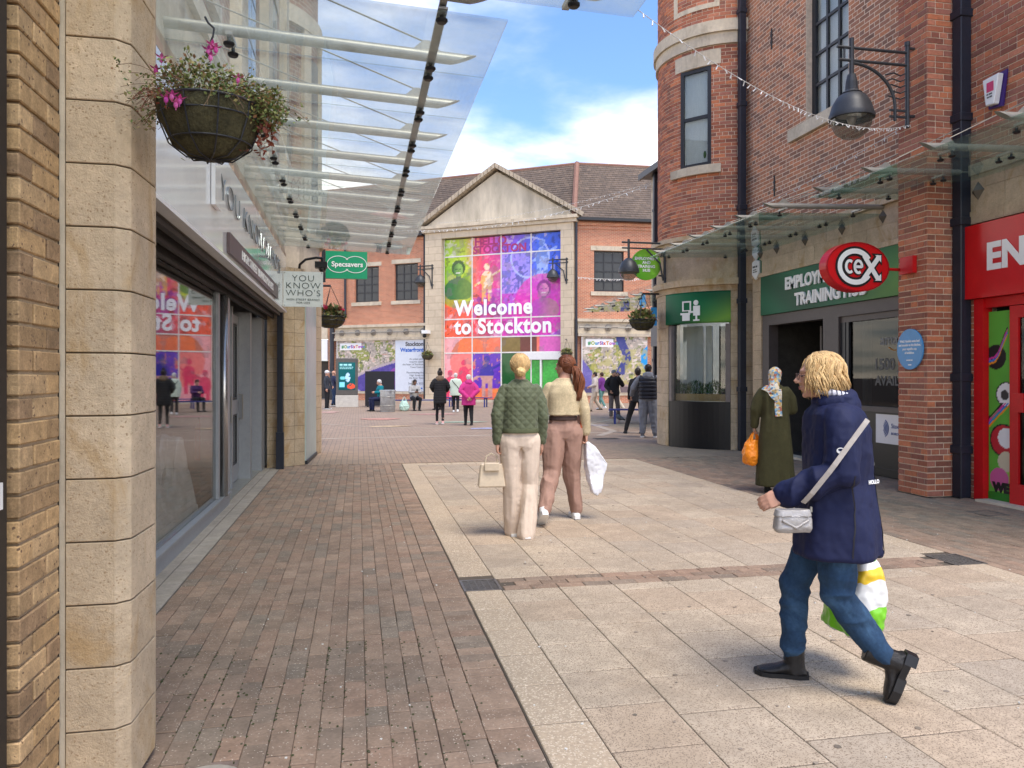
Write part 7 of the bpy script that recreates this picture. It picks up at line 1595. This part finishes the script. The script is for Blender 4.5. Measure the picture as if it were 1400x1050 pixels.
m.prism([(.019*math.cos(a), .015*math.sin(a)) for a in np.linspace(0, 2*math.pi, 20, endpoint=False)], 0, .002, lambda a, b, t: q[0]+sd*a+up_*b+ax*t); bd = sub(navp, 'badge', m, M['white_ink'])
m = MB(); m.prism([(.012*math.cos(a), .004+.006*math.sin(a)) for a in np.linspace(0, 2*math.pi, 14, endpoint=False)], .0021, .0028, lambda a, b, t: q[0]+sd*a+up_*b+ax*t); m.build('badge_print', NAVY, bd, local=True)
q = on_jacket(navp, [(-.20, -.30, 1.07)], .003)[0]; ax = q[1]; sd = Vector((0, 0, 1)).cross(ax).normalized(); up_ = ax.cross(sd).normalized(); m = MB(); v_, f_ = text_geo('HOLLO', .026, depth=.002, bold=.001); m.add([q[0]+sd*a+up_*b+ax*c for a, b, c in v_], f_); sub(navp, 'back_print', m, M['white_ink'])
q = toworld(navp, (.25, -.10, .76))
def grocery_mat():
    m = bpy.data.materials.new('green_white_bag'); m.use_nodes = True; nt = m.node_tree; b = nt.nodes['Principled BSDF']; b.inputs['Roughness'].default_value = .3
    o = N(nt, 'ShaderNodeTexCoord'); se = N(nt, 'ShaderNodeSeparateXYZ'); nt.links.new(o.outputs['Object'], se.inputs[0]); wv = N(nt, 'ShaderNodeTexNoise', i_Scale=6.0); nt.links.new(o.outputs['Object'], wv.inputs['Vector'])
    ad = N(nt, 'ShaderNodeMath', operation='MULTIPLY_ADD'); nt.links.new(wv.outputs[0], ad.inputs[0]); ad.inputs[1].default_value = .12; nt.links.new(se.outputs[2], ad.inputs[2])
    mr = N(nt, 'ShaderNodeMapRange'); nt.links.new(ad.outputs[0], mr.inputs[0]); mr.inputs[1].default_value = -.50; mr.inputs[2].default_value = -.02
    cr = N(nt, 'ShaderNodeValToRGB'); cr.color_ramp.interpolation = 'CONSTANT'; e = cr.color_ramp.elements; cols = [(0, (.62, .62, .58)), (.10, (.17, .52, .02)), (.42, (.70, .70, .67)), (.70, (.75, .50, .03)), (.84, (.72, .72, .70)), (.93, (.17, .50, .03))]
    while len(e) < len(cols): e.new(.5)
    for i, (p, c) in enumerate(cols): e[i].position = p; e[i].color = (*c, 1)
    nt.links.new(mr.outputs[0], cr.inputs[0]); nt.links.new(cr.outputs[0], b.inputs['Base Color']); return m
carrier('carrier_bag', 'green and white supermarket bag hanging behind the legs of the woman in navy', tuple(q), yw+.5, .36, .20, .42, grocery_mat(), .9, 3, .10, topw=.95)
# ---------------------------------------------------------------- two women walking away
yw1 = -.10
def quilt(co, no):
    u = (co[:, 0]*1.0+co[:, 2])/.082; v = (co[:, 2]-co[:, 0]*1.0)/.082; a = np.abs(u-np.round(u)); b = np.abs(v-np.round(v)); d = np.minimum(a, b); return .007*np.clip(d*2.4, 0, 1)**.6-.004
GRN = cloth('sage_quilt', (.098, .115, .062), .08, .6, sheen=.2); CREAM = cloth('cream', (.66, .54, .43), .06)
def anat(): return None
gw = person('blonde woman in sage green quilted jacket and cream trousers walking away with a handbag', (1.50, 7.10, 0), yw1, 1.72, fine=True, fem=True, headyaw=-.05,
    pose=dict(shL=(-.165, 0, 1.41), shR=(.165, 0, 1.41), elL=(-.222, -.04, 1.14), wrL=(-.215, -.0, .88), elR=(.21, -.03, 1.13), wrR=(.205, .02, .88), knL=(-.075, .02, .49), anL=(-.055, .10, .07), knR=(.085, .03, .49), anR=(.055, -.06, .075), head=(.0, .03, 1.585)),
    hands={'L': dict(curl=1.0, dir=(0, 0, -1), palm=(1, 0, 0)), 'R': dict(curl=.35)},
    top=dict(mat=GRN, hem=.985, hemw=(.168, .128), waist=(.165, .13), chest=(.172, .128), sleeve=(.062, .056, .046), fold=.004, extra=quilt, neckw=.07, vs=.85), 
    legs=dict(mat=CREAM, w=(.104, .082, .086), fold=.014, fsc=(12, 12, 2), up=-.045, waist=.16), shoes=dict(mat=mat('cream_leather', (.62, .55, .45), .6), sole=M['white_plastic'], soleh=.028, w=.045), hair=dict(style='bun', mat=blonde, bun=(.0, -.115, -.045), br=.047), shoepitch=(0, -.15))
m = MB(); sect(m, [((0, -.0, .975), .173, .134), ((0, -.0, 1.02), .170, .132)], 24, 2.4); sub(gw, 'hem_band', m, cloth('sage_rib', (.10, .115, .06), .05, bump=.5), None, .008, 2)
hbg = thing('handbag', 'structured cream handbag held by the woman in the quilted jacket', 'bag', toworld(gw, (-.27, .0, .585)), yw1)
m = MB(); m.hexa([(-.13, -.06, -.115), (.13, -.06, -.115), (.13, .06, -.115), (-.13, .06, -.115), (-.105, -.035, .105), (.105, -.035, .105), (.105, .035, .105), (-.105, .035, .105)]); m.build('body', mat('cream_bag_leather', (.58, .48, .35), .5, var=.08), hbg, local=True, bevel=.012)
m = MB(); m.box(-.07, .07, -.072, -.045, .04, .115); m.build('flap', MATS['cream_bag_leather'], hbg, local=True, bevel=.006)
m = MB(); m.tube([(-.06, 0, .10), (-.05, 0, .17), (.0, 0, .20), (.05, 0, .17), (.06, 0, .10)], .008, 8); m.build('handle', MATS['cream_bag_leather'], hbg, local=True)
yw2 = -.05
TWEED = cloth('cream_tweed', (.55, .45, .28), .20, .95, bump=.6, bscale=300); TAN = cloth('tan_trouser', (.34, .205, .155), .05, .75); AUB = hairmat('auburn', [(.16, .05, .022), (.22, .075, .03), (.11, .035, .018)])
tw = person('red haired woman in cropped cream tweed jacket and tan trousers walking away', (2.12, 7.85, 0), yw2, 1.73, fine=True, fem=True, headyaw=.75, headpitch=.02,
    pose=dict(shL=(-.165, 0, 1.41), shR=(.165, 0, 1.41), elL=(-.205, .03, 1.14), wrL=(-.20, .10, .90), elR=(.215, -.06, 1.15), wrR=(.235, -.03, .90), knR=(.10, .06, .50), anR=(.15, .06, .08), knL=(-.13, -.06, .50), anL=(-.27, -.33, .16), head=(.02, .03, 1.585), hpL=(-.095, 0, .90), hpR=(.095, 0, .90)),
    hands={'R': dict(curl=1.0, dir=(0, 0, -1))}, top=dict(mat=TWEED, hem=1.09, hemw=(.172, .13), waist=(.165, .128), chest=(.172, .128), sleeve=(.062, .055, .052), fold=.004, neckw=.065),
    legs=dict(mat=TAN, w=(.118, .094, .068), fold=.017, fsc=(12, 12, 2.2), up=.02, waist=.21, belt=cloth('dark_belt', (.06, .035, .03))), shoes=dict(mat=M['white_plastic'], soleh=.035, w=.048), shoepitch=(-.55, 0),
    hair=dict(style='ponytail', mat=AUB, bun=(0, -.125, .015), len=.36, sway=(.02, 0)))
sub(tw, 'hair_tie', (lambda mm: (mm.tube([tw['C']((0, -.118, .018)), tw['C']((0, -.14, .012))], .02, 10), mm)[1])(MB()), M['black_plastic'])
sb = thing('shoulder_bag', 'slim orange leather shoulder bag behind the woman in the tweed jacket', 'bag', toworld(tw, (.20, .02, 1.15)), yw2)
m = MB(); m.tube([(.0, .0, -.10), (-.05, .0, .15), (-.055, .03, .27)], [.012, .008, .008], 6); m.build('strap', mat('orange_leather', (.42, .09, .02), .5), sb, local=True); m = MB(); m.hexa([(-.03, -.09, -.20), (.01, -.09, -.20), (.01, .12, -.20), (-.03, .12, -.20), (-.02, -.04, .02), (.0, -.04, .02), (.0, .06, .02), (-.02, .06, .02)]); m.build('body', MATS['orange_leather'], sb, local=True, bevel=.006)
wb = thing('carrier_bag', 'large white carrier bag swinging from the hand of the woman in tweed', 'bag', toworld(tw, (.235, -.03, .82)), yw2+.1); m = MB()
m.face(Basis((0, 0), (1, 0)), [(-.012, .0), (.02, .0), (.09, -.07), (.19, -.19), (.235, -.245), (.225, -.30), (.185, -.42), (.15, -.54), (.11, -.57), (.065, -.54), (.03, -.42), (.0, -.28), (-.012, -.14)], -.05, .05)
me = remesh(m, .010, 6, .5, fold(.022, (9, 9, 7), 12, amp2=.004)); me.materials.clear(); me.materials.append(mat('white_bag', (.74, .75, .78), .4, var=.04)); link('pouch', me, wb, local=True)
# ---------------------------------------------------------------- woman in headscarf
OLIVE = cloth('olive_knit', (.050, .046, .018), .15, .95)
def scarfmat():
    m = bpy.data.materials.new('patterned_scarf'); m.use_nodes = True; nt = m.node_tree; b = nt.nodes['Principled BSDF']; b.inputs['Roughness'].default_value = .7; v = N(nt, 'ShaderNodeTexVoronoi', i_Scale=34.0); nt.links.new(N(nt, 'ShaderNodeTexCoord').outputs['Object'], v.inputs['Vector']); w = N(nt, 'ShaderNodeTexWhiteNoise'); nt.links.new(v.outputs['Color'], w.inputs[0])
    cr = N(nt, 'ShaderNodeValToRGB'); cr.color_ramp.interpolation = 'CONSTANT'; e = cr.color_ramp.elements; cols = [(.62, .55, .42), (.55, .36, .10), (.25, .40, .48), (.66, .62, .52), (.42, .14, .09), (.12, .25, .38), (.6, .5, .32)]
    while len(e) < len(cols): e.new(.5)
    for i, c in enumerate(cols): e[i].position = i/7; e[i].color = (*c, 1)
    nt.links.new(w.outputs[0], cr.inputs[0]); nt.links.new(cr.outputs[0], b.inputs['Base Color']); return m
SCARF = scarfmat()
hj = person('woman in patterned headscarf and long olive dress standing by the hub entrance', (5.33, 9.15, 0), -.55, 1.62, skin='tan', fine=False, headyaw=-.2, headpitch=-.25,
    pose=dict(elL=(-.26, -.02, 1.13), wrL=(-.275, .05, .90), elR=(.22, .05, 1.14), wrR=(.14, .22, 1.10), head=(0, .045, 1.575)), hands={'L': dict(curl=1., dir=(0, 0, -1))},
    top=dict(name='long_dress', mat=OLIVE, hem=.10, hemw=(.26, .21), waist=(.175, .145), chest=(.185, .135), sleeve=(.08, .07, .055), fold=.012, fsc=(14, 14, 2)), shoes=dict(mat=BLACKC), hair=dict(style='scarf', mat=SCARF))
strap(hj, 'scarf_tail', [Vector((.02, -.20, 1.46)).lerp(Vector((.05, -.25, 1.06)), t) for t in np.linspace(0, 1, 8)], .09, SCARF, .012, .014); strap(hj, 'scarf_tail', [Vector((-.14, -.10, 1.50)).lerp(Vector((.03, -.22, 1.30)), t) for t in np.linspace(0, 1, 6)], .10, SCARF, .012, .016)
carrier('carrier_bag', 'crumpled orange carrier bag held by the woman in the headscarf', tuple(toworld(hj, (-.275, .05, .83))), .2, .30, .2, .32, mat('orange_plastic', (.80, .24, .015), .35, var=.18, scale=9), .8, 7, .12, topw=.75)
# ---------------------------------------------------------------- people on the plaza
def P_(label, x, y, yaw, h, **k): return person(label, (x, y, 0), yaw, h, **k)
darkhair = hairmat('dark', (.02, .013, .01)); greyhair = hairmat('white', (.55, .53, .50)); brownhair = hairmat('brown', (.05, .025, .015))
walkA = dict(knL=(-.09, .14, .50), anL=(-.09, .20, .08), knR=(.09, -.02, .50), anR=(.09, -.26, .14)); walkB = dict(knR=(.09, .14, .50), anR=(.09, .20, .08), knL=(-.09, -.02, .50), anL=(-.09, -.26, .14))
smallL = dict(knL=(-.09, .05, .49), anL=(-.09, .09, .08), knR=(.09, 0, .49), anR=(.09, -.1, .10))
def puffer(co, no): a = co[:, 2]/.075; return .010*np.abs(np.sin(a*math.pi))**.6-.005
P_('woman in black hooded puffer coat and leggings walking away with dark bun', 2.50, 24.0, -.1, 1.70, fem=True, pose=dict(elL=(-.26, .0, 1.18), wrL=(-.2, .15, 1.05), elR=(.26, 0, 1.18), wrR=(.22, .15, 1.05), **smallL), top=dict(mat=BLACKC, hem=.66, hemw=(.20, .16), waist=(.185, .145), chest=(.20, .14), sleeve=(.08, .07, .055), fold=.004, extra=puffer, hood=True, hoodmat=cloth('fur_trim', (.16, .11, .07), .3)), legs=dict(mat=BLACKC, w=(.085, .055, .04)), shoes=dict(mat=cloth('pink_trainer', (.6, .35, .32)), sole=M['white_plastic']), hair=dict(style='updo', mat=darkhair, bun=(0, -.05, .14), br=.05))
MINT = cloth('mint_coat', (.50, .58, .48)); PINK = cloth('magenta_coat', (.50, .035, .20)); TEAL = cloth('teal_coat', (.0, .16, .19))
pc = P_('white haired woman in pale mint coat and black trousers standing by the colourful window', 4.02, 32.2, -.15, 1.64, fem=True, pose=smallL, top=dict(mat=MINT, hem=.72, hemw=(.235, .18), waist=(.22, .165), chest=(.22, .15), sleeve=(.085, .075, .055)), legs=dict(mat=BLACKC), shoes=dict(mat=M['white_plastic']), hair=dict(style='short', mat=greyhair))
strap(pc, 'bag_strap', [Vector((-.2, -.2, 1.42)).lerp(Vector((.22, -.2, .95)), t) for t in np.linspace(0, 1, 12)], .03, BLACKC)
P_('white haired woman in magenta coat with hands clasped behind her back', 3.32, 23.4, .0, 1.56, fem=True, pose=dict(elL=(-.29, -.10, 1.16), wrL=(-.06, -.20, .93), elR=(.29, -.10, 1.16), wrR=(.05, -.21, .93), **smallL), top=dict(mat=PINK, hem=.68, hemw=(.235, .18), waist=(.215, .16), chest=(.22, .15), sleeve=(.09, .08, .055), hood=True), legs=dict(mat=BLACKC, w=(.10, .075, .05)), shoes=dict(mat=BLACKC), hands={'L': dict(dir=(.8, 0, -.5), palm=(0, -1, 0)), 'R': dict(dir=(-.8, 0, -.5), palm=(0, -1, 0))}, hair=dict(style='short', mat=greyhair))
sit = dict(hpL=(-.10, 0, .54), hpR=(.10, 0, .54), knL=(-.13, .42, .52), knR=(.13, .42, .52), anL=(-.10, .38, .08), anR=(.14, .40, .08), shL=(-.18, .02, 1.04), shR=(.18, .02, 1.04), head=(0, .08, 1.22), neck=(0, .03, 1.08), elL=(-.24, .1, .80), elR=(.24, .1, .80), wrL=(-.08, .30, .80), wrR=(.08, .30, .80))
def seated(label, x, y, yaw, topm, **k):
    hy = k.pop('headpitch', -.35); hr = k.pop('hair'); sk_ = k.pop('skin', 'fair'); lm = k.pop('legm', BLACKC)
    p = person(label, (x, y, 0), yaw, 1.72, pose=sit, skin=sk_, seated=True, headpitch=hy, legs=dict(mat=lm, w=(.10, .075, .055)), shoes=dict(mat=BLACKC), hair=hr)
    m = MB(); sect(m, [((0, -.02, .47), .19, .15), ((0, -.01, .62), .19, .15), ((0, 0, .80), .185, .14), ((0, .02, .95), .20, .14), ((0, .02, 1.04), .17, .11), ((0, .03, 1.10), .075, .075)], 22, 2.4)
    for s in (-1, 1): limb(m, [(s*.18, .02, 1.02), (s*.24, .1, .80), (s*.09, .28, .80)], [.075, .065, .05])
    sub(p, 'jacket', m, topm, fold(.007), .013); return p
sm = seated('man in light grey jacket sitting on the blue bench looking at his phone', 2.42, 34.05, math.pi+.25, cloth('light_grey', (.36, .35, .33)), skin='brown', hair=dict(style='short', mat=darkhair))
m = MB(); m.box(-.035, .035, .36, .37, .80, .93); sub(sm, 'phone', m, M['black_plastic'])
seated('white haired woman in teal coat sitting beside the steel bin', .95, 33.7, math.pi*.5+.35, TEAL, hair=dict(style='short', mat=greyhair), legm=NAVY)
bench('short blue bench under the woman in teal', .95, 33.9, .1, 1.0)
seated('person in dark purple top sitting behind the woman in the mint coat', 3.75, 35.0, math.pi*.8, cloth('dark_purple', (.06, .02, .09)), hair=dict(style='short', mat=darkhair))
carrier('shopping_bag', 'mint green shopping bag on the ground by the blue bench', (1.95, 33.6, .62), .3, .40, .25, .42, mat('mint_bag', (.45, .62, .52), .5, var=.1), .5, 5, .18)
P_('man in dark shirt and cap standing at the far left edge of the plaza', -1.42, 36.2, -1.9, 1.76, pose=dict(elL=(-.24, .1, 1.15), wrL=(-.1, .22, 1.0)), top=dict(name='shirt', mat=cloth('charcoal_shirt', (.03, .035, .045)), hem=.85), legs=dict(mat=BLACKC), shoes=dict(mat=BLACKC, sole=M['white_plastic']), hair=dict(style='cap', mat=cloth('white_cap', (.6, .6, .6))))
P_('bald man in navy top and jeans beside the advertising kiosk', -1.22, 39.6, -1.2, 1.78, pose=dict(elR=(.25, .05, 1.16), wrR=(.15, .28, 1.12), **smallL), top=dict(name='shirt', mat=cloth('navy_top', (.02, .025, .06)), hem=.85, waist=(.17, .14)), legs=dict(mat=cloth('dark_jeans', (.02, .04, .09))), shoes=dict(mat=BLACKC, sole=M['white_plastic']))
OAT = cloth('oat_hoodie', (.50, .44, .40)); STONEc = cloth('stone_trouser', (.45, .38, .30))
P_('woman in oatmeal hoodie and pale trousers striding across the plaza', 9.95, 31.6, 1.35, 1.68, fem=True, headyaw=-.2, pose=dict(elL=(-.24, .02, 1.15), wrL=(-.16, .2, 1.08), elR=(.24, .02, 1.15), wrR=(.1, .24, 1.05), **walkA), top=dict(mat=OAT, hem=.82, hemw=(.19, .14), waist=(.18, .14), chest=(.19, .135), sleeve=(.08, .07, .05), hood=True), legs=dict(mat=STONEc, w=(.10, .085, .08)), shoes=dict(mat=BLACKC), hair=dict(style='bob', mat=darkhair))
P_('person in purple top walking behind the woman in the oatmeal hoodie', 10.9, 33.6, .6, 1.68, pose=walkB, top=dict(name='top', mat=cloth('purple_top', (.14, .03, .20)), hem=.85), legs=dict(mat=cloth('teal_trouser', (.10, .22, .20))), shoes=dict(mat=M['white_plastic']), hair=dict(style='short', mat=brownhair))
P_('man in black jacket and beanie with his hand to his face', 9.05, 26.5, math.pi+.15, 1.72, skin='tan', pose=dict(shL=(-.2, 0, 1.41), shR=(.2, 0, 1.41), elL=(-.30, .1, 1.18), wrL=(-.07, .2, 1.47), elR=(.30, -.02, 1.15), wrR=(.22, .12, .98), knL=(-.14, .03, .49), anL=(-.20, 0, .08), knR=(.13, .05, .49), anR=(.15, .08, .08)), hands={'L': dict(dir=(.3, .1, 1), palm=(0, -1, 0), curl=.8)}, top=dict(mat=BLACKC, hem=.80, hemw=(.20, .155), waist=(.20, .16), chest=(.215, .15), sleeve=(.09, .08, .06), hood=True), legs=dict(mat=cloth('grey_brown_trouser', (.11, .09, .085)), w=(.105, .08, .065)), shoes=dict(mat=cloth('brown_shoe', (.25, .17, .13))), hair=dict(style='beanie', mat=cloth('grey_beanie', (.13, .14, .16))))
P_('woman in cream top and cream trousers walking past the printed hoarding', 10.75, 31.0, 1.25, 1.66, fem=True, skin='tan', pose=walkA, top=dict(name='top', mat=cloth('cream_top', (.62, .54, .38)), hem=.85), legs=dict(mat=cloth('cream_trouser', (.60, .54, .42)), w=(.10, .085, .08)), shoes=dict(mat=M['white_plastic']), hair=dict(style='updo', mat=darkhair, bun=(0, -.12, .02), br=.04))
P_('person in tan top and dark trousers half hidden behind the woman in tweed', 7.95, 27.6, 1.0, 1.70, skin='tan', pose=walkB, top=dict(name='top', mat=cloth('tan_top', (.30, .20, .14)), hem=.85), legs=dict(mat=BLACKC), shoes=dict(mat=MINT), hair=dict(style='short', mat=darkhair))
JOG = cloth('grey_jogger', (.20, .21, .235), .1); GREYH = cloth('grey_hoodie', (.19, .20, .225), .1)
gm_ = P_('man in black padded gilet over grey hoodie and grey joggers by the turret', 7.02, 17.95, -.45, 1.80, pose=dict(shL=(-.21, 0, 1.41), shR=(.21, 0, 1.41), elL=(-.33, .02, 1.17), wrL=(-.40, .17, .98), elR=(.26, .04, 1.14), wrR=(.22, .15, .95), knL=(-.12, .02, .49), anL=(-.13, 0, .08), knR=(.12, .02, .49), anR=(.16, 0, .08)), top=dict(name='hoodie', mat=GREYH, hem=.86, hemw=(.19, .14), waist=(.18, .14), chest=(.20, .14), sleeve=(.085, .075, .055), hood=True, fold=.01), legs=dict(mat=JOG, w=(.125, .10, .065), fold=.012, fsc=(14, 14, 12), up=.05), shoes=dict(mat=cloth('grey_trainer', (.10, .10, .11)), sole=M['white_plastic'], soleh=.03), hair=dict(style='short', mat=darkhair))
m = MB(); sect(m, [((0, 0, .90), .21, .165), ((0, 0, 1.05), .215, .17), ((0, 0, 1.25), .225, .17), ((0, 0, 1.36), .205, .15), ((0, 0, 1.43), .13, .11)], 24, 2.5); m.ell((-.17, 0, 1.36), (.06, .11, .09)); m.ell((.17, 0, 1.36), (.06, .11, .09)); sub(gm_, 'gilet', m, cloth('black_padding', (.012, .013, .02), .1, .5), lambda c, n: puffer(c*.85, n)*1.6, .010)
P_('person in black mostly hidden behind the man in the padded gilet', 7.22, 19.2, -.2, 1.72, pose=dict(anL=(-.30, .1, .08), knL=(-.2, .08, .49)), top=dict(mat=BLACKC, hem=.82), legs=dict(mat=BLACKC), shoes=dict(mat=BLACKC), hair=dict(style='short', mat=darkhair))
bpy.data.scenes.remove(TMP)
